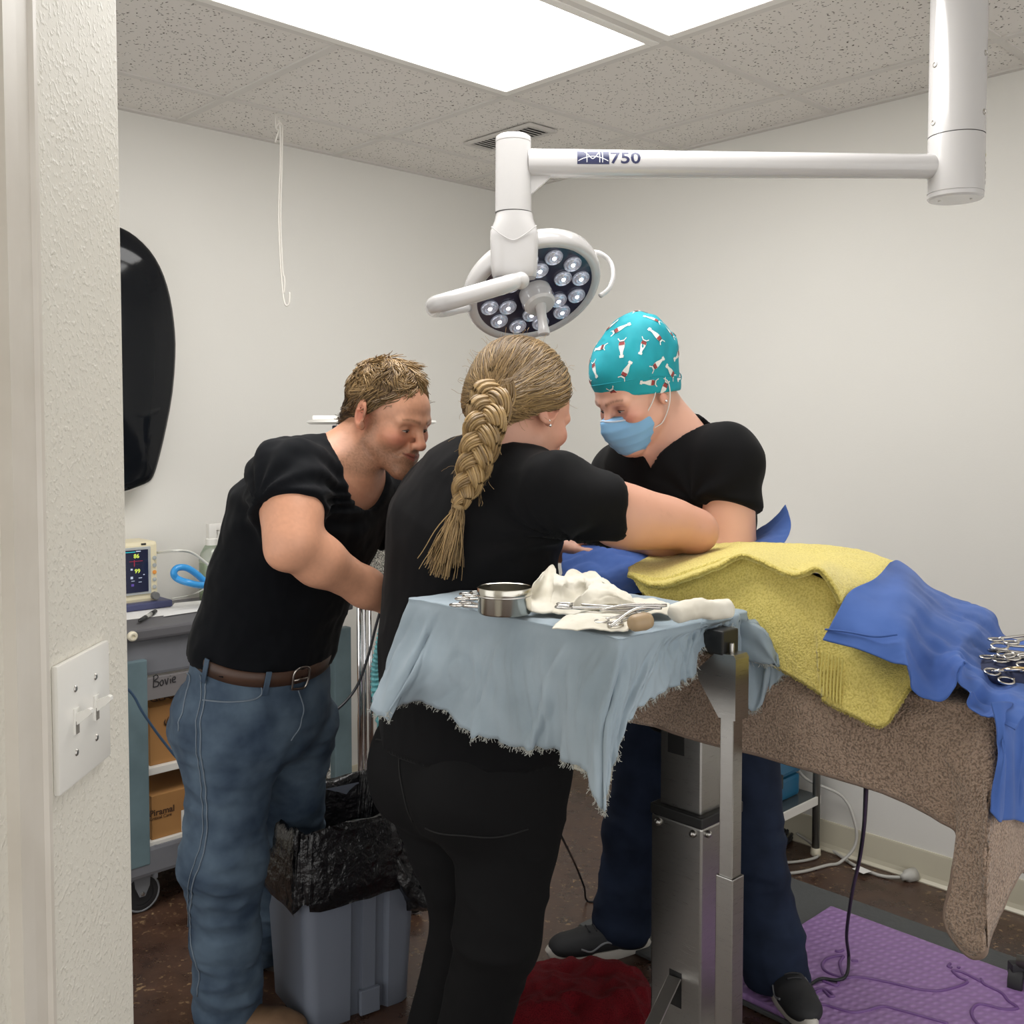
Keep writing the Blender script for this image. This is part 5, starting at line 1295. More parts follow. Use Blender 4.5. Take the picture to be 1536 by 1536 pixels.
def face_colors(C, L, skin, lipc=None, flush=None, stubble=None, smile=0.0, brow=None):
    """paint a head in its local coordinates L"""
    def blob(c, r): q = (L - np.array(c)) / np.array(r); return np.exp(-(q * q).sum(1))
    def mixin(m, col): return C * (1 - m[:, None]) + np.asarray(col) * m[:, None]
    if flush is not None:
        m = 0
        for sx in (1, -1): m = np.maximum(m, 0.8 * blob((sx * 0.045, 0.075, -0.022), (0.024, 0.03, 0.018)))
        for sx in (1, -1): m = np.maximum(m, 0.7 * blob((sx * 0.08, -0.008, 0.004), (0.016, 0.025, 0.03)))
        m = np.maximum(m, 0.6 * blob((0, 0.115, -0.03), (0.015, 0.02, 0.014)))
        C = mixin(m, flush)
    if stubble is not None:
        ang = L[:, 2] + 0.35 * np.clip(-L[:, 1] + 0.06, 0, 1)
        m = np.clip((-0.036 - L[:, 2] - 0.25 * np.clip(0.05 - L[:, 1], -0.02, 0.06)) / 0.02, 0, 1) * np.clip((L[:, 1] + 0.012) / 0.02, 0, 1) * np.clip((L[:, 2] + 0.135) / 0.02, 0, 1)
        side = np.clip((np.abs(L[:, 0]) - 0.048) / 0.01, 0, 1) * np.clip((0.030 - L[:, 2]) / 0.02, 0, 1) * np.clip((L[:, 1] + 0.004) / 0.01, 0, 1) * np.clip((0.040 - L[:, 1]) / 0.02, 0, 1) * np.clip((L[:, 2] + 0.13) / 0.02, 0, 1)
        m = np.maximum(m, side)
        g = 0.5 + 0.5 * noise3(L * 420, 5)
        C = mixin(m * (0.32 + 0.5 * g), stubble)
    if lipc is not None:
        zc = 0.006 * smile * np.clip(np.abs(L[:, 0]) / 0.025, 0, 1)
        m = np.clip(1.3 - ((L[:, 0] / 0.025) ** 2 + ((L[:, 2] + 0.0605 - zc) / (0.0095 - 0.002 * (stubble is not None))) ** 2), 0, 1) * (L[:, 1] > 0.082)
        C = mixin(np.clip(m * 1.6, 0, 0.75), lipc)
        m = np.exp(-((L[:, 2] + 0.0602 - zc) / 0.0016) ** 2) * (np.abs(L[:, 0]) < 0.024 + 0.004 * smile) * (L[:, 1] > 0.08)
        C = mixin(m * 0.8, np.asarray(lipc) * 0.25)
    m = 0
    for sx in (1, -1): m = np.maximum(m, blob((sx * 0.0065, 0.108, -0.0405), (0.0045, 0.006, 0.0035)))
    C = mixin(np.clip(m, 0, 1) * 0.7, np.asarray(skin) * 0.2)
    if brow is not None:
        for sx in (1, -1):
            t = np.clip((L[:, 0] * sx - 0.012) / 0.036, 0, 1); zc = 0.0225 + 0.006 * np.sin(t * 2.3) - 0.003 * t
            m = np.exp(-((L[:, 2] - zc) / (0.0042 - 0.002 * t)) ** 2) * (L[:, 0] * sx > 0.009) * (L[:, 0] * sx < 0.052) * (L[:, 1] > 0.05)
            C = mixin(m * (0.6 + 0.3 * noise3(L * 380, 8)), brow)
    return C
def eyes(H, parent, iris, gaze=(0, 0, 0), closed=0.4):
    """almond eye pieces set on the lids: white, iris and lash line"""
    for sx in (1, -1):
        V = []; F = []; n = 9; mrow = 5
        for j in range(mrow):
            for i in range(n):
                u = i / (n - 1) * 2 - 1; v = j / (mrow - 1) * 2 - 1
                open_ = (1 - abs(u) ** 1.8) * 0.0052 * (1 - closed)
                x = sx * (0.031 + 0.0118 * u); z = -0.0012 + v * open_ - 0.001 * u * u
                y = 0.0775 + 0.0128 * math.sqrt(max(1 - ((x - sx * 0.031) / 0.0149) ** 2 - ((z - 0.0005) / 0.0119) ** 2, 0.02)) + 0.0004
                V.append(H.w(x, y, z))
        for j in range(mrow - 1):
            for i in range(n - 1): F.append((j * n + i, j * n + i + 1, (j + 1) * n + i + 1, (j + 1) * n + i))
        eo = link_mesh('eye', V, F, mat('eye_white', srgb(206, 198, 190), 0.2), parent, True)
        V = [H.w(sx * 0.031 + gaze[0], 0.0909, -0.0012 + gaze[2])]; F = []
        for k in range(14):
            t = 2 * math.pi * k / 14
            V.append(H.w(sx * 0.031 + gaze[0] + 0.0046 * math.cos(t), 0.0906, -0.0012 + gaze[2] + min(0.0046, 0.0050 * (1 - closed)) * math.sin(t)))
        F = [(0, 1 + k, 1 + (k + 1) % 14) for k in range(14)]
        link_mesh('iris', V, F, iris, eo, True)
        la = MB().tube([H.w(sx * (0.031 + 0.0124 * u), 0.0775 + 0.0134 * math.sqrt(max(1 - (0.0124 * u / 0.0149) ** 2, 0.1)) - 0.001 * u * u, -0.0008 + (1 - abs(u) ** 1.8) * 0.0052 * (1 - closed) - 0.001 * u * u) for u in np.linspace(-1, 1, 11)], np.interp(np.linspace(-1, 1, 11), [-1, 0, 1], [0.0006, 0.0012, 0.0008]), 6)
        la.obj('lash_line', mat('lash_dark', srgb(58, 40, 34), 0.7), eo, True)
def hand_sdf(S, wrist, dirn, palm_n, s=1.0, side=1, curl=0.5):
    """five-fingered hand: dirn along the fingers, palm_n out of the palm, side=+1 thumb towards cross(dirn,palm_n)"""
    d = _nrm(dirn); n = _nrm(np.asarray(palm_n) - d * (np.asarray(palm_n) @ d)); t = np.cross(d, n) * side
    wv = np.asarray(wrist, float); s = s / S.g; gg = S.g
    def p(a, b, c): return wv + (d * a + t * b + n * c) * s * gg
    S.ecap(p(0.0, 0, 0), p(0.075, 0.004, 0.0), np.array([0.026, 0.016]) * s, np.array([0.039, 0.013]) * s, t, 0.02)
    for b, L, r in ((0.030, 0.070, 0.0088), (0.010, 0.078, 0.0090), (-0.010, 0.073, 0.0086), (-0.029, 0.058, 0.0078)):
        a0 = 0.080 - abs(b - 0.008) * 0.25
        q = p(a0, b, 0.0); ang = 0.25 + 0.2 * curl; cur = q
        for sg, fr in enumerate((0.42, 0.32, 0.26)):
            nx_ = cur + (d * math.cos(ang) + n * math.sin(ang)) * L * fr * s * gg
            S.cone(cur, nx_, r * (1 - 0.1 * sg) * s, r * (0.92 - 0.1 * sg) * s, 0.006); cur = nx_; ang += 0.75 * curl
    q0 = p(0.018, 0.022, 0.004); q1 = p(0.045, 0.048, 0.014); q2 = p(0.072, 0.052, 0.026); q3 = p(0.092, 0.046, 0.034)
    S.cone(q0, q1, 0.014 * s, 0.0115 * s, 0.012); S.cone(q1, q2, 0.0108 * s, 0.0098 * s, 0.006); S.cone(q2, q3, 0.0098 * s, 0.008 * s, 0.005)
def finish_body(name, S, lo, hi, h, H, paint, parent, hr=0.15, m=None):
    V, F = sdf_mesh(S, lo, hi, h, 2)
    L = H.loc(V); sel = (np.linalg.norm(L - np.array([0, 0.02, -0.02]), axis=1) < hr)
    V, F = refine(V, F, sel, S)
    o = link_mesh(name, V, F, m, parent, True)
    set_colors(o, paint(V, H.loc(V)))
    return o
def cloth_mesh(name, S, lo, hi, h, m, parent, wr=None, label=None):
    V, F = sdf_mesh(S, lo, hi, h, 2)
    if wr is not None:
        N = vnormals(V, F); V = V + N * wr(V, N)[:, None]
    o = link_mesh(name, V, F, m, parent, True, label=label)
    return o
def ridge(P, freq, seed, A=None, oct=2):
    """sharp-crested fold noise; A squeezes space (3x3)"""
    Q = P @ (A.T if A is not None else np.eye(3)) * freq
    return 1 - 2 * np.abs(fbm(Q, seed, oct))
def along(axis, squeeze):
    """matrix that compresses space along axis (folds then run across... along the other directions)"""
    a = _nrm(axis); return np.eye(3) + (squeeze - 1) * np.outer(a, a)
def bbox(pts, pad): P = np.array(pts); return P.min(0) - pad, P.max(0) + pad

# ------------------------------------------------------------------ strands
def strands_mesh(paths, radii, nside=3):
    """paths (S,K,3) -> thin tubes in one mesh"""
    P = np.asarray(paths, float); Sn, K, _ = P.shape
    T = np.gradient(P, axis=1); T /= np.linalg.norm(T, axis=2)[..., None] + 1e-12
    ref = np.where(np.abs(T[..., 2:3]) < 0.9, np.array([0, 0, 1.0]), np.array([1.0, 0, 0]))
    u = np.cross(T, ref); u /= np.linalg.norm(u, axis=2)[..., None] + 1e-12; v = np.cross(T, u)
    rr = np.broadcast_to(np.asarray(radii, float), (Sn, K)) if np.ndim(radii) < 2 else np.asarray(radii)
    rings = []
    for k in range(nside):
        t = 2 * math.pi * k / nside; rings.append(P + rr[..., None] * (u * math.cos(t) + v * math.sin(t)))
    V = np.stack(rings, 2).reshape(-1, 3)
    idx = np.arange(Sn * K * nside).reshape(Sn, K, nside)
    F = []
    for k in range(nside):
        l = (k + 1) % nside
        F.append(np.stack([idx[:, :-1, k], idx[:, :-1, l], idx[:, 1:, l], idx[:, 1:, k]], -1).reshape(-1, 4))
    return V, np.concatenate(F), np.repeat(np.arange(Sn), K * nside)
# ================================================================== PEOPLE
M_SKIN = mat('skin', (0.6, 0.4, 0.3, 1), 0.42, attr='Col', bump=(700, 0.12, 0.0006, 2.0), spec=0.4)
M_HAIR = mat('hair_strand', (0.3, 0.2, 0.1, 1), 0.38, attr='Col', spec=0.5)
M_TEE = mat('black_knit', srgb(12, 14, 18), 0.85, bump=(900, 0.2, 0.0004), sheen=0.04, spec=0.1)
M_SCRUB = mat('black_scrub', srgb(13, 13, 15), 0.8, bump=(1100, 0.15, 0.0003), sheen=0.04, spec=0.12)
def denim(name, c1, c2):
    m = mat(name, c1, 0.85, bump=(1000, 0.3, 0.0005), var=(11, c2, 0.38, 0.68), spec=0.2); return m
M_DENIM = denim('blue_denim', srgb(82, 98, 114), srgb(48, 62, 80))
M_DENIM2 = denim('dark_denim', srgb(32, 42, 62), srgb(20, 28, 44))
M_STITCH = mat('denim_stitch', srgb(104, 116, 128), 0.8)

def add_arm(S, sh, el, wr, r, k=0.03, off=0.0):
    S.cone(sh, el, r[0] + off, r[1] + off, k)
    if len(r) > 3: 
        mid = np.asarray(el) + (np.asarray(wr) - np.asarray(el)) * 0.28
        S.cone(el, mid, r[1] + off, r[2] + off, k); S.cone(mid, wr, r[2] + off, r[3] + off, k)
    else: S.cone(el, wr, r[1] + off, r[2] + off, k)

# ------------------------------------------------------------------ THE MAN
def build_man():
    fwd = np.array([0.82, -0.57, 0]); right = np.array([-0.57, -0.82, 0.0])
    root = empty('person', U(370, 1500, 2.42) * np.array([1, 1, 0]), 'man in black t-shirt and blue jeans leaning in to watch', 'person')
    sp = [U(386, 1050, 2.27), U(396, 965, 2.27), U(425, 870, 2.26), U(460, 785, 2.25), U(492, 728, 2.25), U(525, 698, 2.245)]
    tr = [(0.168, 0.125), (0.158, 0.115), (0.168, 0.116), (0.188, 0.120), (0.165, 0.095), (0.07, 0.065)]
    H = Head(U(582, 626, 2.24), (0.82 * 0.95, -0.57 * 0.94, -0.345), scale=0.945)
    shR, elR, wrR = U(432, 716, 2.08), U(436, 816, 1.985), U(592, 907, 2.19)
    shL, elL, wrL = U(583, 748, 2.41), U(640, 860, 2.40), U(700, 885, 2.28)
    hipR, knR, anR = U(352, 1085, 2.20), U(334, 1285, 2.22), U(343, 1508, 2.335)
    hipL, knL, anL = U(438, 1085, 2.36), U(428, 1235, 2.47), U(393, 1412, 2.64)
    def torso(S, off, upto=6):
        for i in range(upto - 1): S.ecap(sp[i], sp[i + 1], np.array(tr[i]) + off, np.array(tr[i + 1]) + off, right, 0.05)
        S.cone(shR, sp[4], 0.062 + off, 0.075 + off, 0.05); S.cone(shL, sp[4], 0.06 + off, 0.075 + off, 0.05)
        S.ell(sp[3] + fwd * 0.045 + np.array([0, 0, 0.02]) + right * 0.075, (0.085, 0.06, 0.07), np.column_stack([right, fwd, [0, 0, 1]]), 0.05)
    # body
    S = Sdf()
    head_sdf(S, H, male=True, smile=1.0)
    nb = sp[5] + np.array([0.0, 0, 0.0])
    S.ecap(H.w(0, -0.028, -0.045), nb, (0.050, 0.056), (0.062, 0.062), right, 0.012)
    S.cone(H.w(0.025, -0.06, -0.06), sp[4] + right * 0.09, 0.030, 0.05, 0.04)
    S.cone(H.w(-0.02, -0.06, -0.06), sp[4] - right * 0.09, 0.030, 0.05, 0.04)
    S.cone(H.w(0.050, -0.030, -0.05), nb + fwd * 0.052 + right * 0.01, 0.013, 0.014, 0.025)
    torso(S, -0.012)
    S.cone(hipR, knR, 0.075, 0.052, 0.03); S.cone(knR, anR, 0.05, 0.038, 0.03)
    S.cone(hipL, knL, 0.075, 0.052, 0.03); S.cone(knL, anL, 0.05, 0.038, 0.03)
    # near arm: deltoid, biceps, forearm
    S.cone(shR, elR, 0.060, 0.045, 0.03)
    S.ell(shR * 0.5 + elR * 0.5 + fwd * 0.014, (0.056, 0.053, 0.085), frame_from(shR - elR, fwd), 0.04)
    m1 = elR + (wrR - elR) * 0.25
    S.cone(elR, m1, 0.043, 0.0475, 0.03); S.cone(m1, elR + (wrR - elR) * 0.7, 0.0475, 0.037, 0.03); S.cone(elR + (wrR - elR) * 0.7, wrR, 0.037, 0.030, 0.03)
    S.ell(elR + np.array([-0.012, -0.01, -0.02]), (0.026, 0.026, 0.024), None, 0.025)
    hand_sdf(S, wrR, wrR - elR, (0, 0, -1), 1.0, 1, 0.6)
    S.cone(shL, elL, 0.058, 0.046, 0.03); S.cone(elL, wrL, 0.046, 0.03, 0.03)
    hand_sdf(S, wrL, wrL - elL, (0, 0, -1), 1.0, -1, 0.6)
    skin = lin(212, 156, 126)
    def paint(V, L):
        C = np.tile(skin, (len(V), 1)) * (1 + 0.07 * fbm(V * 28, 4, 3))[:, None]
        C = C * (1 + 0.06 * noise3(V * 260, 6))[:, None]
        C2 = face_colors(C, L, skin, lin(176, 98, 86), lin(208, 120, 98), lin(126, 94, 72), 1.0, lin(122, 84, 58))
        hd = (np.linalg.norm(L - np.array([0, 0.0, -0.02]), axis=1) < 0.17)
        C[hd] = C2[hd]
        d = np.linalg.norm(V - np.asarray(nb), axis=1); m = np.clip(1 - d / 0.16, 0, 1) * (~hd)
        C = C * (1 - 0.35 * m[:, None]) + lin(184, 104, 82) * 0.35 * m[:, None]
        return C
    allp = [H.w(0, 0, 0.14), anR - [0, 0, 0.03], anL, shR, shL, wrR + _nrm(wrR - elR) * 0.17, wrL + _nrm(wrL - elL) * 0.17, elR, H.w(0, 0.14, 0), H.w(0, -.13, 0), hipR]
    lo, hi = bbox(allp, 0.12); lo[2] = max(lo[2], 0.03)
    finish_body('body', S, lo, hi, 0.005, H, paint, root, 0.155, M_SKIN)
    eyes(H, root, mat('iris_dark', srgb(48, 46, 48), 0.15), (0.001, 0, -0.001), 0.45)
    # t-shirt
    T = Sdf(); torso(T, 0.004)
    d = elR - shR
    dl_ = elL - shL
    T.sleeve(shR, elR, 0.074, 0.080, 0.56, d + 0.10 * np.linalg.norm(d) * np.array([0, 0, 1.0]), 0.035)
    T.sleeve(shL, elL, 0.068, 0.070, 0.5, dl_, 0.035)
    ax = _nrm(sp[1] - sp[0]); hem = sp[0] + (sp[1] - sp[0]) * 0.86
    T.plane(hem, -ax + right * -0.10 + fwd * -0.22, 0.004)
    nk = _nrm(H.w(0, 0, 0) - nb)
    T.ecap(nb - nk * 0.028 + fwd * 0.028, nb + nk * 0.12 + fwd * 0.01, (0.088, 0.082), (0.10, 0.10), right, 0.014, 's')
    A1 = along(_nrm(sp[3] - sp[1]), 0.35); pit = shR + d * 0.35 - right * 0.05
    def wr(P, N):
        t = np.clip(1 - np.linalg.norm(P - pit, axis=1) / 0.30, 0, 1)
        rad = P - pit; 
        w1 = (ridge(P, 15, 21, A1 @ np.eye(3), 2) + 0.5 * ridge(P, 30, 22, A1 @ np.eye(3), 2)) * 0.006
        ang = np.arctan2(rad @ np.array([0, 0, 1.0]), rad @ fwd)
        w2 = np.sin(ang * 11 + 3 * noise3(P * 7, 3)) * 0.007 * t
        low = np.clip((sp[2][2] - P[:, 2]) / 0.16, 0, 1)
        w3 = ridge(P, 8, 33, along([0, 0, 1], 2.2), 2) * 0.007 * low
        hm = np.clip(np.abs((P - (shR + d * 0.56)) @ _nrm(d)) / 0.02, 0, 1) * np.clip((np.linalg.norm(P - nb, axis=1) - 0.10) / 0.05, 0, 1)
        return (w1 * 0.55 + w2 + w3 * 0.8) * (0.25 + 0.75 * hm) + 0.0012 * noise3(P * 60, 2)
    lo, hi = bbox([sp[0], sp[5], shR, shL, shR + d * 0.6, shL + dl_ * 0.6], 0.2)
    ts = cloth_mesh('t_shirt', T, lo, hi, 0.0062, M_TEE, root, wr)
    # sleeve hem and collar ribs
    def ring(c, ax_, r, tube, n=40, ref=None, name='sleeve_hem', m=None, ry=None, par=None):
        f = frame_from(ax_, ref if ref is not None else (0.3, 0.2, 0.9)); ry = r if ry is None else ry
        P = [c + f[:, 0] * r * math.cos(t) + f[:, 1] * ry * math.sin(t) for t in np.linspace(0, 2 * math.pi, n, endpoint=False)]
        return MB().tube(P, tube, 8, closed=True).obj(name, m or M_TEE, par or ts, True)
    
    # jeans
    J = Sdf()
    J.ecap(sp[0] - np.array([0, 0, 0.02]), sp[0] + (sp[1] - sp[0]) * 1.25, (0.172, 0.134), (0.158, 0.118), right, 0.04)
    J.ell(sp[0] - fwd * 0.055 - np.array([0, 0, 0.04]) + right * 0.06, (0.10, 0.095, 0.10), np.column_stack([right, fwd, [0, 0, 1]]), 0.05)
    J.cone(hipR, knR, 0.098, 0.076, 0.04); J.cone(knR, knR + (anR - knR) * 0.5, 0.076, 0.068, 0.03); J.cone(knR + (anR - knR) * 0.5, anR - np.array([0, 0, 0.02]), 0.066, 0.070, 0.03)
    J.cone(hipL, knL, 0.096, 0.074, 0.02); J.cone(knL, anL - np.array([0, 0, 0.01]), 0.073, 0.072, 0.03)
    J.plane(sp[0] + (sp[1] - sp[0]) * 1.0, ax + right * 0.10 + fwd * 0.22, 0.004)
    J.plane(anR + np.array([0, 0, -0.005]), (0.12, 0, -1), 0.004) if False else None
    J.fn(lambda P: np.maximum(P[:, 2] - (anR[2] - 0.030 - 0.25 * (P[:, 0] - anR[0])), np.linalg.norm(P - anR, axis=1) - 0.2), 0.004)
    J.fn(lambda P: np.maximum(P[:, 2] - (anL[2] - 0.035 + 0.15 * (P[:, 0] - anL[0])), np.linalg.norm(P - anL, axis=1) - 0.2), 0.004)
    def jw(P, N):
        zr = P[:, 2]
        w1 = ridge(P, 7.5, 41, along([0.15, 0.1, 1], 2.6), 2)
        kn = np.exp(-((zr - knR[2] + 0.03) / 0.10) ** 2) + 0.9 * np.exp(-((zr - 0.12) / 0.09) ** 2) + 0.7 * np.exp(-((zr - sp[0][2] + 0.08) / 0.08) ** 2)
        w2 = ridge(P, 12, 47, along([0.3, -0.2, 1], 2.0), 2)
        w3 = ridge(P, 24, 49, along([0.3, 0.2, 1], 1.6), 2)
        return 0.0075 * w1 * (0.55 + kn) + 0.004 * w2 * (0.6 + kn) + 0.0016 * w3
    lo, hi = bbox([sp[1], hipR, hipL, anR - [0, 0, 0.05], anL - [0, 0, 0.05]], 0.16); lo[2] = max(lo[2], 0.005)
    je = cloth_mesh('jeans', J, lo, hi, 0.006, M_DENIM, root, jw)
    # side seam, pockets, fly: stitched lines laid on the jeans
    def on_j(pts, n, lift=0.0012):
        P = J.project(bez(pts, n), 4); P = P + 0
        d0, g = J.grad(P); g /= np.linalg.norm(g, axis=1)[:, None]
        return P + g * (jw(P, g)[:, None] + lift)
    def line(name, pts, n=40, r=0.0014, m=M_STITCH): MB().tube(on_j(pts, n), r, 6).obj(name, m, je, True)
    q = lambda x, y: U(x, y, 2.02)
    def pj(x, y, dd=1.98):
        """point on the jeans surface under a pixel: march along the view ray"""
        r = ray(x, y); t = np.linspace(dd, 2.75, 260); Q = _C + r[None] * t[:, None]; dist = J(Q)
        hit = np.flatnonzero(dist < 0.001)
        return Q[hit[0] if len(hit) else int(np.argmin(dist))]
    line('side_seam', [pj(310, 1010), pj(307, 1060), pj(308, 1130), pj(312, 1190), pj(313, 1240), pj(306, 1290), pj(293, 1330), pj(290, 1390), pj(299, 1440), pj(303, 1490)], 80, 0.0016)
    line('side_seam', [pj(304, 1012), pj(301, 1060), pj(302, 1130), pj(306, 1190), pj(307, 1240), pj(300, 1285), pj(288, 1330), pj(285, 1390)], 70, 0.0012)
    line('pocket_edge', [pj(306, 1050), pj(340, 1053), pj(375, 1050), pj(390, 1042), pj(391, 1030), pj(384, 1020)], 40, 0.0018)
    line('back_pocket', [pj(279, 1010), pj(289, 1014), pj(283, 1045), pj(275, 1095)], 40, 0.0016)
    line('fly_seam', [pj(444, 1035), pj(450, 1060), pj(447, 1085), pj(432, 1108)], 30, 0.0016)
    # belt with buckle and loops
    bc0 = sp[0] + (sp[1] - sp[0]) * 0.98; bn_ = _nrm(ax + right * 0.10 + fwd * 0.22)
    fb_ = frame_from(bn_, fwd)     # x,y in the belt plane
    n = 90; ang = np.linspace(0, 2 * math.pi, n, endpoint=False)
    P0 = bc0 + np.outer(np.cos(ang) * 0.25, fb_[:, 0]) + np.outer(np.sin(ang) * 0.25, fb_[:, 1])
    def shrink(off, rad=0.006):
        P = np.repeat((bc0 + bn_ * off)[None], n, 0); dirs = _nrm(1) if False else (P0 - bc0) / 0.25
        t = np.full(n, 0.26)
        for _ in range(40):
            dd = J(P + dirs * t[:, None] - bn_ * (0.03 + off)); t = t - np.clip(dd - rad, -0.02, 0.02) * 0.8
        return P + dirs * t[:, None]
    rows = [shrink(o_, r_) for o_, r_ in ((-0.022, 0.002), (-0.021, 0.007), (0.010, 0.008), (0.011, 0.003))]
    V = np.vstack(rows); F = []
    for r in range(3):
        for k in range(n): l = (k + 1) % n; F.append((r * n + k, r * n + l, (r + 1) * n + l, (r + 1) * n + k))
    belt = link_mesh('belt', V, F, mat('brown_leather', srgb(72, 50, 38), 0.5, bump=(120, 0.3, 0.001), var=(14, srgb(50, 34, 26), 0.4, 0.7)), root, True)
    mid = (rows[1] + rows[2]) / 2
    pxs = np.array([px(p_) for p_ in mid]); vis = mid[:, 1] < bc0[1]
    def nearest(x): 
        c_ = np.where(vis, np.abs(pxs[:, 0] - x), 1e9); return int(np.argmin(c_))
    def tang(k): return _nrm(mid[(k + 1) % n] - mid[(k - 1) % n])
    for x in (397, 311):
        k = nearest(x); t_ = tang(k); o_ = np.cross(t_, bn_); o_ = o_ if o_ @ (mid[k] - bc0) > 0 else -o_
        MB().box(mid[k] + o_ * 0.004 - bn_ * 0.004, (0.012, 0.003, 0.055), np.column_stack([t_, o_, bn_]), 0.001).obj('belt_loop', M_DENIM, belt)
    k = nearest(449); t_ = tang(k); o_ = np.cross(t_, bn_); o_ = o_ if o_ @ (mid[k] - bc0) > 0 else -o_
    bm_ = MB()
    fr = [(-0.018, -0.022), (0.018, -0.022), (0.018, 0.022), (-0.018, 0.022)]
    bm_.tube(bez([mid[k] + o_ * 0.007 + t_ * a_ + bn_ * b_ for a_, b_ in fr + [fr[0]]], 40)[:-1], 0.0026, 8, closed=True)
    bm_.tube([mid[k] + o_ * 0.008 - t_ * 0.018, mid[k] + o_ * 0.009 + t_ * 0.018], 0.0022, 8)
    bm_.obj('buckle', mat('buckle_steel', (0.45, 0.42, 0.38, 1), 0.3, 1.0), belt, True)
    # boots
    M_BOOT = mat('tan_boot', srgb(112, 86, 62), 0.7, bump=(140, 0.25, 0.001), var=(18, srgb(84, 62, 44), 0.4, 0.7)); M_SOLE = mat('boot_sole', srgb(48, 40, 34), 0.8)
    for an, dr in ((anR, _nrm([0.80, -0.25, 0])), (anL, _nrm([0.86, -0.32, 0]))):
        b0 = np.array([an[0], an[1], 0.0]); sd = np.array([-dr[1], dr[0], 0])
        Bt = Sdf(); Bt.cone(b0 + [0, 0, 0.14], b0 + [0, 0, 0.055], 0.044, 0.046, 0.02)
        Bt.ecap(b0 + dr * -0.02 + [0, 0, 0.038], b0 + dr * 0.12 + [0, 0, 0.030], (0.036, 0.034), (0.043, 0.025), sd, 0.02)
        Bt.ell(b0 + dr * 0.150 + [0, 0, 0.032], (0.050, 0.043, 0.026), np.column_stack([dr, sd, [0, 0, 1]]), 0.03)
        Bt.plane(b0 + [0, 0, 0.020], (0, 0, -1), 0.004)
        lo, hi = bbox([b0 - dr * 0.08, b0 + dr * 0.24, b0 + [0, 0, 0.19]], 0.06); lo[2] = 0.0
        bt = cloth_mesh('boot', Bt, lo, hi, 0.005, M_BOOT, root)
        V = []; nn = 36
        outl = [(dr * (0.075 + 0.15 * math.cos(t)) + sd * (0.044 + 0.006 * math.cos(t)) * math.sin(t)) for t in np.linspace(0, 2 * math.pi, nn, endpoint=False)]
        for z, s_ in ((0.0, 0.97), (0.002, 1.0), (0.018, 1.02), (0.024, 0.99)): V += [b0 + o_ * s_ + np.array([0, 0, z]) for o_ in outl]
        F = [(r * nn + k, r * nn + (k + 1) % nn, (r + 1) * nn + (k + 1) % nn, (r + 1) * nn + k) for r in range(3) for k in range(nn)] + [tuple(range(nn - 1, -1, -1)), tuple(3 * nn + k for k in range(nn))]
        so = link_mesh('sole', V, F, M_SOLE, bt); sharp_edges(so.data, 40)
        MB().tube(bez([b0 + dr * 0.06 + sd * 0.03 + [0, 0, 0.082], b0 + dr * 0.075 + [0, 0, 0.084], b0 + dr * 0.065 - sd * 0.03 + [0, 0, 0.08]], 14), 0.003, 6).obj('lace', mat('lace_tan', srgb(140, 118, 84), 0.8), bt, True)
    # hair: scalp cap plus locks
    Cp = Sdf(); k_ = H.s
    Cp.ell(H.w(0, -0.020, 0.046), np.array([0.0795, 0.098, 0.085]) * k_, H.R, 0.02)
    Cp.ell(H.w(0, -0.085, -0.025), np.array([0.052, 0.028, 0.05]) * k_, H.R, 0.03)
    def hairline(L):   # positive inside the hair
        front = 0.058 + 0.012 * np.sin(np.abs(L[:, 0]) * 60) - 0.020 * np.clip(1 - np.abs(np.abs(L[:, 0]) - 0.045) / 0.02, 0, 1)
        top = L[:, 2] - (0.056 + 0.9 * np.clip(L[:, 1] - 0.035, -0.01, 0.1)) * (L[:, 1] > 0.012) - np.where(L[:, 1] > 0.012, 0.0, 0.0)
        side = np.where(L[:, 1] > 0.012, L[:, 2] - 0.050 - 0.7 * (L[:, 1] - 0.050), L[:, 2] - (-0.068 + np.where(L[:, 1] > -0.045, 0.085, 0.0)))
        return side
    V, F = sdf_mesh(Cp, H.c - 0.16, H.c + 0.16, 0.005, 1)
    L = H.loc(V)
    keep = (hairline(L) > 0)[F].all(1)
    used = np.unique(F[keep]); mp_ = -np.ones(len(V), int); mp_[used] = np.arange(len(used))
    hc = link_mesh('hair', V[used], mp_[F[keep]], mat('hair_base_brown', srgb(92, 70, 46), 0.7), root, True)
    rg = np.random.default_rng(5)
    ok_ = used[(H.loc(V[used])[:, 1] < 0.068)]
    cand = ok_[rg.integers(0, len(ok_), 3300)]
    P0 = V[cand] + rg.normal(0, 0.002, (len(cand), 3)); L0 = H.loc(P0)
    N0 = vnormals(V, F)[cand]
    cl = fbm(L0 * 32, 12, 2); cl2 = fbm(L0 * 32 + 50, 13, 2)        # wavy clumps
    comb = np.column_stack([0.4 * np.sign(L0[:, 0]) + 1.1 * cl, -0.15 + 1.0 * cl2 + np.where(L0[:, 2] > 0.075, 0.55, -0.55), np.where(L0[:, 2] > 0.08, np.where(L0[:, 1] > 0.02, -0.35, -0.05), -0.9)])
    comb = comb @ H.R.T
    comb -= N0 * (comb * N0).sum(1)[:, None]; comb /= np.linalg.norm(comb, axis=1)[:, None] + 1e-9
    Ln = np.where(L0[:, 2] > 0.06, 0.036, 0.030) * rg.uniform(0.6, 1.25, len(cand))
    K = 7; paths = np.zeros((len(cand), K, 3)); p_ = P0.copy(); dr_ = comb * 0.95 + N0 * 0.24
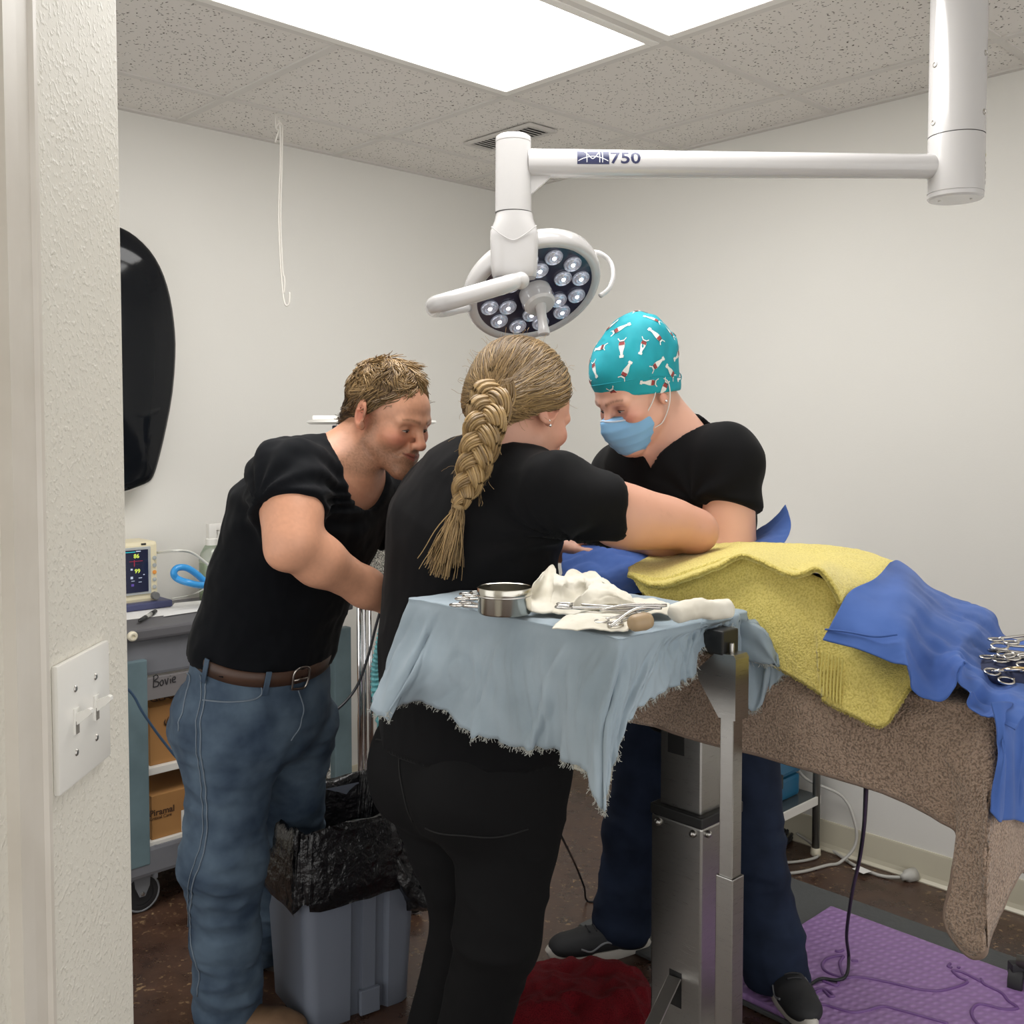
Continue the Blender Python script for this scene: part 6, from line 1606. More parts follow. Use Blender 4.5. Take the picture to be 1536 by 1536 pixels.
    for j in range(K):
        paths[:, j] = p_
        p_ = p_ + dr_ * (Ln / (K - 1))[:, None]
        Lp = H.loc(p_)
        sw = np.column_stack([fbm(Lp * 50, 31, 1), fbm(Lp * 50 + 9, 32, 1), fbm(Lp * 50 + 17, 33, 1)]) @ H.R.T
        dr_ = dr_ + sw * 0.55 - N0 * 0.13; dr_ /= np.linalg.norm(dr_, axis=1)[:, None]
    rad = np.linspace(1.0, 0.35, K)[None] * rg.uniform(0.0012, 0.0020, (len(cand), 1))
    Vs, Fs, sid = strands_mesh(paths, rad)
    ho = link_mesh('hair_locks', Vs, Fs, M_HAIR, hc, True); ho['kind'] = 'stuff'
    tone = np.clip(0.5 + 0.45 * fbm(L0 * 22, 77, 2) + rg.normal(0, 0.16, len(cand)) + np.clip((L0[:, 2] - 0.05) * 6, -0.5, 0.35), 0, 1)
    set_colors(ho, (lin(62, 47, 32) * (1 - tone[:, None]) + lin(160, 130, 86) * tone[:, None])[sid])
    return root
build_man()

# ------------------------------------------------------------------ WOMAN WITH THE BRAID
def build_braid_woman():
    gs = 1.09
    def U(x, y, d): r = ray(x, y); return _C + r * (d * gs / r[1])
    fwd = np.array([0.72, 0.69, 0]); right = np.array([0.69, -0.72, 0.0])
    root = empty('person', U(690, 1400, 1.92) * np.array([1, 1, 0]), 'woman in black scrubs seen from behind with a long blond braid', 'person')
    sp = [U(709, 1105, 1.87), U(699, 975, 1.87), U(698, 880, 1.88), U(708, 800, 1.89), U(732, 743, 1.885), U(770, 688, 1.875)]
    tr = [(0.178, 0.140), (0.150, 0.122), (0.146, 0.116), (0.162, 0.120), (0.135, 0.088), (0.058, 0.056)]
    H = Head(U(783, 618, 1.885), (0.70 * 0.92, 0.71 * 0.92, -0.39), scale=0.93 * gs)
    shR, elR, wrR = U(822, 738, 1.77), U(1044, 797, 1.87), U(912, 818, 2.05)
    shL, elL, wrL = U(664, 746, 1.98), U(712, 860, 2.10), U(838, 822, 2.06)
    hipR, knR, anR = U(768, 1145, 1.81), U(748, 1395, 1.80), U(690, 1618, 1.88)
    hipL, knL, anL = U(655, 1140, 1.94), U(708, 1370, 1.96), U(652, 1570, 2.0)
    def torso(S, off):
        for i in range(5): S.ecap(sp[i], sp[i + 1], np.array(tr[i]) + off, np.array(tr[i + 1]) + off, right, 0.06)
        S.cone(shR, sp[4], 0.050 + off, 0.07 + off, 0.05); S.cone(shL, sp[4], 0.056 + off, 0.07 + off, 0.05)
    S = Sdf(gs); head_sdf(S, H, smile=0.3)
    S.ecap(H.w(0, -0.025, -0.05), sp[5], (0.044, 0.05), (0.054, 0.054), right, 0.02)
    S.cone(H.w(0, -0.045, -0.05), sp[4], 0.035, 0.05, 0.04)
    torso(S, -0.014)
    S.cone(hipR, knR, 0.085, 0.052, 0.03); S.cone(knR, anR, 0.05, 0.036, 0.03)
    S.cone(hipL, knL, 0.085, 0.052, 0.03); S.cone(knL, anL, 0.05, 0.036, 0.03)
    S.cone(shR, shR + (elR - shR) * 0.5, 0.050, 0.046, 0.03); S.cone(shR + (elR - shR) * 0.45, elR, 0.046, 0.038, 0.03)
    S.ell(shR + (elR - shR) * 0.62 - np.array([0, 0, 0.012]), (0.09, 0.044, 0.043), np.column_stack([_nrm(elR - shR), np.cross([0, 0, 1], _nrm(elR - shR)), [0, 0, 1.0]]), 0.04)
    S.cone(elR, elR + (wrR - elR) * 0.35, 0.036, 0.038, 0.02); S.cone(elR + (wrR - elR) * 0.35, wrR, 0.038, 0.027, 0.02)
    hand_sdf(S, wrR, wrR - elR, (0, 0, -1), 0.9 * gs, 1, 0.7)
    S.cone(shL, elL, 0.05, 0.043, 0.03); S.cone(elL, wrL, 0.042, 0.027, 0.03)
    hand_sdf(S, wrL, wrL - elL, (0, 0, -1), 0.9 * gs, -1, 0.7)
    skin = lin(208, 157, 134)
    def paint(V, L):
        C = np.tile(skin, (len(V), 1)) * (1 + 0.04 * fbm(V * 30, 4, 3))[:, None]
        C2 = face_colors(C, L, skin, lin(180, 104, 96), lin(212, 138, 116), None, 0.3, lin(130, 96, 70))
        hd = (np.linalg.norm(L - np.array([0, 0.0, -0.02]), axis=1) < 0.15); C[hd] = C2[hd]
        fr = (noise3(V * 210, 41) > 0.80)[:, None]           # freckles
        e = np.clip(1 - np.linalg.norm(V - elR, axis=1) / 0.07, 0, 1)[:, None] * 0.35
        C = C * (1 - e) + lin(198, 132, 112) * e
        return np.where(fr, C * 0.95, C)
    pts = [H.w(0, 0, 0.14), H.w(0, 0.14, 0), shL, shR, elR, elL, wrR + _nrm(wrR - elR) * 0.17, wrL + _nrm(wrL - elL) * 0.17, anR, anL, hipR, hipL, sp[0] + right * 0.2, sp[0] - right * 0.2]
    lo, hi = bbox(pts, 0.12); lo[2] = max(lo[2], 0.03)
    finish_body('body', S, lo, hi, 0.005, H, paint, root, 0.15, M_SKIN)
    eyes(H, root, mat('iris_dark', srgb(48, 46, 48), 0.15), (0, 0, -0.001), 0.5)
    # scrub top
    T = Sdf(gs); torso(T, 0.006)
    d = elR - shR; dl = elL - shL
    T.sleeve(shR, elR, 0.058, 0.058, 0.42, _nrm(d) + np.array([0.0, 0, 0.22]) + 0.06 * right, 0.05)
    T.sleeve(shL, elL, 0.060, 0.060, 0.55, dl, 0.04)
    T.ecap(sp[1], sp[0] - np.array([0, 0, 0.02]), (0.158, 0.130), (0.186, 0.150), right, 0.05)
    T.plane(sp[0] + np.array([0, 0, -0.005]), (0, 0, -1), 0.004)
    nk = _nrm(H.w(0, 0, 0) - sp[5])
    T.ecap(sp[5] + nk * 0.012, sp[5] + nk * 0.13, (0.062, 0.066), (0.085, 0.09), right, 0.014, 's')
    pit = shR + d * 0.25 - np.array([0, 0, 0.06])
    def wr(P, N):
        rad = P - pit; t = np.clip(1 - np.linalg.norm(rad, axis=1) / 0.32, 0, 1); ang = np.arctan2(rad[:, 2], rad @ right)
        w2 = np.sin(ang * 9 + 2.5 * noise3(P * 6, 3)) * 0.006 * t
        w1 = ridge(P, 8, 61, along([0.25, 0.1, 1], 0.5), 2) * 0.006 + ridge(P, 20, 62, along([0.3, 0.1, 1], 0.5), 2) * 0.0025
        sl = np.clip(((P - shR) @ _nrm(d)) / 0.10, 0, 1); w3 = ridge(P, 11, 66, along(d, 0.35), 2) * 0.004 * sl
        return w1 + w2 + w3
    lo, hi = bbox([sp[0] - [0, 0, 0.04], sp[5], shR, shL, shR + d * 0.6, shL + dl * 0.6, sp[0] + right * 0.17, sp[0] - right * 0.17], 0.13)
    cloth_mesh('scrub_top', T, lo, hi, 0.0065, M_SCRUB, root, wr)
    # trousers
    J = Sdf(gs)
    J.ecap(sp[0] + np.array([0, 0, 0.09]), sp[0] - np.array([0, 0, 0.05]), (0.160, 0.130), (0.178, 0.145), right, 0.04)
    J.ell(sp[0] - fwd * 0.065 - np.array([0, 0, 0.06]) - right * 0.075, (0.102, 0.105, 0.115), np.column_stack([right, fwd, [0, 0, 1]]), 0.04)
    J.ell(sp[0] - fwd * 0.065 - np.array([0, 0, 0.06]) + right * 0.075, (0.102, 0.105, 0.115), np.column_stack([right, fwd, [0, 0, 1]]), 0.04)
    J.cone(hipR, knR, 0.108, 0.072, 0.04); J.cone(knR, anR, 0.070, 0.062, 0.03)
    J.cone(hipL, knL, 0.112, 0.072, 0.03); J.cone(knL, anL, 0.070, 0.064, 0.03)
    J.plane(np.array([0, 0, 0.03]), (0, 0, -1), 0.004)
    def jw(P, N):
        w1 = ridge(P, 6.0, 71, along([0.2, 0.1, 1], 1.7), 2)
        kn = np.exp(-((P[:, 2] - knR[2]) / 0.12) ** 2) + np.exp(-((P[:, 2] - 0.62) / 0.06) ** 2)
        return 0.006 * w1 * (0.4 + kn)
    lo, hi = bbox([sp[0] + [0, 0, 0.12], hipR, hipL, knR, knL, anR, anL, sp[0] - fwd * 0.18, sp[0] + right * 0.17, sp[0] - right * 0.17], 0.09); lo[2] = 0.0
    tro = cloth_mesh('trousers', J, lo, hi, 0.0065, mat('black_trouser', srgb(9, 9, 11), 0.85, bump=(1100, 0.15, 0.0003), spec=0.25), root, jw)
    def pj(x, y, dd=1.55):
        r = ray(x, y); t = np.linspace(dd, 2.5, 260); Q = _C + r[None] * t[:, None]; dist = J(Q)
        hit = np.flatnonzero(dist < 0.001)
        return Q[hit[0] if len(hit) else int(np.argmin(dist))]
    Ms = mat('trouser_seam', srgb(14, 14, 15), 0.8)
    for pts in ([(566, 1110), (600, 1113), (640, 1098), (690, 1092), (760, 1095)], [(602, 1115), (600, 1150), (607, 1190), (622, 1230)], [(640, 1240), (690, 1252), (740, 1252), (790, 1240)]):
        P = J.project(bez([pj(*q) for q in pts], 36), 3); _, g = J.grad(P); g /= np.linalg.norm(g, axis=1)[:, None]
        MB().tube(P + g * (jw(P, g)[:, None] + 0.0008), 0.0018, 6).obj('seam', Ms, tro, True)
    # shoes
    for an, dr in ((anR, _nrm([0.75, 0.66, 0])), (anL, _nrm([0.65, 0.76, 0]))):
        sneaker(np.array([an[0], an[1], 0.0]), dr, root, 0.94)
    # hair cap
    k_ = H.s; Cp = Sdf()
    Cp.ell(H.w(0, -0.022, 0.047), np.array([0.087, 0.106, 0.090]) * k_, H.R, 0.02)
    Cp.ell(H.w(0.0, -0.078, -0.012), np.array([0.066, 0.048, 0.055]) * k_, H.R, 0.04)
    Cp.ell(H.w(0.055, 0.0, 0.022), np.array([0.034, 0.055, 0.040]) * k_, H.R, 0.03)
    Cp.ell(H.w(-0.055, 0.0, 0.022), np.array([0.034, 0.055, 0.040]) * k_, H.R, 0.03)
    V, F = sdf_mesh(Cp, H.c - 0.17, H.c + 0.17, 0.005, 1); L = H.loc(V)
    inside = (L[:, 2] > -0.005 - 0.9 * np.clip(-L[:, 1] - 0.01, -0.08, 0.07) + 1.1 * np.clip(L[:, 1] - 0.03, 0, 0.06)) & (L[:, 1] < 0.082)
    keep = inside[F].all(1); used = np.unique(F[keep]); mp_ = -np.ones(len(V), int); mp_[used] = np.arange(len(used))
    hc = link_mesh('hair', V[used], mp_[F[keep]], mat('hair_base_blond', srgb(96, 76, 50), 0.6), root, True)
    rg = np.random.default_rng(8)
    br_root = U(738, 596, 1.785)
    cand = used[rg.integers(0, len(used), 2600)]
    p_ = V[cand]; K = 16; paths = np.zeros((len(cand), K, 3)); off = rg.uniform(0.0, 0.0045, len(cand))
    tgt = br_root + rg.normal(0, 0.010, (len(cand), 3))
    dist0 = np.linalg.norm(tgt - p_, axis=1); stepl = np.minimum(0.011, dist0 / (K - 1))
    for j in range(K):
        dd, g = Cp.grad(p_); g /= np.linalg.norm(g, axis=1)[:, None]
        p_ = p_ - g * dd[:, None]
        wv = 0.0016 * np.sin(j * 1.1 + rg.uniform(0, 6) + 18 * noise3(H.loc(p_) * 10, 3))
        paths[:, j] = p_ + g * (off + 0.001)[:, None]
        dr_ = tgt - p_; dr_ /= np.linalg.norm(dr_, axis=1)[:, None] + 1e-9
        Lp = H.loc(p_); sag = np.column_stack([np.zeros(len(p_)), np.zeros(len(p_)), -0.35 * np.clip(np.abs(Lp[:, 0]) / 0.08, 0, 1)]) @ H.R.T
        dr_ = dr_ + sag * (1 - j / K); dr_ -= g * (dr_ * g).sum(1)[:, None]; dr_ /= np.linalg.norm(dr_, axis=1)[:, None] + 1e-9
        sw = np.column_stack([noise3(p_ * 60, 31), noise3(p_ * 60, 32), noise3(p_ * 60, 33)]) * 0.14
        p_ = p_ + (dr_ + sw) * stepl[:, None]
    rad = np.sin(np.linspace(0.5, 2.6, K))[None] * rg.uniform(0.0010, 0.0018, (len(cand), 1))
    Vs, Fs, sid = strands_mesh(paths, rad)
    ho = link_mesh('hair_strands', Vs, Fs, M_HAIR, hc, True); ho['kind'] = 'stuff'
    def hair_col(n, L=None, base=0.36):
        t = np.clip(base + rg.normal(0, 0.20, n), 0, 1)
        return lin(86, 66, 42) * (1 - t[:, None]) + lin(190, 158, 108) * t[:, None]
    set_colors(ho, hair_col(len(cand))[sid])
    # braid: three bundles woven along a path
    path = bez([U(742, 585, 1.79), U(735, 612, 1.765), U(727, 640, 1.745), U(719, 672, 1.735), U(709, 705, 1.73), U(698, 735, 1.728), U(688, 759, 1.726)], 160)
    sl = np.concatenate([[0], np.cumsum(np.linalg.norm(np.diff(path, axis=0), axis=1))]); tot = sl[-1]; u = sl / tot
    wdt = np.interp(u, [0, 0.25, 0.6, 0.9, 1], [0.036, 0.036, 0.031, 0.021, 0.012])
    Tn = np.gradient(path, axis=0); Tn /= np.linalg.norm(Tn, axis=1)[:, None]
    back = np.array([-0.25, -0.97, 0.0]); Bn = back - Tn * (Tn @ back)[:, None]; Bn /= np.linalg.norm(Bn, axis=1)[:, None]; Sd = np.cross(Tn, Bn)
    th = u * tot / 0.112 * 2 * math.pi
    bdl = None
    for b in range(3):
        ph = th + b * 2 * math.pi / 3
        cen = path + Sd * (wdt * 0.72 * np.sin(ph))[:, None] + Bn * (wdt * 0.42 * np.sin(2 * ph))[:, None]
        tan = np.gradient(cen, axis=0); tan /= np.linalg.norm(tan, axis=1)[:, None]
        n1 = np.cross(tan, Bn); n1 /= np.linalg.norm(n1, axis=1)[:, None]; n2 = np.cross(n1, tan)
        fat = 0.86 + 0.16 * np.cos(2 * ph)
        hs = []
        for q in range(46):
            r_ = math.sqrt((q + 0.5) / 46); a_ = q * 2.39996
            tw = a_ + u * 1.2
            jit = 0.05 * np.sin(u * 40 + q)
            hs.append(cen + n1 * ((wdt * 0.62 * fat * r_) * np.cos(tw + jit))[:, None] + n2 * ((wdt * 0.44 * fat * r_) * np.sin(tw + jit))[:, None])
        hs = np.array(hs); rr = np.broadcast_to((0.0033 * np.interp(u, [0, 0.9, 1], [1, 0.8, 0.5]))[None], hs.shape[:2])
        hs = hs[:, ::2]; rr = rr[:, ::2]
        Vb, Fb, sb = strands_mesh(hs, rr, 4)
        bo = link_mesh('braid_bundle', Vb, Fb, M_HAIR, hc, True)
        set_colors(bo, hair_col(46, base=0.55)[sb])
    e0 = path[-1]
    MB().tube([e0 + Tn[-1] * -0.003, e0 + Tn[-1] * 0.006], 0.0105, 14).obj('hair_tie', mat('hair_tie', srgb(150, 124, 84), 0.6), hc, True)
    n = 300; K = 9; paths = np.zeros((n, K, 3))
    q0 = rg.normal(0, 0.0035, (n, 2)); spread = rg.normal(0, 1, (n, 2))
    end = U(658, 862, 1.715); ax_ = (end - e0); Lt = np.linalg.norm(ax_); ax_ /= Lt
    s1 = np.cross(ax_, back); s1 /= np.linalg.norm(s1); s2 = np.cross(ax_, s1)
    ln = rg.uniform(0.72, 1.05, n)
    for j in range(K):
        t = j / (K - 1); flare = 0.0175 * (t ** 0.8)
        paths[:, j] = e0 + ax_ * (Lt * t * ln)[:, None] + s1[None] * (q0[:, 0] + spread[:, 0] * flare * 0.80)[:, None] + s2[None] * (q0[:, 1] * 0.8 + spread[:, 1] * flare * 0.45)[:, None] + s1[None] * (0.002 * np.sin(t * 7 + np.arange(n)))[:, None]
    rad = np.linspace(1, 0.45, K)[None] * rg.uniform(0.0012, 0.0021, (n, 1))
    Vs, Fs, sid = strands_mesh(paths, rad)
    tl = link_mesh('braid_tail', Vs, Fs, M_HAIR, hc, True); tl['kind'] = 'stuff'; set_colors(tl, hair_col(n, base=0.6)[sid])
    # stray wisps
    n = 44; K = 8; i0 = rg.integers(0, 130, n); paths = np.zeros((n, K, 3)); p_ = path[i0] + Sd[i0] * (wdt[i0] * rg.choice([-1, 1], n))[:, None]
    dr_ = Sd[i0] * rg.choice([-1, 1], n)[:, None] * 0.4 + Tn[i0] * 0.9 + Bn[i0] * 0.2
    for j in range(K):
        paths[:, j] = p_; p_ = p_ + dr_ * 0.006; dr_ = dr_ + rg.normal(0, 0.3, (n, 3)); dr_ /= np.linalg.norm(dr_, axis=1)[:, None]
    c2 = used[rg.integers(0, len(used), 160)]; p2 = np.zeros((160, K, 3)); q = V[c2]; g = vnormals(V, F)[c2]; dd = g * 0.5 + rg.normal(0, 0.5, (160, 3))
    for j in range(K):
        p2[:, j] = q; q = q + dd * 0.004; dd = dd + rg.normal(0, 0.25, (160, 3)); dd /= np.linalg.norm(dd, axis=1)[:, None]
    Vs, Fs, sid = strands_mesh(np.concatenate([paths, p2]), 0.00032)
    wo = link_mesh('stray_hairs', Vs, Fs, M_HAIR, hc, True); wo['kind'] = 'stuff'; set_colors(wo, hair_col(n + 160, base=0.7)[sid])
    MB().sphere(H.w(0.088, -0.002, -0.030), 0.0032, 12, 8).obj('earring', M_CHROME, root, True)
    MB().sphere(H.w(0.088, -0.007, -0.022), 0.0022, 10, 6).obj('earring', M_CHROME, root, True)
    return root

def sneaker(b0, dr, root, s=1.0, upper=None):
    sd = np.array([-dr[1], dr[0], 0.0]); up = np.array([0, 0, 1.0])
    U_ = upper or mat('sneaker_black', srgb(30, 31, 34), 0.7, bump=(300, 0.3, 0.0008))
    def p(a, b, c): return b0 + (dr * a + sd * b + up * c) * s
    Sn = Sdf()
    Sn.cone(p(-0.02, 0, 0.085), p(-0.025, 0, 0.05), 0.040 * s, 0.040 * s, 0.02)
    Sn.ecap(p(-0.02, 0, 0.05), p(0.10, 0, 0.042), np.array([0.036, 0.040]) * s, np.array([0.045, 0.030]) * s, sd, 0.03)
    Sn.ell(p(0.145, 0, 0.036), np.array([0.058, 0.045, 0.030]) * s, np.column_stack([dr, sd, up]), 0.03)
    Sn.plane(p(0, 0, 0.020), (0, 0, -1), 0.003); Sn.plane(p(0, 0, 0.098), (0, 0, 1), 0.004)
    lo, hi = bbox([p(-0.08, 0, 0), p(0.22, 0, 0.1), p(0.05, 0.06, 0), p(0.05, -0.06, 0)], 0.03)
    so = cloth_mesh('shoe', Sn, lo, hi, 0.0045, U_, root)
    nn = 44; V = []
    outl = []
    for t in np.linspace(0, 2 * math.pi, nn, endpoint=False):
        a_ = 0.068 + 0.139 * math.cos(t); wv = 0.040 + 0.008 * math.cos(t) - 0.006 * math.sin(2 * t) ** 2
        outl.append((a_, wv * math.sin(t)))
    for z, sc_ in ((0.0, 0.96), (0.003, 1.0), (0.016, 1.04), (0.026, 1.0)):
        V += [p(0.068 + (a_ - 0.068) * sc_, b_ * sc_, z + (0.012 * max(0, (a_ - 0.15) / 0.057) ** 2 + 0.004 * max(0, -a_ / 0.07))) for a_, b_ in outl]
    F = [(r * nn + k, r * nn + (k + 1) % nn, (r + 1) * nn + (k + 1) % nn, (r + 1) * nn + k) for r in range(3) for k in range(nn)] + [tuple(range(nn - 1, -1, -1)), tuple(3 * nn + k for k in range(nn))]
    sl = link_mesh('sole', V, F, mat('sneaker_sole', srgb(196, 192, 184), 0.6), so); sharp_edges(sl.data, 40)
    for k in range(4):
        a_ = 0.045 + 0.018 * k
        P = Sn.project(np.array([p(a_, b_, 0.085) for b_ in np.linspace(-0.022, 0.022, 9)]), 6)
        MB().tube(P + up * 0.002, 0.0022 * s, 6).obj('lace', mat('lace_black', srgb(40, 40, 44), 0.8), so, True)
    for b_ in (-1, 1):
        P = Sn.project(bez([p(0.02, b_ * 0.05, 0.035), p(0.06, b_ * 0.05, 0.055), p(0.10, b_ * 0.05, 0.036), p(0.13, b_ * 0.05, 0.045)], 20), 6)
        MB().tube(P + sd * b_ * 0.0008, 0.0026 * s, 6).obj('side_stripe', mat('shoe_grey', srgb(120, 122, 126), 0.6), so, True)
    return so
build_braid_woman()

# ------------------------------------------------------------------ WOMAN IN THE TURQUOISE CAP
def build_cap_woman():
    fwd = np.array([-0.72, -0.69, 0]); right = np.array([-0.69, 0.72, 0.0])
    root = empty('person', UZ(1040, 1490, 0.0), 'woman in turquoise print cap, blue face mask and black v-neck scrub top', 'person')
    sp = [U(1052, 1055, 2.62), U(1042, 930, 2.58), U(1026, 840, 2.50), U(1014, 770, 2.42), U(1008, 700, 2.36), U(1010, 652, 2.335)]
    tr = [(0.175, 0.125), (0.158, 0.115), (0.165, 0.120), (0.172, 0.125), (0.15, 0.095), (0.056, 0.056)]
    f0 = np.array([-0.85, -0.53, 0]); pt = math.radians(30)
    H = Head(U(957, 588, 2.29), f0 * math.cos(pt) + np.array([0, 0, -math.sin(pt)]), scale=0.97)
    shL, elL, wrL = U(1088, 690, 2.25), U(1095, 838, 2.20), U(985, 840, 2.24)
    shR, elR, wrR = U(930, 712, 2.50), U(905, 842, 2.40), U(905, 828, 2.22)
    hipL, knL, anL = U(1105, 1090, 2.50), U(1128, 1285, 2.46), U(1168, 1478, 2.46)
    hipR, knR, anR = U(985, 1085, 2.66), U(950, 1250, 2.68), U(935, 1378, 2.69)
    def torso(S, off):
        for i in range(5): S.ecap(sp[i], sp[i + 1], np.array(tr[i]) + off, np.array(tr[i + 1]) + off, right, 0.06)
        S.cone(shR, sp[4], 0.056 + off, 0.07 + off, 0.05); S.cone(shL, sp[4], 0.060 + off, 0.07 + off, 0.05)
        for sx in (1, -1): S.ell(sp[3] + fwd * 0.075 + right * sx * 0.075 - np.array([0, 0, 0.01]), (0.07 + off, 0.06 + off, 0.065 + off), np.column_stack([right, fwd, [0, 0, 1]]), 0.05)
    S = Sdf(); head_sdf(S, H, mouth=False, ears=()); S.ell(H.w(-0.077, -0.002, -0.020), np.array([0.006, 0.011, 0.014]), H.R, 0.006); S.ell(H.w(0.077, -0.002, -0.020), np.array([0.006, 0.011, 0.014]), H.R, 0.006)
    S.ecap(H.w(0, -0.025, -0.045), sp[5], (0.045, 0.052), (0.052, 0.052), right, 0.014)
    S.cone(H.w(0, -0.05, -0.05), sp[4], 0.032, 0.05, 0.04)
    torso(S, -0.010)
    S.cone(hipR, knR, 0.075, 0.05, 0.03); S.cone(knR, anR, 0.048, 0.036, 0.03); S.cone(hipL, knL, 0.075, 0.05, 0.03); S.cone(knL, anL, 0.048, 0.036, 0.03)
    S.cone(shL, elL, 0.062, 0.056, 0.03); S.cone(elL, wrL, 0.048, 0.029, 0.03); hand_sdf(S, wrL, wrL - elL, (0, 0, -1), 0.95, -1, 0.6)
    S.cone(shR, elR, 0.056, 0.046, 0.03); S.cone(elR, wrR, 0.044, 0.028, 0.03); hand_sdf(S, wrR, (0.2, -0.9, -0.1), (0, 0, -1), 0.95, 1, 0.6)
    skin = lin(222, 172, 150)
    def paint(V, L):
        C = np.tile(skin, (len(V), 1)) * (1 + 0.04 * fbm(V * 30, 4, 3))[:, None]
        C2 = face_colors(C, L, skin, None, lin(206, 132, 116), None, 0, lin(120, 84, 66))
        def bl(c, r): q = (L - np.array(c)) / np.array(r); return np.exp(-(q * q).sum(1))[:, None]
        for sx in (1, -1): m = 0.45 * bl((sx * 0.031, 0.09, 0.004), (0.017, 0.02, 0.009)); C2 = C2 * (1 - m) + lin(150, 84, 72) * m
        hd = (np.linalg.norm(L - np.array([0, 0.0, -0.02]), axis=1) < 0.15); C[hd] = C2[hd]
        return C
    pts = [H.w(0, 0, 0.14), H.w(0, 0.14, 0), shL, shR, elR, elL, wrR + [0, -0.18, 0], wrL + _nrm(wrL - elL) * 0.18, anR, anL, hipR, hipL, sp[0] + right * 0.1, sp[0] - right * 0.1]
    lo, hi = bbox(pts, 0.11); lo[2] = max(lo[2], 0.03)
    finish_body('body', S, lo, hi, 0.005, H, paint, root, 0.14, M_SKIN)
    eyes(H, root, mat('iris_dark', srgb(48, 46, 48), 0.15), (0, 0, -0.0015), 0.62)
    # scrub top with V neck
    T = Sdf(); torso(T, 0.006); dl = elL - shL; drr = elR - shR
    T.sleeve(shL, elL, 0.066, 0.076, 0.46, _nrm(dl) + np.array([-0.20, 0.0, 0.0]), 0.06)
    T.sleeve(shR, elR, 0.062, 0.066, 0.5, drr, 0.05)
    T.ecap(sp[1], sp[0] - np.array([0, 0, 0.06]), (0.165, 0.122), (0.182, 0.132), right, 0.05)
    T.plane(sp[0] - np.array([0, 0, 0.05]), (0, 0, -1), 0.004)
    nk = _nrm(H.w(0, 0, 0) - sp[5])
    T.ecap(sp[5] + nk * 0.0, sp[5] + nk * 0.13, (0.064, 0.062), (0.09, 0.09), right, 0.010, 's')
    tt = np.linspace(1.95, 2.6, 400); rr_ = ray(974, 704); Qv = _C + rr_[None] * tt[:, None]
    vtip = Qv[int(np.argmax(T(Qv) < 0))]; vup = _nrm(sp[5] + fwd * 0.035 - vtip)
    vs = _nrm(np.cross(fwd, vup)); vf = np.cross(vup, vs); vf = vf if vf @ fwd > 0 else -vf
    def vneck(P):
        q = P - vtip; z = q @ vup; x = np.abs(q @ vs); y = q @ vf
        return np.maximum(np.maximum(x * 0.80 - z * 0.60, -(y + 0.06)), z - 0.16)
    T.fn(vneck, 0.006)
    pit = shL + dl * 0.4 + right * 0.04
    def wr(P, N):
        rad = P - pit; t = np.clip(1 - np.linalg.norm(rad, axis=1) / 0.28, 0, 1); ang = np.arctan2(rad[:, 2], rad @ right)
        return np.sin(ang * 8 + 2.5 * noise3(P * 7, 3)) * 0.004 * t + ridge(P, 7, 91, along([0.2, 0.1, 1], 0.45), 2) * 0.005
    lo, hi = bbox([sp[0] - [0, 0, 0.08], sp[5], shR, shL, shL + dl * 0.6, shR + drr * 0.6, sp[0] + right * 0.14, sp[0] - right * 0.14], 0.12)
    tp = cloth_mesh('scrub_top', T, lo, hi, 0.0062, M_SCRUB, root, wr)
    # jeans
    J = Sdf()
    J.ecap(sp[0] + np.array([0, 0, 0.06]), sp[0] - np.array([0, 0, 0.05]), (0.168, 0.122), (0.178, 0.135), right, 0.04)
    J.cone(hipL, knL, 0.098, 0.078, 0.04); J.cone(knL, knL + (anL - knL) * 0.6, 0.077, 0.076, 0.03); J.cone(knL + (anL - knL) * 0.6, anL, 0.075, 0.082, 0.03)
    J.cone(hipR, knR, 0.096, 0.072, 0.03); J.cone(knR, anR, 0.070, 0.078, 0.03)
    J.fn(lambda P: np.maximum(P[:, 2] - (0.045 + 0.12 * (P[:, 0] - anL[0])), np.linalg.norm(P - anL, axis=1) - 0.2), 0.006)
    J.fn(lambda P: np.maximum(P[:, 2] - (0.038 - 0.2 * (P[:, 0] - anR[0])), np.linalg.norm(P - anR, axis=1) - 0.2), 0.006)
    def jw(P, N):
        w1 = ridge(P, 7.5, 101, along([0.15, 0.1, 1], 2.4), 2); kn = np.exp(-((P[:, 2] - knL[2]) / 0.1) ** 2) + np.exp(-((P[:, 2] - 0.13) / 0.09) ** 2)
        return 0.007 * w1 * (0.4 + 0.8 * kn)
    lo, hi = bbox([sp[0] + [0, 0, 0.1], hipL, hipR, anL - [0, 0, 0.06], anR - [0, 0, 0.06]], 0.13); lo[2] = max(0.0, lo[2])
    cloth_mesh('jeans', J, lo, hi, 0.0065, M_DENIM2, root, jw)
    sneaker(np.array([anR[0] + 0.0, anR[1] - 0.01, 0.012 * 0]), _nrm([-0.97, -0.22, 0]), root, 1.02)
    sneaker(np.array([anL[0], anL[1], 0.028]), _nrm([0.10, -0.95, 0]), root, 1.0)
    # cap: a bag-shaped fabric cap over gathered hair
    k = H.s
    Cp = Sdf()
    Cp.ell(H.w(0, -0.018, 0.058), np.array([0.086, 0.106, 0.082]) * k, H.R, 0.02)
    Cp.ell(H.w(0.0, -0.060, 0.100), np.array([0.060, 0.056, 0.058]) * k, H.R, 0.06)
    Cp.ecap(H.w(0, -0.012, 0.0), H.w(0, -0.016, 0.055), np.array([0.081, 0.100]) * k, np.array([0.086, 0.106]) * k, H.R[:, 0], 0.02)
    Cp.plane(U(888, 600, 2.20), _nrm([0.10, 0.04, -1.0]), 0.004)
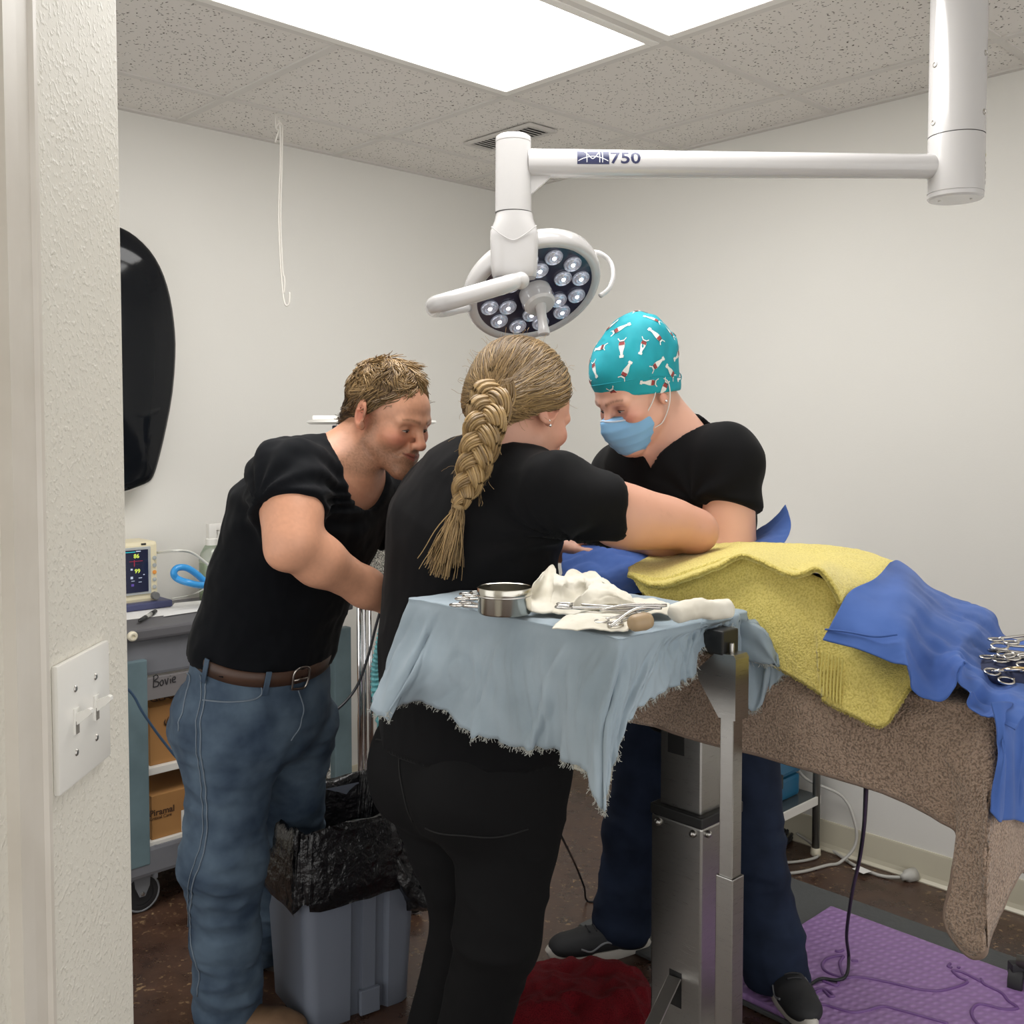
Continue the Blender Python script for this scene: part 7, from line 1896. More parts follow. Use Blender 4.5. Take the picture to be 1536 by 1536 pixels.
    V, F = sdf_mesh(Cp, H.c - 0.22, H.c + 0.22, 0.005, 2); N = vnormals(V, F); L = H.loc(V)
    fold = ridge(L, 30, 55, along([0.2, -0.6, 0.7], 0.35), 2) * 0.0055 * np.clip((L[:, 2] - 0.03) / 0.04, 0, 1) * np.clip((0.07 - L[:, 1]) / 0.05, 0.15, 1)
    V = V + N * fold[:, None]
    M_CAPF = mat('turquoise_cotton', srgb(14, 160, 174), 0.75, bump=(900, 0.2, 0.0004), var=(9, srgb(8, 140, 154), 0.4, 0.7))
    cap = link_mesh('cap', V, F, M_CAPF, root, True)
    # band stitched round the cap and knot behind
    ang = np.linspace(0, 2 * math.pi, 90, endpoint=False); hc_ = H.w(0, -0.012, 0.03)
    B0 = Cp.project(np.array([np.array([hc_[0] + 0.105 * math.cos(t), hc_[1] + 0.105 * math.sin(t), U(888, 586, 2.20)[2] + 0.10 * (hc_[0] + 0.105 * math.cos(t) - U(888, 600, 2.2)[0]) + 0.012]) for t in ang]), 6)
    MB().tube(B0, 0.0016, 6, closed=True).obj('band_seam', M_CAPF, cap, True)
    kd = Sdf(); kc = U(1006, 571, 2.34)
    kd.ell(kc, (0.014, 0.012, 0.012), None, 0.01); kd.cone(kc, U(1014, 566, 2.36), 0.009, 0.012, 0.01); kd.cone(kc, U(1013, 576, 2.35), 0.009, 0.011, 0.01); kd.cone(kc, U(990, 568, 2.33), 0.010, 0.012, 0.012)
    V2, F2 = sdf_mesh(kd, kc - 0.06, kc + 0.06, 0.004, 1); V2 = V2 + vnormals(V2, F2) * (ridge(V2, 60, 3) * 0.002)[:, None]
    link_mesh('cap_knot', V2, F2, M_CAPF, cap, True)
    # printed animals: small white bodies with dark red jumpers
    M_PW = mat('print_white', srgb(226, 232, 228), 0.75); M_PR = mat('print_red', srgb(150, 62, 60), 0.75); M_PK = mat('print_dark', srgb(52, 62, 66), 0.75)
    rg = np.random.default_rng(21)
    seeds = []
    cand = rg.permutation(len(V))
    Lc = H.loc(V)
    for i in cand:
        if V[i][2] < U(940, 596, 2.25)[2] or N[i] @ (H.R @ np.array([0, 0, -1.0])) > 0.6: continue
        if all(np.linalg.norm(V[i] - V[j]) > 0.043 for j in seeds): seeds.append(i)
        if len(seeds) > 70: break
    parts = {'w': MB(), 'r': MB(), 'k': MB()}
    def quad(P2, i, rot, key, lift):
        n_ = N[i]; ref = H.R[:, 2]; u_ = np.cross(ref, n_); u_ = u_ / (np.linalg.norm(u_) + 1e-9); v_ = np.cross(n_, u_)
        c_, s_ = math.cos(rot), math.sin(rot)
        pts = np.array([V[i] + u_ * (x * c_ - y * s_) + v_ * (x * s_ + y * c_) for x, y in P2])
        pts = Cp.project(pts, 3); d0, g = Cp.grad(pts); g /= np.linalg.norm(g, axis=1)[:, None]
        Lp = H.loc(pts)
        fo = ridge(Lp, 30, 55, along([0.2, -0.6, 0.7], 0.35), 2) * 0.0055 * np.clip((Lp[:, 2] - 0.03) / 0.04, 0, 1) * np.clip((0.07 - Lp[:, 1]) / 0.05, 0.15, 1)
        pts = pts + g * (fo[:, None] + lift)
        parts[key].add(pts, [(k_, k_ + 1, k_ + 3, k_ + 2) for k_ in range(0, len(P2) - 2, 2)])
    for i in seeds:
        rot = rg.uniform(0, 6.28); z = rg.uniform(1.25, 1.55)
        sc = lambda a: [(x * z, y * z) for x, y in a]
        quad(sc([(-0.013, -0.003), (-0.013, 0.003), (-0.006, -0.0048), (-0.006, 0.0048), (0.0, -0.0042), (0.0, 0.0042), (0.007, -0.0022), (0.007, 0.0022), (0.013, -0.0018), (0.013, 0.0018)]), i, rot, 'w', 0.0010)
        quad(sc([(0.012, -0.0035), (0.012, 0.0035), (0.016, -0.003), (0.016, 0.0028)]), i, rot, 'w', 0.0010)
        quad(sc([(-0.013, 0.0030), (-0.0115, 0.0035), (-0.0165, 0.0062), (-0.0150, 0.0070)]), i, rot, 'w', 0.0010)
        quad(sc([(-0.013, -0.0030), (-0.0115, -0.0035), (-0.0180, -0.0060), (-0.0165, -0.0070)]), i, rot, 'w', 0.0010)
        quad(sc([(-0.009, -0.0040), (-0.009, 0.0040), (-0.004, -0.0044), (-0.004, 0.0044)]), i, rot, 'r', 0.0016)
        quad(sc([(-0.0105, -0.0036), (-0.0105, 0.0036), (-0.009, -0.0040), (-0.009, 0.0040)]), i, rot, 'k', 0.0016)
    for key, m_, nm in (('w', M_PW, 'cap_print_white'), ('r', M_PR, 'cap_print_red'), ('k', M_PK, 'cap_print_dark')):
        parts[key].obj(nm, m_, cap, kind='stuff')
    # face mask
    Mk = Sdf()
    def E(c, r, kk=0.02): Mk.ell(H.w(*c), np.array(r) * k, H.R, kk)
    E((0, 0.052, -0.052), (0.064, 0.062, 0.052)); E((0, 0.098, -0.036), (0.024, 0.036, 0.034), 0.03); E((0, 0.074, -0.084), (0.038, 0.038, 0.038), 0.03)
    Mk.plane(H.w(0, 0.11, -0.010), H.R @ np.array([0, -0.22, 1.0]), 0.004); Mk.plane(H.w(0, 0.018, -0.05), H.R @ np.array([0, -1, -0.10]), 0.004)
    V, F = sdf_mesh(Mk, H.c - 0.17, H.c + 0.17, 0.004, 2); N = vnormals(V, F); L = H.loc(V)
    pl = np.where(np.abs(L[:, 0]) < 0.075, -0.0016 * np.abs(np.sin((L[:, 2] + 0.012 + 0.12 * np.abs(L[:, 0])) * 150)), 0) + 0.0012 * fbm(L * 40, 8, 2)
    V = V + N * (pl + 0.001)[:, None]
    mk = link_mesh('face_mask', V, F, mat('mask_blue', srgb(128, 178, 218), 0.8, bump=(500, 0.2, 0.0004)), root, True)
    top = Mk.project(np.array([H.w(0.055 * math.sin(t) * 1.15, 0.055 + 0.065 * math.cos(t), -0.024 + 0.014 * math.cos(t)) for t in np.linspace(-1.35, 1.35, 30)]), 5)
    MB().tube(top, 0.0022, 6).obj('mask_edge', mat('mask_pale', srgb(196, 210, 226), 0.8), mk, True)
    for sx in (-1, 1):
        lp = bez([H.w(sx * 0.062, 0.045, -0.030), H.w(sx * 0.074, 0.022, -0.008), H.w(sx * 0.083, -0.006, 0.024), H.w(sx * 0.086, -0.024, 0.010), H.w(sx * 0.084, -0.010, -0.030), H.w(sx * 0.070, 0.018, -0.066), H.w(sx * 0.058, 0.040, -0.072)], 40)
        MB().tube(lp, 0.0013, 6).obj('ear_loop', mat('loop_white', srgb(224, 224, 222), 0.6), mk, True)
    MB().sphere(H.w(-0.0835, 0.000, -0.026), 0.0034, 12, 8).obj('earring', M_CHROME, root, True)
    # a little hair under the cap at the nape
    rg = np.random.default_rng(3); n = 110; K = 5; paths = np.zeros((n, K, 3))
    st = np.array([H.w(rg.uniform(-0.085, 0.06), rg.uniform(-0.095, -0.02), rg.uniform(0.0, 0.035)) for _ in range(n)])
    st = S.project(st, 4); dr_ = np.tile(H.R @ np.array([0, -0.4, -0.8]), (n, 1)) + rg.normal(0, 0.12, (n, 3))
    for j in range(K): paths[:, j] = st; st = st + dr_ * 0.004; st = st + 0.0004
    Vs, Fs, sid = strands_mesh(paths, 0.0011); hb = link_mesh('hair', Vs, Fs, M_HAIR, root, True); hb['kind'] = 'stuff'
    t = rg.uniform(0, 1, n); set_colors(hb, (lin(150, 120, 84) * (1 - t[:, None]) + lin(206, 176, 130) * t[:, None])[sid])
    return root
build_cap_woman()
# ================================================================== CLOTHS
def cr_rows(G, n):
    """Catmull-Rom along axis 0 of a grid (R,C,3)"""
    return np.stack([bez(G[:, c], n) for c in range(G.shape[1])], 1)
def sheet(name, grid, nu, nv, thick, m, parent=None, wr=None, closed=False, label=None, cat=None, group=None, jag=0.0, seed=1, kind=None):
    """grid[row][col] of points, smoothed to nu rows x nv columns; wr(P,N,u,v) lifts along the normal"""
    G = np.array(grid, float)
    G = cr_rows(G, nu)
    if closed:
        Gc = np.concatenate([G[:, -2:], G, G[:, :3]], 1)
        C = G.shape[1]
        S_ = np.stack([bez(Gc[r], (C + 4) * 60 + 1) for r in range(nu)], 0)
        k0 = 2 * 60; k1 = (C + 2) * 60
        idx = np.linspace(k0, k1, nv, endpoint=False).astype(int); P = S_[:, idx]
    else: P = np.stack([bez(G[r], nv) for r in range(nu)], 0)
    du_ = np.gradient(P, axis=0); dv_ = np.gradient(P, axis=1)
    if closed: dv_ = (np.roll(P, -1, 1) - np.roll(P, 1, 1)) / 2
    N = np.cross(dv_, du_); N /= np.linalg.norm(N, axis=2)[..., None] + 1e-12
    uu, vv = np.meshgrid(np.linspace(0, 1, nu), np.linspace(0, 1, nv), indexing='ij')
    if jag:
        e = jag * noise3(np.column_stack([np.arange(nv) * 0.37, np.zeros(nv), np.zeros(nv)]), seed) 
        dl = du_ / (np.linalg.norm(du_, axis=2)[..., None] + 1e-12)
        P = P + dl * (np.clip((uu - 0.9) / 0.1, 0, 1) * e[None])[..., None]
    if wr is not None: P = P + N * wr(P.reshape(-1, 3), N.reshape(-1, 3), uu.ravel(), vv.ravel()).reshape(nu, nv)[..., None]
    du_ = np.gradient(P, axis=0); dv_ = np.gradient(P, axis=1)
    if closed: dv_ = (np.roll(P, -1, 1) - np.roll(P, 1, 1)) / 2
    N = np.cross(dv_, du_); N /= np.linalg.norm(N, axis=2)[..., None] + 1e-12
    top = P + N * thick / 2; bot = P - N * thick / 2
    V = np.concatenate([top.reshape(-1, 3), bot.reshape(-1, 3)]); off = nu * nv
    F = []
    cols = nv if closed else nv - 1
    I = np.arange(nu * nv).reshape(nu, nv)
    J = np.roll(I, -1, 1)
    a, b, c, d = I[:-1, :cols], J[:-1, :cols] if closed else I[:-1, 1:], J[1:, :cols] if closed else I[1:, 1:], I[1:, :cols]
    q = np.stack([a, b, c, d], -1).reshape(-1, 4)
    F.append(q); F.append(q[:, ::-1] + off)
    def rim(l, flip):
        l = np.asarray(l); r = np.stack([l[:-1], l[1:], l[1:] + off, l[:-1] + off], 1); F.append(r[:, ::-1] if flip else r)
    if closed:
        for row, fl in ((I[0], True), (I[-1], False)): rim(np.append(row, row[0]), fl)
    else:
        rim(I[0], True); rim(I[-1], False); rim(I[:, 0], False); rim(I[:, -1], True)
    F = np.concatenate(F)
    o = link_mesh(name, V, F, m, parent, True, label=label, cat=cat, group=group, kind=kind)
    o['_hem'] = 0; del o['_hem']
    return o, P, N
def fringe(P_edge, outdir, n, ln, m, parent, r=0.0006, name='frayed_edge', seed=1):
    rg = np.random.default_rng(seed); k = rg.uniform(0, len(P_edge) - 1.001, n); i = k.astype(int); f = (k - i)[:, None]
    p = P_edge[i] * (1 - f) + P_edge[i + 1] * f; d = outdir[i] * (1 - f) + outdir[i + 1] * f
    d = d / (np.linalg.norm(d, axis=1)[:, None] + 1e-9); K = 5; paths = np.zeros((n, K, 3)); dd = d + rg.normal(0, 0.35, (n, 3)); L = ln * rg.uniform(0.4, 1.2, n)
    for j in range(K):
        paths[:, j] = p; p = p + dd * (L / (K - 1))[:, None]; dd = dd + rg.normal(0, 0.4, (n, 3)) ; dd /= np.linalg.norm(dd, axis=1)[:, None]
    V, F, sid = strands_mesh(paths, r); o = link_mesh(name, V, F, m, parent, True); o['kind'] = 'stuff'; return o

# ---- pale blue cloth over the instrument tray
def cloth_shader(name, c1, c2, weave=900, vs=7.0, stain=None):
    return mat(name, c1, 0.9, bump=(weave, 0.25, 0.0006), var=(vs, c2, 0.36, 0.7), spec=0.15, sheen=0.1)
M_PALE = cloth_shader('pale_blue_cotton', srgb(160, 174, 184), srgb(138, 153, 163))
cz_ = SZ + 0.004; cen_ = R_((SA0 + SA1) / 2, (SB0 + SB1) / 2 + 0.01, cz_ + 0.0)
SBL = 1.425
st = []   # (rim a,b), q1, q2, hem
def fa(x, y, a): return UA(x, y, a)
st.append(((SA0, SBL), fa(590, 950, 1.105), fa(571, 1005, 1.085), fa(553, 1050, 1.06)))
st.append(((SA0, 1.375), fa(628, 950, 1.10), fa(608, 1005, 1.065), fa(580, 1076, 1.035)))
st.append(((SA0, 1.325), fa(655, 960, 1.11), fa(642, 1010, 1.09), fa(612, 1056, 1.085)))
st.append(((SA0, 1.27), fa(688, 965, 1.105), fa(680, 1020, 1.098), fa(655, 1068, 1.10)))
st.append(((SA0, 1.21), fa(720, 975, 1.11), fa(714, 1040, 1.098), fa(700, 1102, 1.085)))
st.append(((SA0, 1.15), fa(757, 985, 1.105), fa(752, 1045, 1.10), fa(745, 1112, 1.095)))
st.append(((SA0, 1.09), fa(797, 995, 1.11), fa(795, 1060, 1.094), fa(790, 1123, 1.08)))
st.append(((SA0, 1.03), fa(842, 1005, 1.105), fa(835, 1065, 1.10), fa(828, 1132, 1.10)))
st.append(((SA0, 0.985), fa(878, 1010, 1.10), fa(868, 1075, 1.08), fa(866, 1160, 1.06)))
st.append(((SA0, SB0), U(918, 1015, 1.44), U(900, 1100, 1.415), U(903, 1214, 1.40)))
st.append(((1.155, SB0), UB(948, 1010, 0.935), UB(930, 1085, 0.925), UB(922, 1160, 0.92)))
st.append(((1.20, SB0), UB(972, 1000, 0.94), UB(957, 1045, 0.93), UB(945, 1086, 0.925)))
st.append(((1.245, SB0), UB(995, 975, 0.942), UB(990, 1005, 0.935), UB(985, 1050, 0.93)))
st.append(((1.285, SB0), UB(1022, 965, 0.942), UB(1022, 990, 0.935), UB(1025, 1026, 0.932)))
st.append(((1.315, SB0), UB(1044, 950, 0.945), UB(1044, 975, 0.936), UB(1046, 1016, 0.932)))
st.append(((1.338, SB0), UB(1060, 936, 0.947), UB(1062, 945, 0.942), UB(1067, 962, 0.938)))
st.append(((1.362, SB0), UB(1082, 928, 0.949), UB(1083, 930, 0.946), UB(1084, 934, 0.944)))
st.append(((1.39, SB0), UB(1103, 930, 0.949), UB(1105, 934, 0.945), UB(1107, 940, 0.94)))
st.append(((1.412, SB0), UB(1116, 945, 0.947), UB(1115, 990, 0.94), UB(1114, 1040, 0.93)))
st.append(((SA1, SB0), UB(1132, 950, 0.945), UB(1132, 1005, 0.935), UB(1128, 1064, 0.925)))
st.append(((SA1, 0.975), UA(1143, 960, SA1 + 0.008), UA(1152, 990, SA1 + 0.012), UA(1158, 1028, SA1 + 0.016)))
st.append(((SA1, 1.02), UA(1130, 935, SA1 + 0.008), UA(1145, 960, SA1 + 0.012), UA(1162, 992, SA1 + 0.016)))
for b in (1.12, 1.26, 1.38): st.append(((SA1, b), R_(SA1 + 0.008, b, SZ - 0.02), R_(SA1 + 0.012, b, SZ - 0.045), R_(SA1 + 0.016, b, SZ - 0.075)))
st.append(((SA1, SBL), R_(SA1 + 0.004, SBL + 0.004, SZ - 0.02), R_(SA1 + 0.006, SBL + 0.006, SZ - 0.05), R_(SA1 + 0.008, SBL + 0.008, SZ - 0.09)))
st.append(((1.28, SBL), R_(1.28, SBL + 0.006, SZ - 0.02), R_(1.28, SBL + 0.01, SZ - 0.06), R_(1.27, SBL + 0.014, SZ - 0.10)))
st.append(((1.18, SBL), R_(1.18, SBL + 0.006, SZ - 0.03), R_(1.17, SBL + 0.01, SZ - 0.07), R_(1.15, SBL + 0.02, SZ - 0.13)))
rows = [[], [], [], [], [], [], []]
for (a, b), q1, q2, hm in st:
    rim = R_(a, b, cz_)
    c0 = cen_ * 1.0
    rows[0].append(c0 + (rim - c0) * 0.02); rows[1].append(c0 + (rim - c0) * 0.55); rows[2].append(c0 + (rim - c0) * 0.985 + np.array([0, 0, 0.003]))
    rows[3].append(rim + (rim - c0) * 0.045 - np.array([0, 0, 0.010])); rows[4].append(q1); rows[5].append(q2); rows[6].append(hm)
def wr_pale(P, N, u, v):
    sk = np.clip((u - 0.5) / 0.15, 0, 1)
    def f1(k, seed, sl): return 1 - 2 * np.abs(fbm(np.column_stack([v * k + sl * u, u * 1.3, np.zeros(len(u))]), seed, 2))
    w = (f1(46, 5, 3.0) * 0.0105 + f1(95, 8, -5.0) * 0.0045) * (0.35 + 0.65 * u) + ridge(P, 30, 15, along(_nrm([0.5, 0.3, 0.7]), 0.35), 2) * 0.0022
    circ = P - UA(688, 1010, 1.105); rr = np.linalg.norm(circ, axis=1)
    w = w + 0.003 * np.exp(-((rr - 0.030) / 0.004) ** 2)
    flat = ridge(P, 16, 25, None, 2) * 0.0022 + 0.002
    return w * sk + flat * (1 - sk)
tc, PP, NN = sheet('tray_cloth', rows, 60, 420, 0.0022, M_PALE, None, wr_pale, True, 'pale blue frayed cotton cloth draped over the instrument tray', 'cloth', jag=0.006)
hemP = np.vstack([PP[-1], PP[-1][:1]]); hd = PP[-1] - PP[-3]; hd = np.vstack([hd, hd[:1]])
M_THREAD = mat('pale_thread', srgb(188, 190, 184), 0.9)
fringe(hemP, hd, 1300, 0.009, M_THREAD, tc, 0.0005)

# ---- dark bolster below the drapes
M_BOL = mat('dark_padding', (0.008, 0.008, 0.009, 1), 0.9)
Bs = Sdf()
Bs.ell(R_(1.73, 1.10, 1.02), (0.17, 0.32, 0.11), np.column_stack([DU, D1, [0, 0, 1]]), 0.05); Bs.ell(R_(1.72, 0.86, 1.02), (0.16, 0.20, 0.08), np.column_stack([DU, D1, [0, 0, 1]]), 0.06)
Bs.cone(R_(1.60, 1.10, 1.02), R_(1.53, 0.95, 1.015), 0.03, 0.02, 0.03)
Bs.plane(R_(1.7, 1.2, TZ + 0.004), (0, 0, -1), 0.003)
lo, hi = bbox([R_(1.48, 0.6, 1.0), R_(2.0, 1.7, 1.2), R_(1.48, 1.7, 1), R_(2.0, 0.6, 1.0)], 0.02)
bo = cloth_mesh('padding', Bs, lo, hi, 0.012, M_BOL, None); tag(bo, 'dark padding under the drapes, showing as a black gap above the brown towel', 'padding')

# ---- brown terry towel on the table
def terry(name, c1, c2, sc=330, st_=0.9, dist=0.006, sheen=0.25):
    m = bpy.data.materials.new(name); m.use_nodes = True
    nt = m.node_tree; b = nt.nodes['Principled BSDF']; L = nt.links.new
    b.inputs['Roughness'].default_value = 0.95; b.inputs['Specular IOR Level'].default_value = 0.1; b.inputs['Sheen Weight'].default_value = sheen
    tc_ = _n(nt, 'ShaderNodeTexCoord')
    n1 = _n(nt, 'ShaderNodeTexNoise'); n1.inputs['Scale'].default_value = sc; n1.inputs['Detail'].default_value = 2
    n2 = _n(nt, 'ShaderNodeTexNoise'); n2.inputs['Scale'].default_value = 14; n2.inputs['Detail'].default_value = 3
    for q in (n1, n2): L(tc_.outputs['Object'], q.inputs['Vector'])
    r1 = _n(nt, 'ShaderNodeMapRange'); r1.inputs['From Min'].default_value = 0.36; r1.inputs['From Max'].default_value = 0.62; L(n1.outputs['Fac'], r1.inputs['Value'])
    mu = _n(nt, 'ShaderNodeMath', operation='MULTIPLY_ADD'); L(n2.outputs['Fac'], mu.inputs[0]); mu.inputs[1].default_value = 0.35; L(r1.outputs['Result'], mu.inputs[2])
    mx = _n(nt, 'ShaderNodeMix', data_type='RGBA'); mx.clamp_factor = True; L(mu.outputs['Value'], mx.inputs['Factor']); mx.inputs['A'].default_value = c2; mx.inputs['B'].default_value = c1
    L(mx.outputs['Result'], b.inputs['Base Color'])
    bp = _n(nt, 'ShaderNodeBump'); bp.inputs['Strength'].default_value = st_; bp.inputs['Distance'].default_value = dist
    L(n1.outputs['Fac'], bp.inputs['Height']); L(bp.outputs['Normal'], b.inputs['Normal'])
    return m
M_BROWN = terry('brown_terry', srgb(172, 149, 131), srgb(112, 94, 80), 300, 1.0, 0.006)
hz_ = float(UA(1116, 1127, 1.455)[2])
bt = []
TC = R_(1.72, 1.15, TZ + 0.004)
def add(a, b, q1, q2, q3): bt.append(((a, b), q1, q2, q3))
for b in (1.78, 1.62, 1.46, 1.30, 1.15, 1.0, 0.90):
    add(TA0, b, R_(1.457, b, TZ - 0.03), R_(1.452, b, (TZ + hz_) / 2), R_(1.448 + 0.004 * math.sin(b * 23), b, hz_))
add(TA0, 0.82, R_(1.457, 0.82, TZ - 0.03), UA(1300, 1110, 1.45), UA(1302, 1180, 1.447))
add(TA0, 0.74, R_(1.456, 0.74, TZ - 0.03), UA(1350, 1120, 1.45), UA(1360, 1203, 1.445))
add(TA0, 0.68, R_(1.454, 0.68, TZ - 0.03), UA(1395, 1135, 1.445), UA(1408, 1230, 1.44))
add(TA0, 0.635, R_(1.45, 0.637, TZ - 0.04), UA(1430, 1165, 1.44), UA(1440, 1255, 1.44))
add(TA0, 0.605, R_(1.445, 0.612, TZ - 0.05), UA(1449, 1200, 1.43), UA(1424, 1320, 1.42))
add(TA0, 0.582, R_(1.44, 0.585, TZ - 0.06), UA(1461, 1230, 1.42), UA(1416, 1385, 1.41))
add(TA0 + 0.002, TB0 + 0.004, R_(1.437, 0.562, TZ - 0.06), UA(1472, 1250, 1.41), UA(1452, 1436, 1.40))
add(TA0 + 0.012, TB0 - 0.004, R_(1.45, 0.548, TZ - 0.05), UB(1482, 1240, 0.536), UB(1482, 1428, 0.532))
add(TA0 + 0.035, TB0 - 0.006, R_(1.495, 0.548, TZ - 0.04), UB(1492, 1230, 0.54), UB(1495, 1390, 0.538))
add(TA0 + 0.07, TB0 - 0.006, R_(1.54, 0.548, TZ - 0.04), R_(1.53, 0.544, 0.87), R_(1.525, 0.541, 0.76))
add(TA0 + 0.14, TB0 - 0.006, R_(1.62, 0.548, TZ - 0.04), R_(1.62, 0.542, 0.87), R_(1.62, 0.537, 0.73))
add(1.80, TB0 - 0.006, R_(1.80, 0.548, TZ - 0.04), R_(1.80, 0.545, 0.87), R_(1.80, 0.54, 0.75))
add(TA1, TB0 - 0.003, R_(TA1 + 0.006, 0.55, TZ - 0.03), R_(TA1 + 0.012, 0.548, 0.90), R_(TA1 + 0.016, 0.545, 0.82))
for b in (0.75, 1.1, 1.45): add(TA1, b, R_(TA1 + 0.012, b, TZ - 0.03), R_(TA1 + 0.016, b, TZ - 0.06), R_(TA1 + 0.018, b, TZ - 0.09))
add(TA1, 1.80, R_(TA1 + 0.008, 1.81, TZ - 0.03), R_(TA1 + 0.01, 1.812, TZ - 0.05), R_(TA1 + 0.012, 1.815, TZ - 0.08))
add(1.72, 1.80, R_(1.72, 1.812, TZ - 0.02), R_(1.72, 1.815, TZ - 0.05), R_(1.72, 1.818, TZ - 0.08))
add(TA0, 1.80, R_(1.46, 1.81, TZ - 0.03), R_(1.455, 1.812, TZ - 0.08), R_(1.45, 1.815, hz_))
rows = [[] for _ in range(7)]
for (a, b), q1, q2, q3 in bt:
    rim = R_(a, b, TZ + 0.004)
    rows[0].append(TC + (rim - TC) * 0.02); rows[1].append(TC + (rim - TC) * 0.6); rows[2].append(TC + (rim - TC) * 0.98)
    rows[3].append(rim + (rim - TC) * 0.012 - np.array([0, 0, 0.012])); rows[4].append(q1); rows[5].append(q2); rows[6].append(q3)
def wr_brown(P, N, u, v):
    sk = np.clip((u - 0.5) / 0.2, 0, 1)
    return (ridge(P, 6.5, 7, along(_nrm([0.55, -0.5, 0.6]), 0.35), 2) * 0.013 - 0.002) * sk + 0.001 * noise3(P * 60, 3)
bt_o, PP, NN = sheet('brown_towel', rows, 56, 420, 0.007, M_BROWN, None, wr_brown, True, 'brown terry towel spread over the operating table, one corner hanging low', 'towel')
# woven band and hem on the hanging corner
hemP = np.vstack([PP[-1], PP[-1][:1]])
MB().tube(hemP[:-1] + np.array([0, 0, 0.002]), 0.0042, 6, closed=True).obj('hem', mat('brown_hem', srgb(126, 108, 96), 0.9), bt_o, True)

# ---- yellow terry towel: under layer and folded-over upper layer
M_YEL = terry('yellow_terry', srgb(224, 208, 122), srgb(194, 176, 90), 300, 0.7, 0.004)
yl = empty('yellow_towel', R_(1.6, 1.0, 1.05), 'yellow terry towel folded over the draped patient on the table', 'towel')
lowc = [((942, 858, 1.478), (955, 876, 1.472), (960, 884, 1.47), (963, 889, 1.468)), ((990, 868, 1.49), (1005, 892, 1.475), (1018, 912, 1.467), (1028, 928, 1.462)),
        ((1045, 850, 1.50), (1055, 890, 1.48), (1070, 930, 1.465), (1085, 962, 1.458)), ((1105, 832, 1.51), (1108, 880, 1.49), (1120, 935, 1.466), (1136, 986, 1.455)),
        ((1150, 845, 1.51), (1158, 890, 1.485), (1170, 950, 1.462), (1186, 1013, 1.45)), ((1200, 855, 1.50), (1208, 900, 1.48), (1222, 970, 1.455), (1229, 1040, 1.438)),
        ((1240, 870, 1.50), (1236, 910, 1.478), (1228, 985, 1.445), (1236, 1052, 1.432)), ((1270, 880, 1.51), (1270, 940, 1.48), (1280, 1000, 1.445), (1282, 1074, 1.425)),
        ((1305, 890, 1.56), (1308, 950, 1.505), (1318, 1020, 1.44), (1320, 1088, 1.42)), ((1335, 910, 1.60), (1340, 955, 1.53), (1348, 1000, 1.47), (1350, 1048, 1.43)), ((1345, 920, 1.60), (1352, 960, 1.54), (1362, 990, 1.48), (1372, 1010, 1.45))]
rows = [[UA(*c[r]) for c in lowc] for r in range(4)]
def wr_y(P, N, u, v): return ridge(P, 8, 12, along([0, 0, 1], 0.5), 2) * 0.005 + 0.0012 * noise3(P * 120, 5)
o1, P1, N1 = sheet('under_layer', rows, 50, 150, 0.007, M_YEL, yl, wr_y)
upc = [((944, 853, 1.53), (943, 856, 1.50), (942, 860, 1.472)), ((985, 832, 1.70), (985, 852, 1.57), (985, 878, 1.462)), ((1040, 823, 1.78), (1040, 840, 1.62), (1040, 862, 1.466)),
       ((1080, 818, 1.80), (1080, 830, 1.64), (1078, 847, 1.472)), ((1112, 815, 1.82), (1114, 822, 1.66), (1112, 832, 1.485)), ((1160, 815, 1.84), (1152, 828, 1.66), (1145, 842, 1.478)), ((1215, 818, 1.86), (1205, 840, 1.66), (1192, 863, 1.464)),
       ((1260, 824, 1.86), (1244, 842, 1.66), (1226, 854, 1.47)), ((1305, 833, 1.84), (1278, 858, 1.62), (1248, 876, 1.47)), ((1352, 848, 1.80), (1310, 880, 1.58), (1262, 908, 1.468))]
rows = [[UA(c[0][0], c[0][1] + 6, c[0][2] + 0.08) for c in upc]] + [[UA(*c[r]) for c in upc] for r in range(3)]
o2, P2, N2 = sheet('folded_layer', rows, 46, 150, 0.009, M_YEL, yl, lambda P, N, u, v: ridge(P, 6, 14, None, 2) * 0.004 + 0.0012 * noise3(P * 120, 6))
M_YTH = mat('yellow_pile', srgb(210, 196, 112), 0.95)
for (Pm, par, sd_) in ((P1, o1, 3), (P2, o2, 4)):
    fringe(Pm[-1], Pm[-1] - Pm[-3], 2200, 0.0045, M_YTH, par, 0.0005, 'pile_edge', sd_)
rib = []
for k in range(7):
    x = 1234 + k * 5.0
    MB().tube(bez([UA(x, 985 + k * 2 - 8, 1.436), UA(x - 3, 1010 + k * 3, 1.432), UA(x - 4, 1040 + k * 3, 1.426)], 16), 0.0014, 6).obj('border_rib', M_YTH, o1, True)

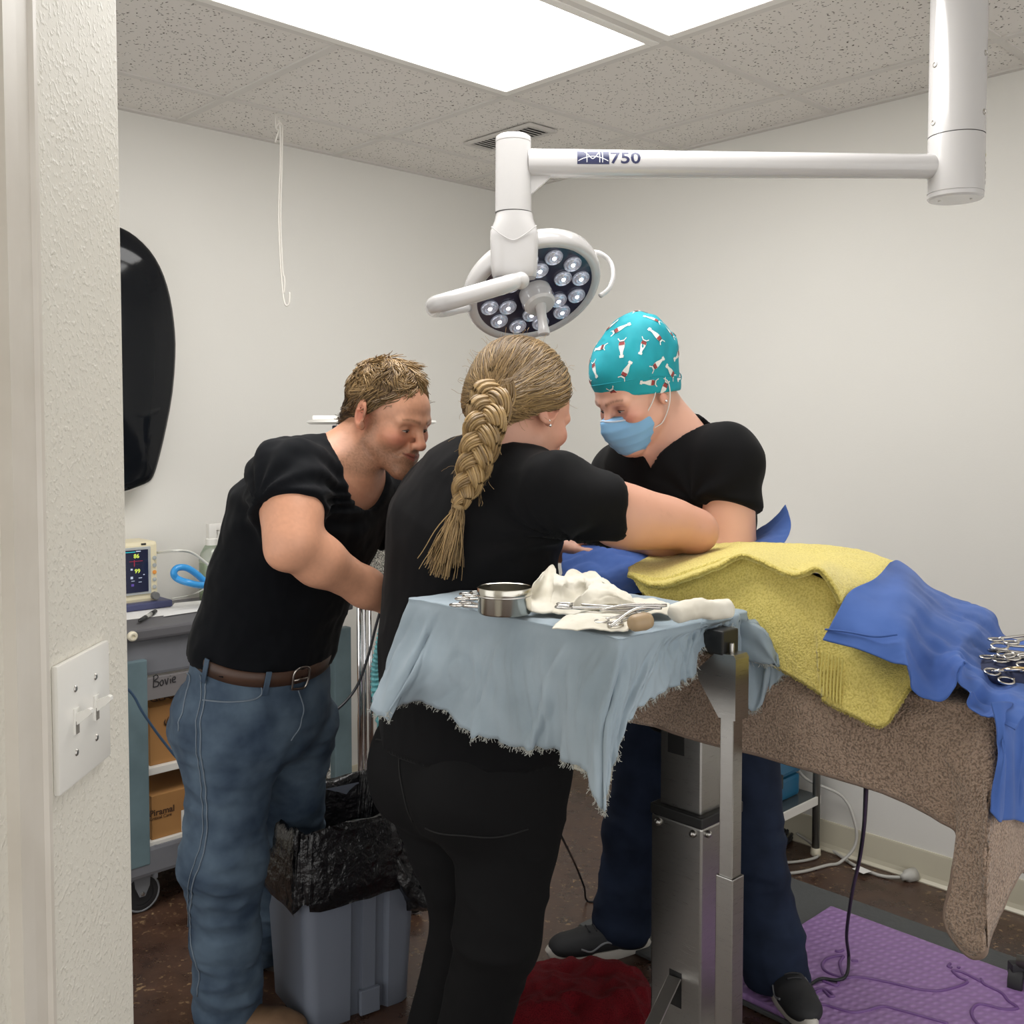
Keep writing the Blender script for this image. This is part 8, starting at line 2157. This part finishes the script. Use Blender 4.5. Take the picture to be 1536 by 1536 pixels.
# ---- blue surgical drapes
M_DRAPE = cloth_shader('blue_drape', srgb(74, 104, 170), srgb(58, 86, 148), 1100, 9)
dr1 = [((848, 822, 1.70), (846, 817, 1.64), (842, 832, 1.59), (842, 866, 1.52)), ((868, 816, 1.70), (868, 811, 1.64), (874, 838, 1.58), (885, 880, 1.505)), ((900, 818, 1.72), (902, 814, 1.66), (910, 846, 1.58), (925, 890, 1.49)),
       ((950, 824, 1.76), (952, 821, 1.68), (955, 850, 1.59), (960, 885, 1.50)), ((1020, 826, 1.82), (1018, 825, 1.74), (1010, 850, 1.64), (1000, 876, 1.52)), ((1080, 817, 1.92), (1075, 822, 1.82), (1065, 840, 1.70), (1050, 860, 1.54)),
       ((1120, 802, 1.96), (1118, 812, 1.88), (1110, 826, 1.76), (1100, 840, 1.6)), ((1148, 788, 1.965), (1150, 802, 1.91), (1145, 816, 1.84), (1135, 826, 1.72)), ((1166, 772, 1.97), (1172, 792, 1.93), (1168, 812, 1.88), (1155, 824, 1.80)), ((1178, 757, 1.975), (1186, 785, 1.94), (1180, 808, 1.90), (1166, 825, 1.84))]
rows = [[UA(*c[r]) for c in dr1] for r in range(4)]
d1o, P_, N_ = sheet('surgical_drape', rows, 50, 150, 0.0018, M_DRAPE, None, lambda P, N, u, v: (ridge(P, 20, 31, None, 2) * 0.007 + ridge(P, 45, 32, None, 2) * 0.002) * np.clip(1.2 - v, 0.25, 1), label='blue cloth drape under the arms with one corner sticking up', cat='drape')
dr2 = [((1336, 843, 1.74), (1312, 868, 1.58), (1276, 886, 1.50), (1256, 918, 1.45), (1234, 960, 1.422)), ((1348, 841, 1.80), (1334, 872, 1.62), (1310, 905, 1.50), (1296, 940, 1.44), (1288, 974, 1.412)),
       ((1372, 857, 1.82), (1362, 880, 1.62), (1340, 920, 1.49), (1330, 955, 1.44), (1335, 992, 1.408)), ((1392, 874, 1.84), (1384, 895, 1.64), (1366, 930, 1.50), (1360, 970, 1.43), (1366, 1000, 1.40)),
       ((1415, 884, 1.86), (1408, 905, 1.69), (1390, 940, 1.56), (1376, 985, 1.45), (1376, 1034, 1.405)), ((1438, 893, 1.86), (1430, 915, 1.71), (1412, 950, 1.58), (1400, 995, 1.49), (1412, 1043, 1.432)),
       ((1460, 899, 1.86), (1450, 925, 1.71), (1430, 960, 1.58), (1420, 985, 1.50), (1430, 1004, 1.455)), ((1482, 907, 1.86), (1468, 938, 1.71), (1445, 965, 1.58), (1440, 984, 1.51), (1452, 990, 1.465)),
       ((1497, 917, 1.86), (1478, 955, 1.70), (1463, 985, 1.58), (1450, 1010, 1.50), (1449, 1016, 1.46)), ((1506, 935, 1.85), (1490, 978, 1.68), (1478, 1005, 1.56), (1470, 1030, 1.48), (1463, 1038, 1.45)),
       ((1516, 948, 1.84), (1502, 1000, 1.64), (1494, 1030, 1.54), (1478, 1050, 1.47), (1455, 1058, 1.442)), ((1540, 954, 1.84), (1524, 1016, 1.60), (1514, 1046, 1.50), (1502, 1062, 1.45), (1490, 1066, 1.435)), ((1570, 962, 1.84), (1556, 1025, 1.60), (1545, 1055, 1.50), (1532, 1075, 1.45), (1524, 1090, 1.43))]
rows = [[UA(*c[r]) for c in dr2] for r in range(5)]
d2o, P_, N_ = sheet('surgical_drape', rows, 64, 190, 0.0018, M_DRAPE, None, lambda P, N, u, v: (ridge(P, 17, 41, along(_nrm([0.5, 0.1, -0.6]), 0.4), 2) * 0.009 + ridge(P, 40, 43, along(_nrm([0.5, 0.1, -0.6]), 0.5), 2) * 0.003) * np.clip((v - 0.10) * 3, 0.12, 1), label='blue cloth drape bunched over the yellow towel and the steel instruments', cat='drape')
MB().tube(bez([UA(1238, 944, 1.430), UA(1272, 948, 1.424), UA(1312, 955, 1.424), UA(1346, 952, 1.432)], 30), 0.0016, 6).obj('fold_crease', M_DRAPE, d2o, True)
hg = [((1494, 1068, 0.538), (1500, 1110, 0.530), (1493, 1160, 0.528), (1485, 1218, 0.526)), ((1512, 1066, 0.532), (1514, 1110, 0.522), (1508, 1160, 0.518), (1502, 1234, 0.518)), ((1530, 1070, 0.536), (1528, 1115, 0.53), (1524, 1165, 0.526), (1522, 1230, 0.524)),
      ((1550, 1075, 0.532), (1546, 1120, 0.522), (1544, 1170, 0.518), (1545, 1236, 0.518)), ((1580, 1080, 0.536), (1576, 1130, 0.53), (1572, 1180, 0.526), (1570, 1230, 0.526))]
rows = [[UB(c[r][0], c[r][1] - (14 if r == 0 else 0), c[r][2]) for c in hg] for r in range(4)]
d3o, P_, N_ = sheet('surgical_drape', rows, 50, 80, 0.0018, M_DRAPE, None, lambda P, N, u, v: ridge(P, 18, 51, along([0, 0, 1], 0.5), 2) * 0.009, label='blue cloth drape hanging down the table end beside the brown towel', cat='drape')

# ---- red towel heap on the floor
rc_ = UZ(858, 1530, 0)
Rs = Sdf(); Rr = np.column_stack([_nrm([1, 0.12, 0]), _nrm([-0.12, 1, 0]), [0, 0, 1.0]])
Rs.ell(rc_ + [0.0, 0.02, 0.0], (0.185, 0.13, 0.085), Rr, 0.04); Rs.ell(rc_ + [0.09, 0.0, 0.0], (0.11, 0.12, 0.075), Rr, 0.04); Rs.ell(rc_ + [-0.10, -0.06, 0.0], (0.10, 0.09, 0.05), Rr, 0.04); Rs.ell(rc_ + [0.0, -0.10, 0.0], (0.16, 0.09, 0.05), Rr, 0.04)
Rs.plane(rc_ + [0, 0, 0.004], (0, 0, -1), 0.003)
def wr_red(P, N):
    return (ridge(P, 11, 61, along([0.6, 0.2, 0.8], 0.45), 3) * 0.026 + ridge(P, 24, 65, None, 2) * 0.008) * np.clip(P[:, 2] / 0.02, 0, 1)
lo, hi = bbox([rc_ - 0.22, rc_ + 0.22], 0.02); lo[2] = -0.01; hi[2] = 0.13
rt = cloth_mesh('red_towel', Rs, lo, hi, 0.0045, terry('red_terry', srgb(112, 24, 32), srgb(72, 13, 20), 420, 0.6, 0.004, 0.04), None, wr_red); tag(rt, 'dark red towel heaped on the floor beside the table column', 'towel')
# ================================================================== THINGS ON THE TRAY AND TABLE
M_INST = mat('instrument_steel', (0.58, 0.56, 0.53, 1), 0.22, 1.0)
M_GOLD = mat('gold_ring', (0.72, 0.52, 0.24, 1), 0.25, 1.0)
def hemostat(name, origin, ang, label, L=0.14, tilt=0.0, open_=0.05, gold=False, curve=0.0, roll=0.0):
    """ring-handled clamp: handles at the origin, jaws towards ang"""
    e = empty(name, origin, label, 'instrument', 'ring handled surgical clamps')
    d = np.array([math.cos(ang) * math.cos(tilt), math.sin(ang) * math.cos(tilt), math.sin(tilt)]); n0 = np.array([-math.sin(ang), math.cos(ang), 0.0]); up0 = np.cross(d, n0)
    n = n0 * math.cos(roll) + up0 * math.sin(roll); up = np.cross(d, n); o = np.asarray(origin, float)
    for s in (-1, 1):
        arm = MB()
        rc = o + d * 0.012 + n * s * 0.013
        P = bez([rc + d * 0.011 + n * s * 0.0, o + d * (L * 0.3) + n * s * (0.0075 + open_ * 0.02), o + d * (L * 0.62) + n * s * 0.0015, o + d * (L * 0.66) - n * s * 0.0012, o + d * (L * 0.85) - n * s * (0.0022 + open_ * 0.03) + up * curve * 0.3, o + d * L - n * s * (0.001 + open_ * 0.06) + up * curve], 22)
        rr = np.interp(np.linspace(0, 1, 22), [0, 0.5, 0.66, 0.7, 1], [0.0022, 0.0026, 0.0036, 0.0030, 0.0010])
        arm.tube(P + up * s * 0.0008, rr, 7)
        ao = arm.obj('arm', M_INST, e, True)
        t = np.linspace(0, 2 * math.pi, 20, endpoint=False)
        ring = [rc + d * 0.0125 * math.cos(q) + n * 0.0095 * math.sin(q) for q in t]
        MB().tube(ring, 0.0019, 7, closed=True).obj('finger_ring', M_GOLD if gold else M_INST, ao, True)
    c = o + d * (L * 0.64)
    MB().lathe([(0.0001, -0.0042), (0.0034, -0.004), (0.0034, 0.004), (0.0001, 0.0042)], c, up, 12).obj('pivot', M_INST, e, True)
    return e
tz = SZ + 0.010
# steel bowl
bp_ = UZ(757, 920, tz); bR = 0.0440
bw = empty('steel_bowl', bp_, 'small round stainless steel bowl on the cloth covered tray', 'bowl')
bh = float(U(757, 880, bp_[1] + 0.0)[2] - tz) * 1.0
MB().lathe([(0.0001, 0.001), (bR * 0.93, 0.001), (bR * 0.97, 0.004), (bR * 0.97, bh - 0.014), (bR * 1.0, bh - 0.011), (bR * 1.0, bh - 0.001), (bR * 0.985, bh), (bR * 0.955, bh - 0.001), (bR * 0.95, 0.006), (0.0001, 0.005)], bp_, n=56).obj('bowl_body', steel('bowl_steel', (0.58, 0.56, 0.50, 1), 0.16, (60, 60, 1)), bw, auto=38)
MB().lathe([(bR * 0.985, bh - 0.0145), (bR * 1.012, bh - 0.013), (bR * 0.99, bh - 0.0115)], bp_, n=56).obj('rolled_bead', M_INST, bw, True)
# gauze
M_GAUZE = mat('white_gauze', srgb(228, 224, 212), 0.9, bump=(700, 0.3, 0.0006), var=(13, srgb(212, 206, 190), 0.4, 0.7), spec=0.1)
def gz(name, pts, label, amp=0.005, seed=1, nu=34, nv=46, th=0.0016):
    rows = [[UZ(x, y, tz + h) for x, y, h in r] for r in pts]
    o, P, N = sheet(name, rows, nu, nv, th, M_GAUZE, None, lambda P, N, u, v: ridge(P, 26, seed, None, 2) * amp + ridge(P, 60, seed + 3, None, 2) * amp * 0.4, label=label, cat='gauze', group='white gauze on the tray')
    return o
gz('gauze', [[(808, 868, 0.046), (818, 856, 0.050), (828, 845, 0.056), (834, 852, 0.052)], [(801, 880, 0.035), (811, 872, 0.040), (823, 862, 0.044), (834, 868, 0.044)], [(796, 898, 0.016), (806, 892, 0.020), (820, 888, 0.024), (834, 888, 0.024)], [(796, 916, 0.004), (808, 918, 0.004), (822, 918, 0.004), (834, 916, 0.004)]], 'white gauze piece standing up beside the steel bowl', 0.003, 11)
gz('gauze', [[(831, 856, 0.050), (845, 860, 0.050), (856, 848, 0.056), (872, 854, 0.054), (888, 852, 0.056), (902, 866, 0.048)], [(829, 872, 0.042), (845, 874, 0.042), (860, 866, 0.046), (876, 870, 0.044), (890, 868, 0.044), (908, 878, 0.040)], [(826, 892, 0.022), (844, 892, 0.024), (862, 886, 0.028), (880, 888, 0.026), (898, 888, 0.026), (914, 893, 0.022)], [(824, 916, 0.005), (846, 918, 0.005), (864, 918, 0.005), (882, 916, 0.005), (900, 912, 0.006), (918, 908, 0.006)]], 'largest crumpled white gauze heap in the middle of the tray', 0.006, 13, 44, 64)
gz('gauze', [[(885, 876, 0.044), (902, 862, 0.050), (914, 868, 0.046), (928, 880, 0.038), (946, 890, 0.028)], [(872, 892, 0.036), (894, 882, 0.040), (914, 884, 0.038), (934, 893, 0.030), (954, 899, 0.022)], [(860, 912, 0.018), (886, 908, 0.020), (914, 904, 0.020), (942, 907, 0.016), (966, 909, 0.012)]], 'folded white gauze square leaning behind the forceps', 0.005, 17, 34, 54)
gz('gauze', [[(918, 900, 0.012), (945, 896, 0.014), (975, 895, 0.014), (1002, 901, 0.012)], [(905, 912, 0.012), (940, 908, 0.014), (975, 906, 0.014), (1008, 910, 0.012)], [(900, 925, 0.006), (935, 921, 0.008), (970, 918, 0.008), (1002, 920, 0.006)]], 'flat white gauze layer near the table side of the tray', 0.004, 19)
gz('gauze', [[(850, 922, 0.012), (880, 916, 0.014), (912, 914, 0.014), (948, 918, 0.012)], [(836, 931, 0.008), (872, 928, 0.012), (908, 926, 0.012), (950, 930, 0.010)], [(828, 940, 0.004), (866, 942, 0.005), (905, 943, 0.005), (942, 943, 0.005)]], 'flat white gauze strip lying in front under the forceps', 0.003, 23)
r0, r1 = UZ(1008, 922, tz + 0.014), UZ(1096, 911, tz + 0.014)
mb = MB().tube(bez([r0, r0 * 0.66 + r1 * 0.34 + np.array([0, 0, 0.005]), r0 * 0.33 + r1 * 0.67, r1], 40), np.interp(np.linspace(0, 1, 40), [0, 0.06, 0.5, 0.94, 1], [0.008, 0.014, 0.0165, 0.0145, 0.008]), 24)
Vr = np.array(mb.v); Vr += np.stack([fbm(Vr * 55, 5, 2), fbm(Vr * 55 + 7, 6, 2), fbm(Vr * 55 + 3, 7, 2)], 1) * 0.005
ro = link_mesh('gauze_roll', Vr, mb.f, M_GAUZE, None, True, label='rolled white gauze at the post end of the tray', cat='gauze')
# tan rubber bulb
b0, b1 = UZ(945, 936, tz + 0.012), UZ(976, 930, tz + 0.014)
bu = MB().tube([b0, b0 + (b1 - b0) * 0.05, b0 + (b1 - b0) * 0.2, b0 + (b1 - b0) * 0.7, b0 + (b1 - b0) * 0.92, b1], [0.004, 0.0095, 0.0125, 0.0135, 0.0115, 0.004], 20).obj('rubber_bulb', mat('tan_rubber', srgb(168, 144, 112), 0.5), None, True, label='small tan rubber bulb on the tray front edge', cat='bulb')
# clamps on the tray
def tray_at(x, y, z=tz + 0.004): return UZ(x, y, z)
rot = math.atan2(DU[1], DU[0])
hemostat('surgical_clamp', tray_at(684, 905), rot - 1.35, 'surgical clamp at the tray left end, nearest the cloth edge', 0.11)
hemostat('surgical_clamp', tray_at(690, 896, tz + 0.010), rot - 1.2, 'surgical clamp lying on top of the others left of the bowl', 0.115, 0.03)
hemostat('surgical_clamp', tray_at(700, 889, tz + 0.006), rot - 1.5, 'surgical clamp farthest back behind the steel bowl', 0.11)
hemostat('surgical_clamp', tray_at(835, 908, tz + 0.020), rot - 0.9, 'large ring handled clamp lying on the gauze heap', 0.145, -0.02, curve=0.004)
hemostat('surgical_clamp', tray_at(905, 936, tz + 0.008), rot + 0.05, 'clamp with crossed tips in front of the tan bulb', 0.13, 0.06)
fz_ = empty('forceps', tray_at(950, 920, tz + 0.02), 'long thumb forceps lying across the gauze towards the post', 'instrument')
f0, f1 = tray_at(900, 915, tz + 0.02), tray_at(1000, 908, tz + 0.024)
for s in (-1, 1):
    MB().tube(bez([f0, f0 * 0.6 + f1 * 0.4 + np.array([0.0, 0, 0.004 * s]), f1], 16), np.interp(np.linspace(0, 1, 16), [0, 0.5, 1], [0.0012, 0.003, 0.0025]), 7).obj('blade', M_INST, fz_, True)
rt_ = tray_at(915, 940, tz + 0.008); rt2 = tray_at(992, 912, tz + 0.03)
MB().tube(bez([rt_, rt_ * 0.5 + rt2 * 0.5 + np.array([0, 0, 0.012]), rt2], 24), 0.0022, 8).obj('probe', M_INST, None, True, label='curved steel probe arching over the tan bulb', cat='instrument')
# the heap of clamps on the blue drape at the right
heap = [(1478, 1000, 1.585, 0.15), (1482, 985, 1.60, 0.35), (1492, 975, 1.62, -0.1), (1500, 1010, 1.56, 0.2), (1506, 992, 1.60, 0.05), (1490, 1012, 1.555, 0.4), (1512, 1003, 1.57, -0.05), (1498, 966, 1.64, 0.55), (1518, 985, 1.60, 0.3), (1484, 970, 1.63, -0.35)]
words_ = ['front left', 'left', 'back left', 'front middle', 'middle', 'lowest front', 'gold ringed', 'back', 'right', 'farthest left']
for k, (x, y, a, t) in enumerate(heap):
    o = UA(x, y + 12, a) + np.array([0, 0, 0.004 + 0.004 * (k % 4)])
    hemostat('surgical_clamp', o, rot - 0.75 + t, 'steel clamp in the %s of the heap on the blue drape' % words_[k], 0.15, 0.04 * ((k % 3) - 1), gold=(k == 6), roll=0.3 * ((k % 3) - 1))
dk = link_mesh('drape_shade', *(lambda m: (m.v, m.f))(MB().sphere(UA(1516, 990, 1.64) + np.array([0, 0, -0.018]), (0.075, 0.06, 0.02), 20, 10, Mr)), mat('navy_shade', srgb(36, 44, 74), 0.8), None, True, label='dark blue mound painted as the shade under the heap of clamps', cat='cloth')  # navy ellipsoid: shade in the drape beneath the clamps, put in as dark colour
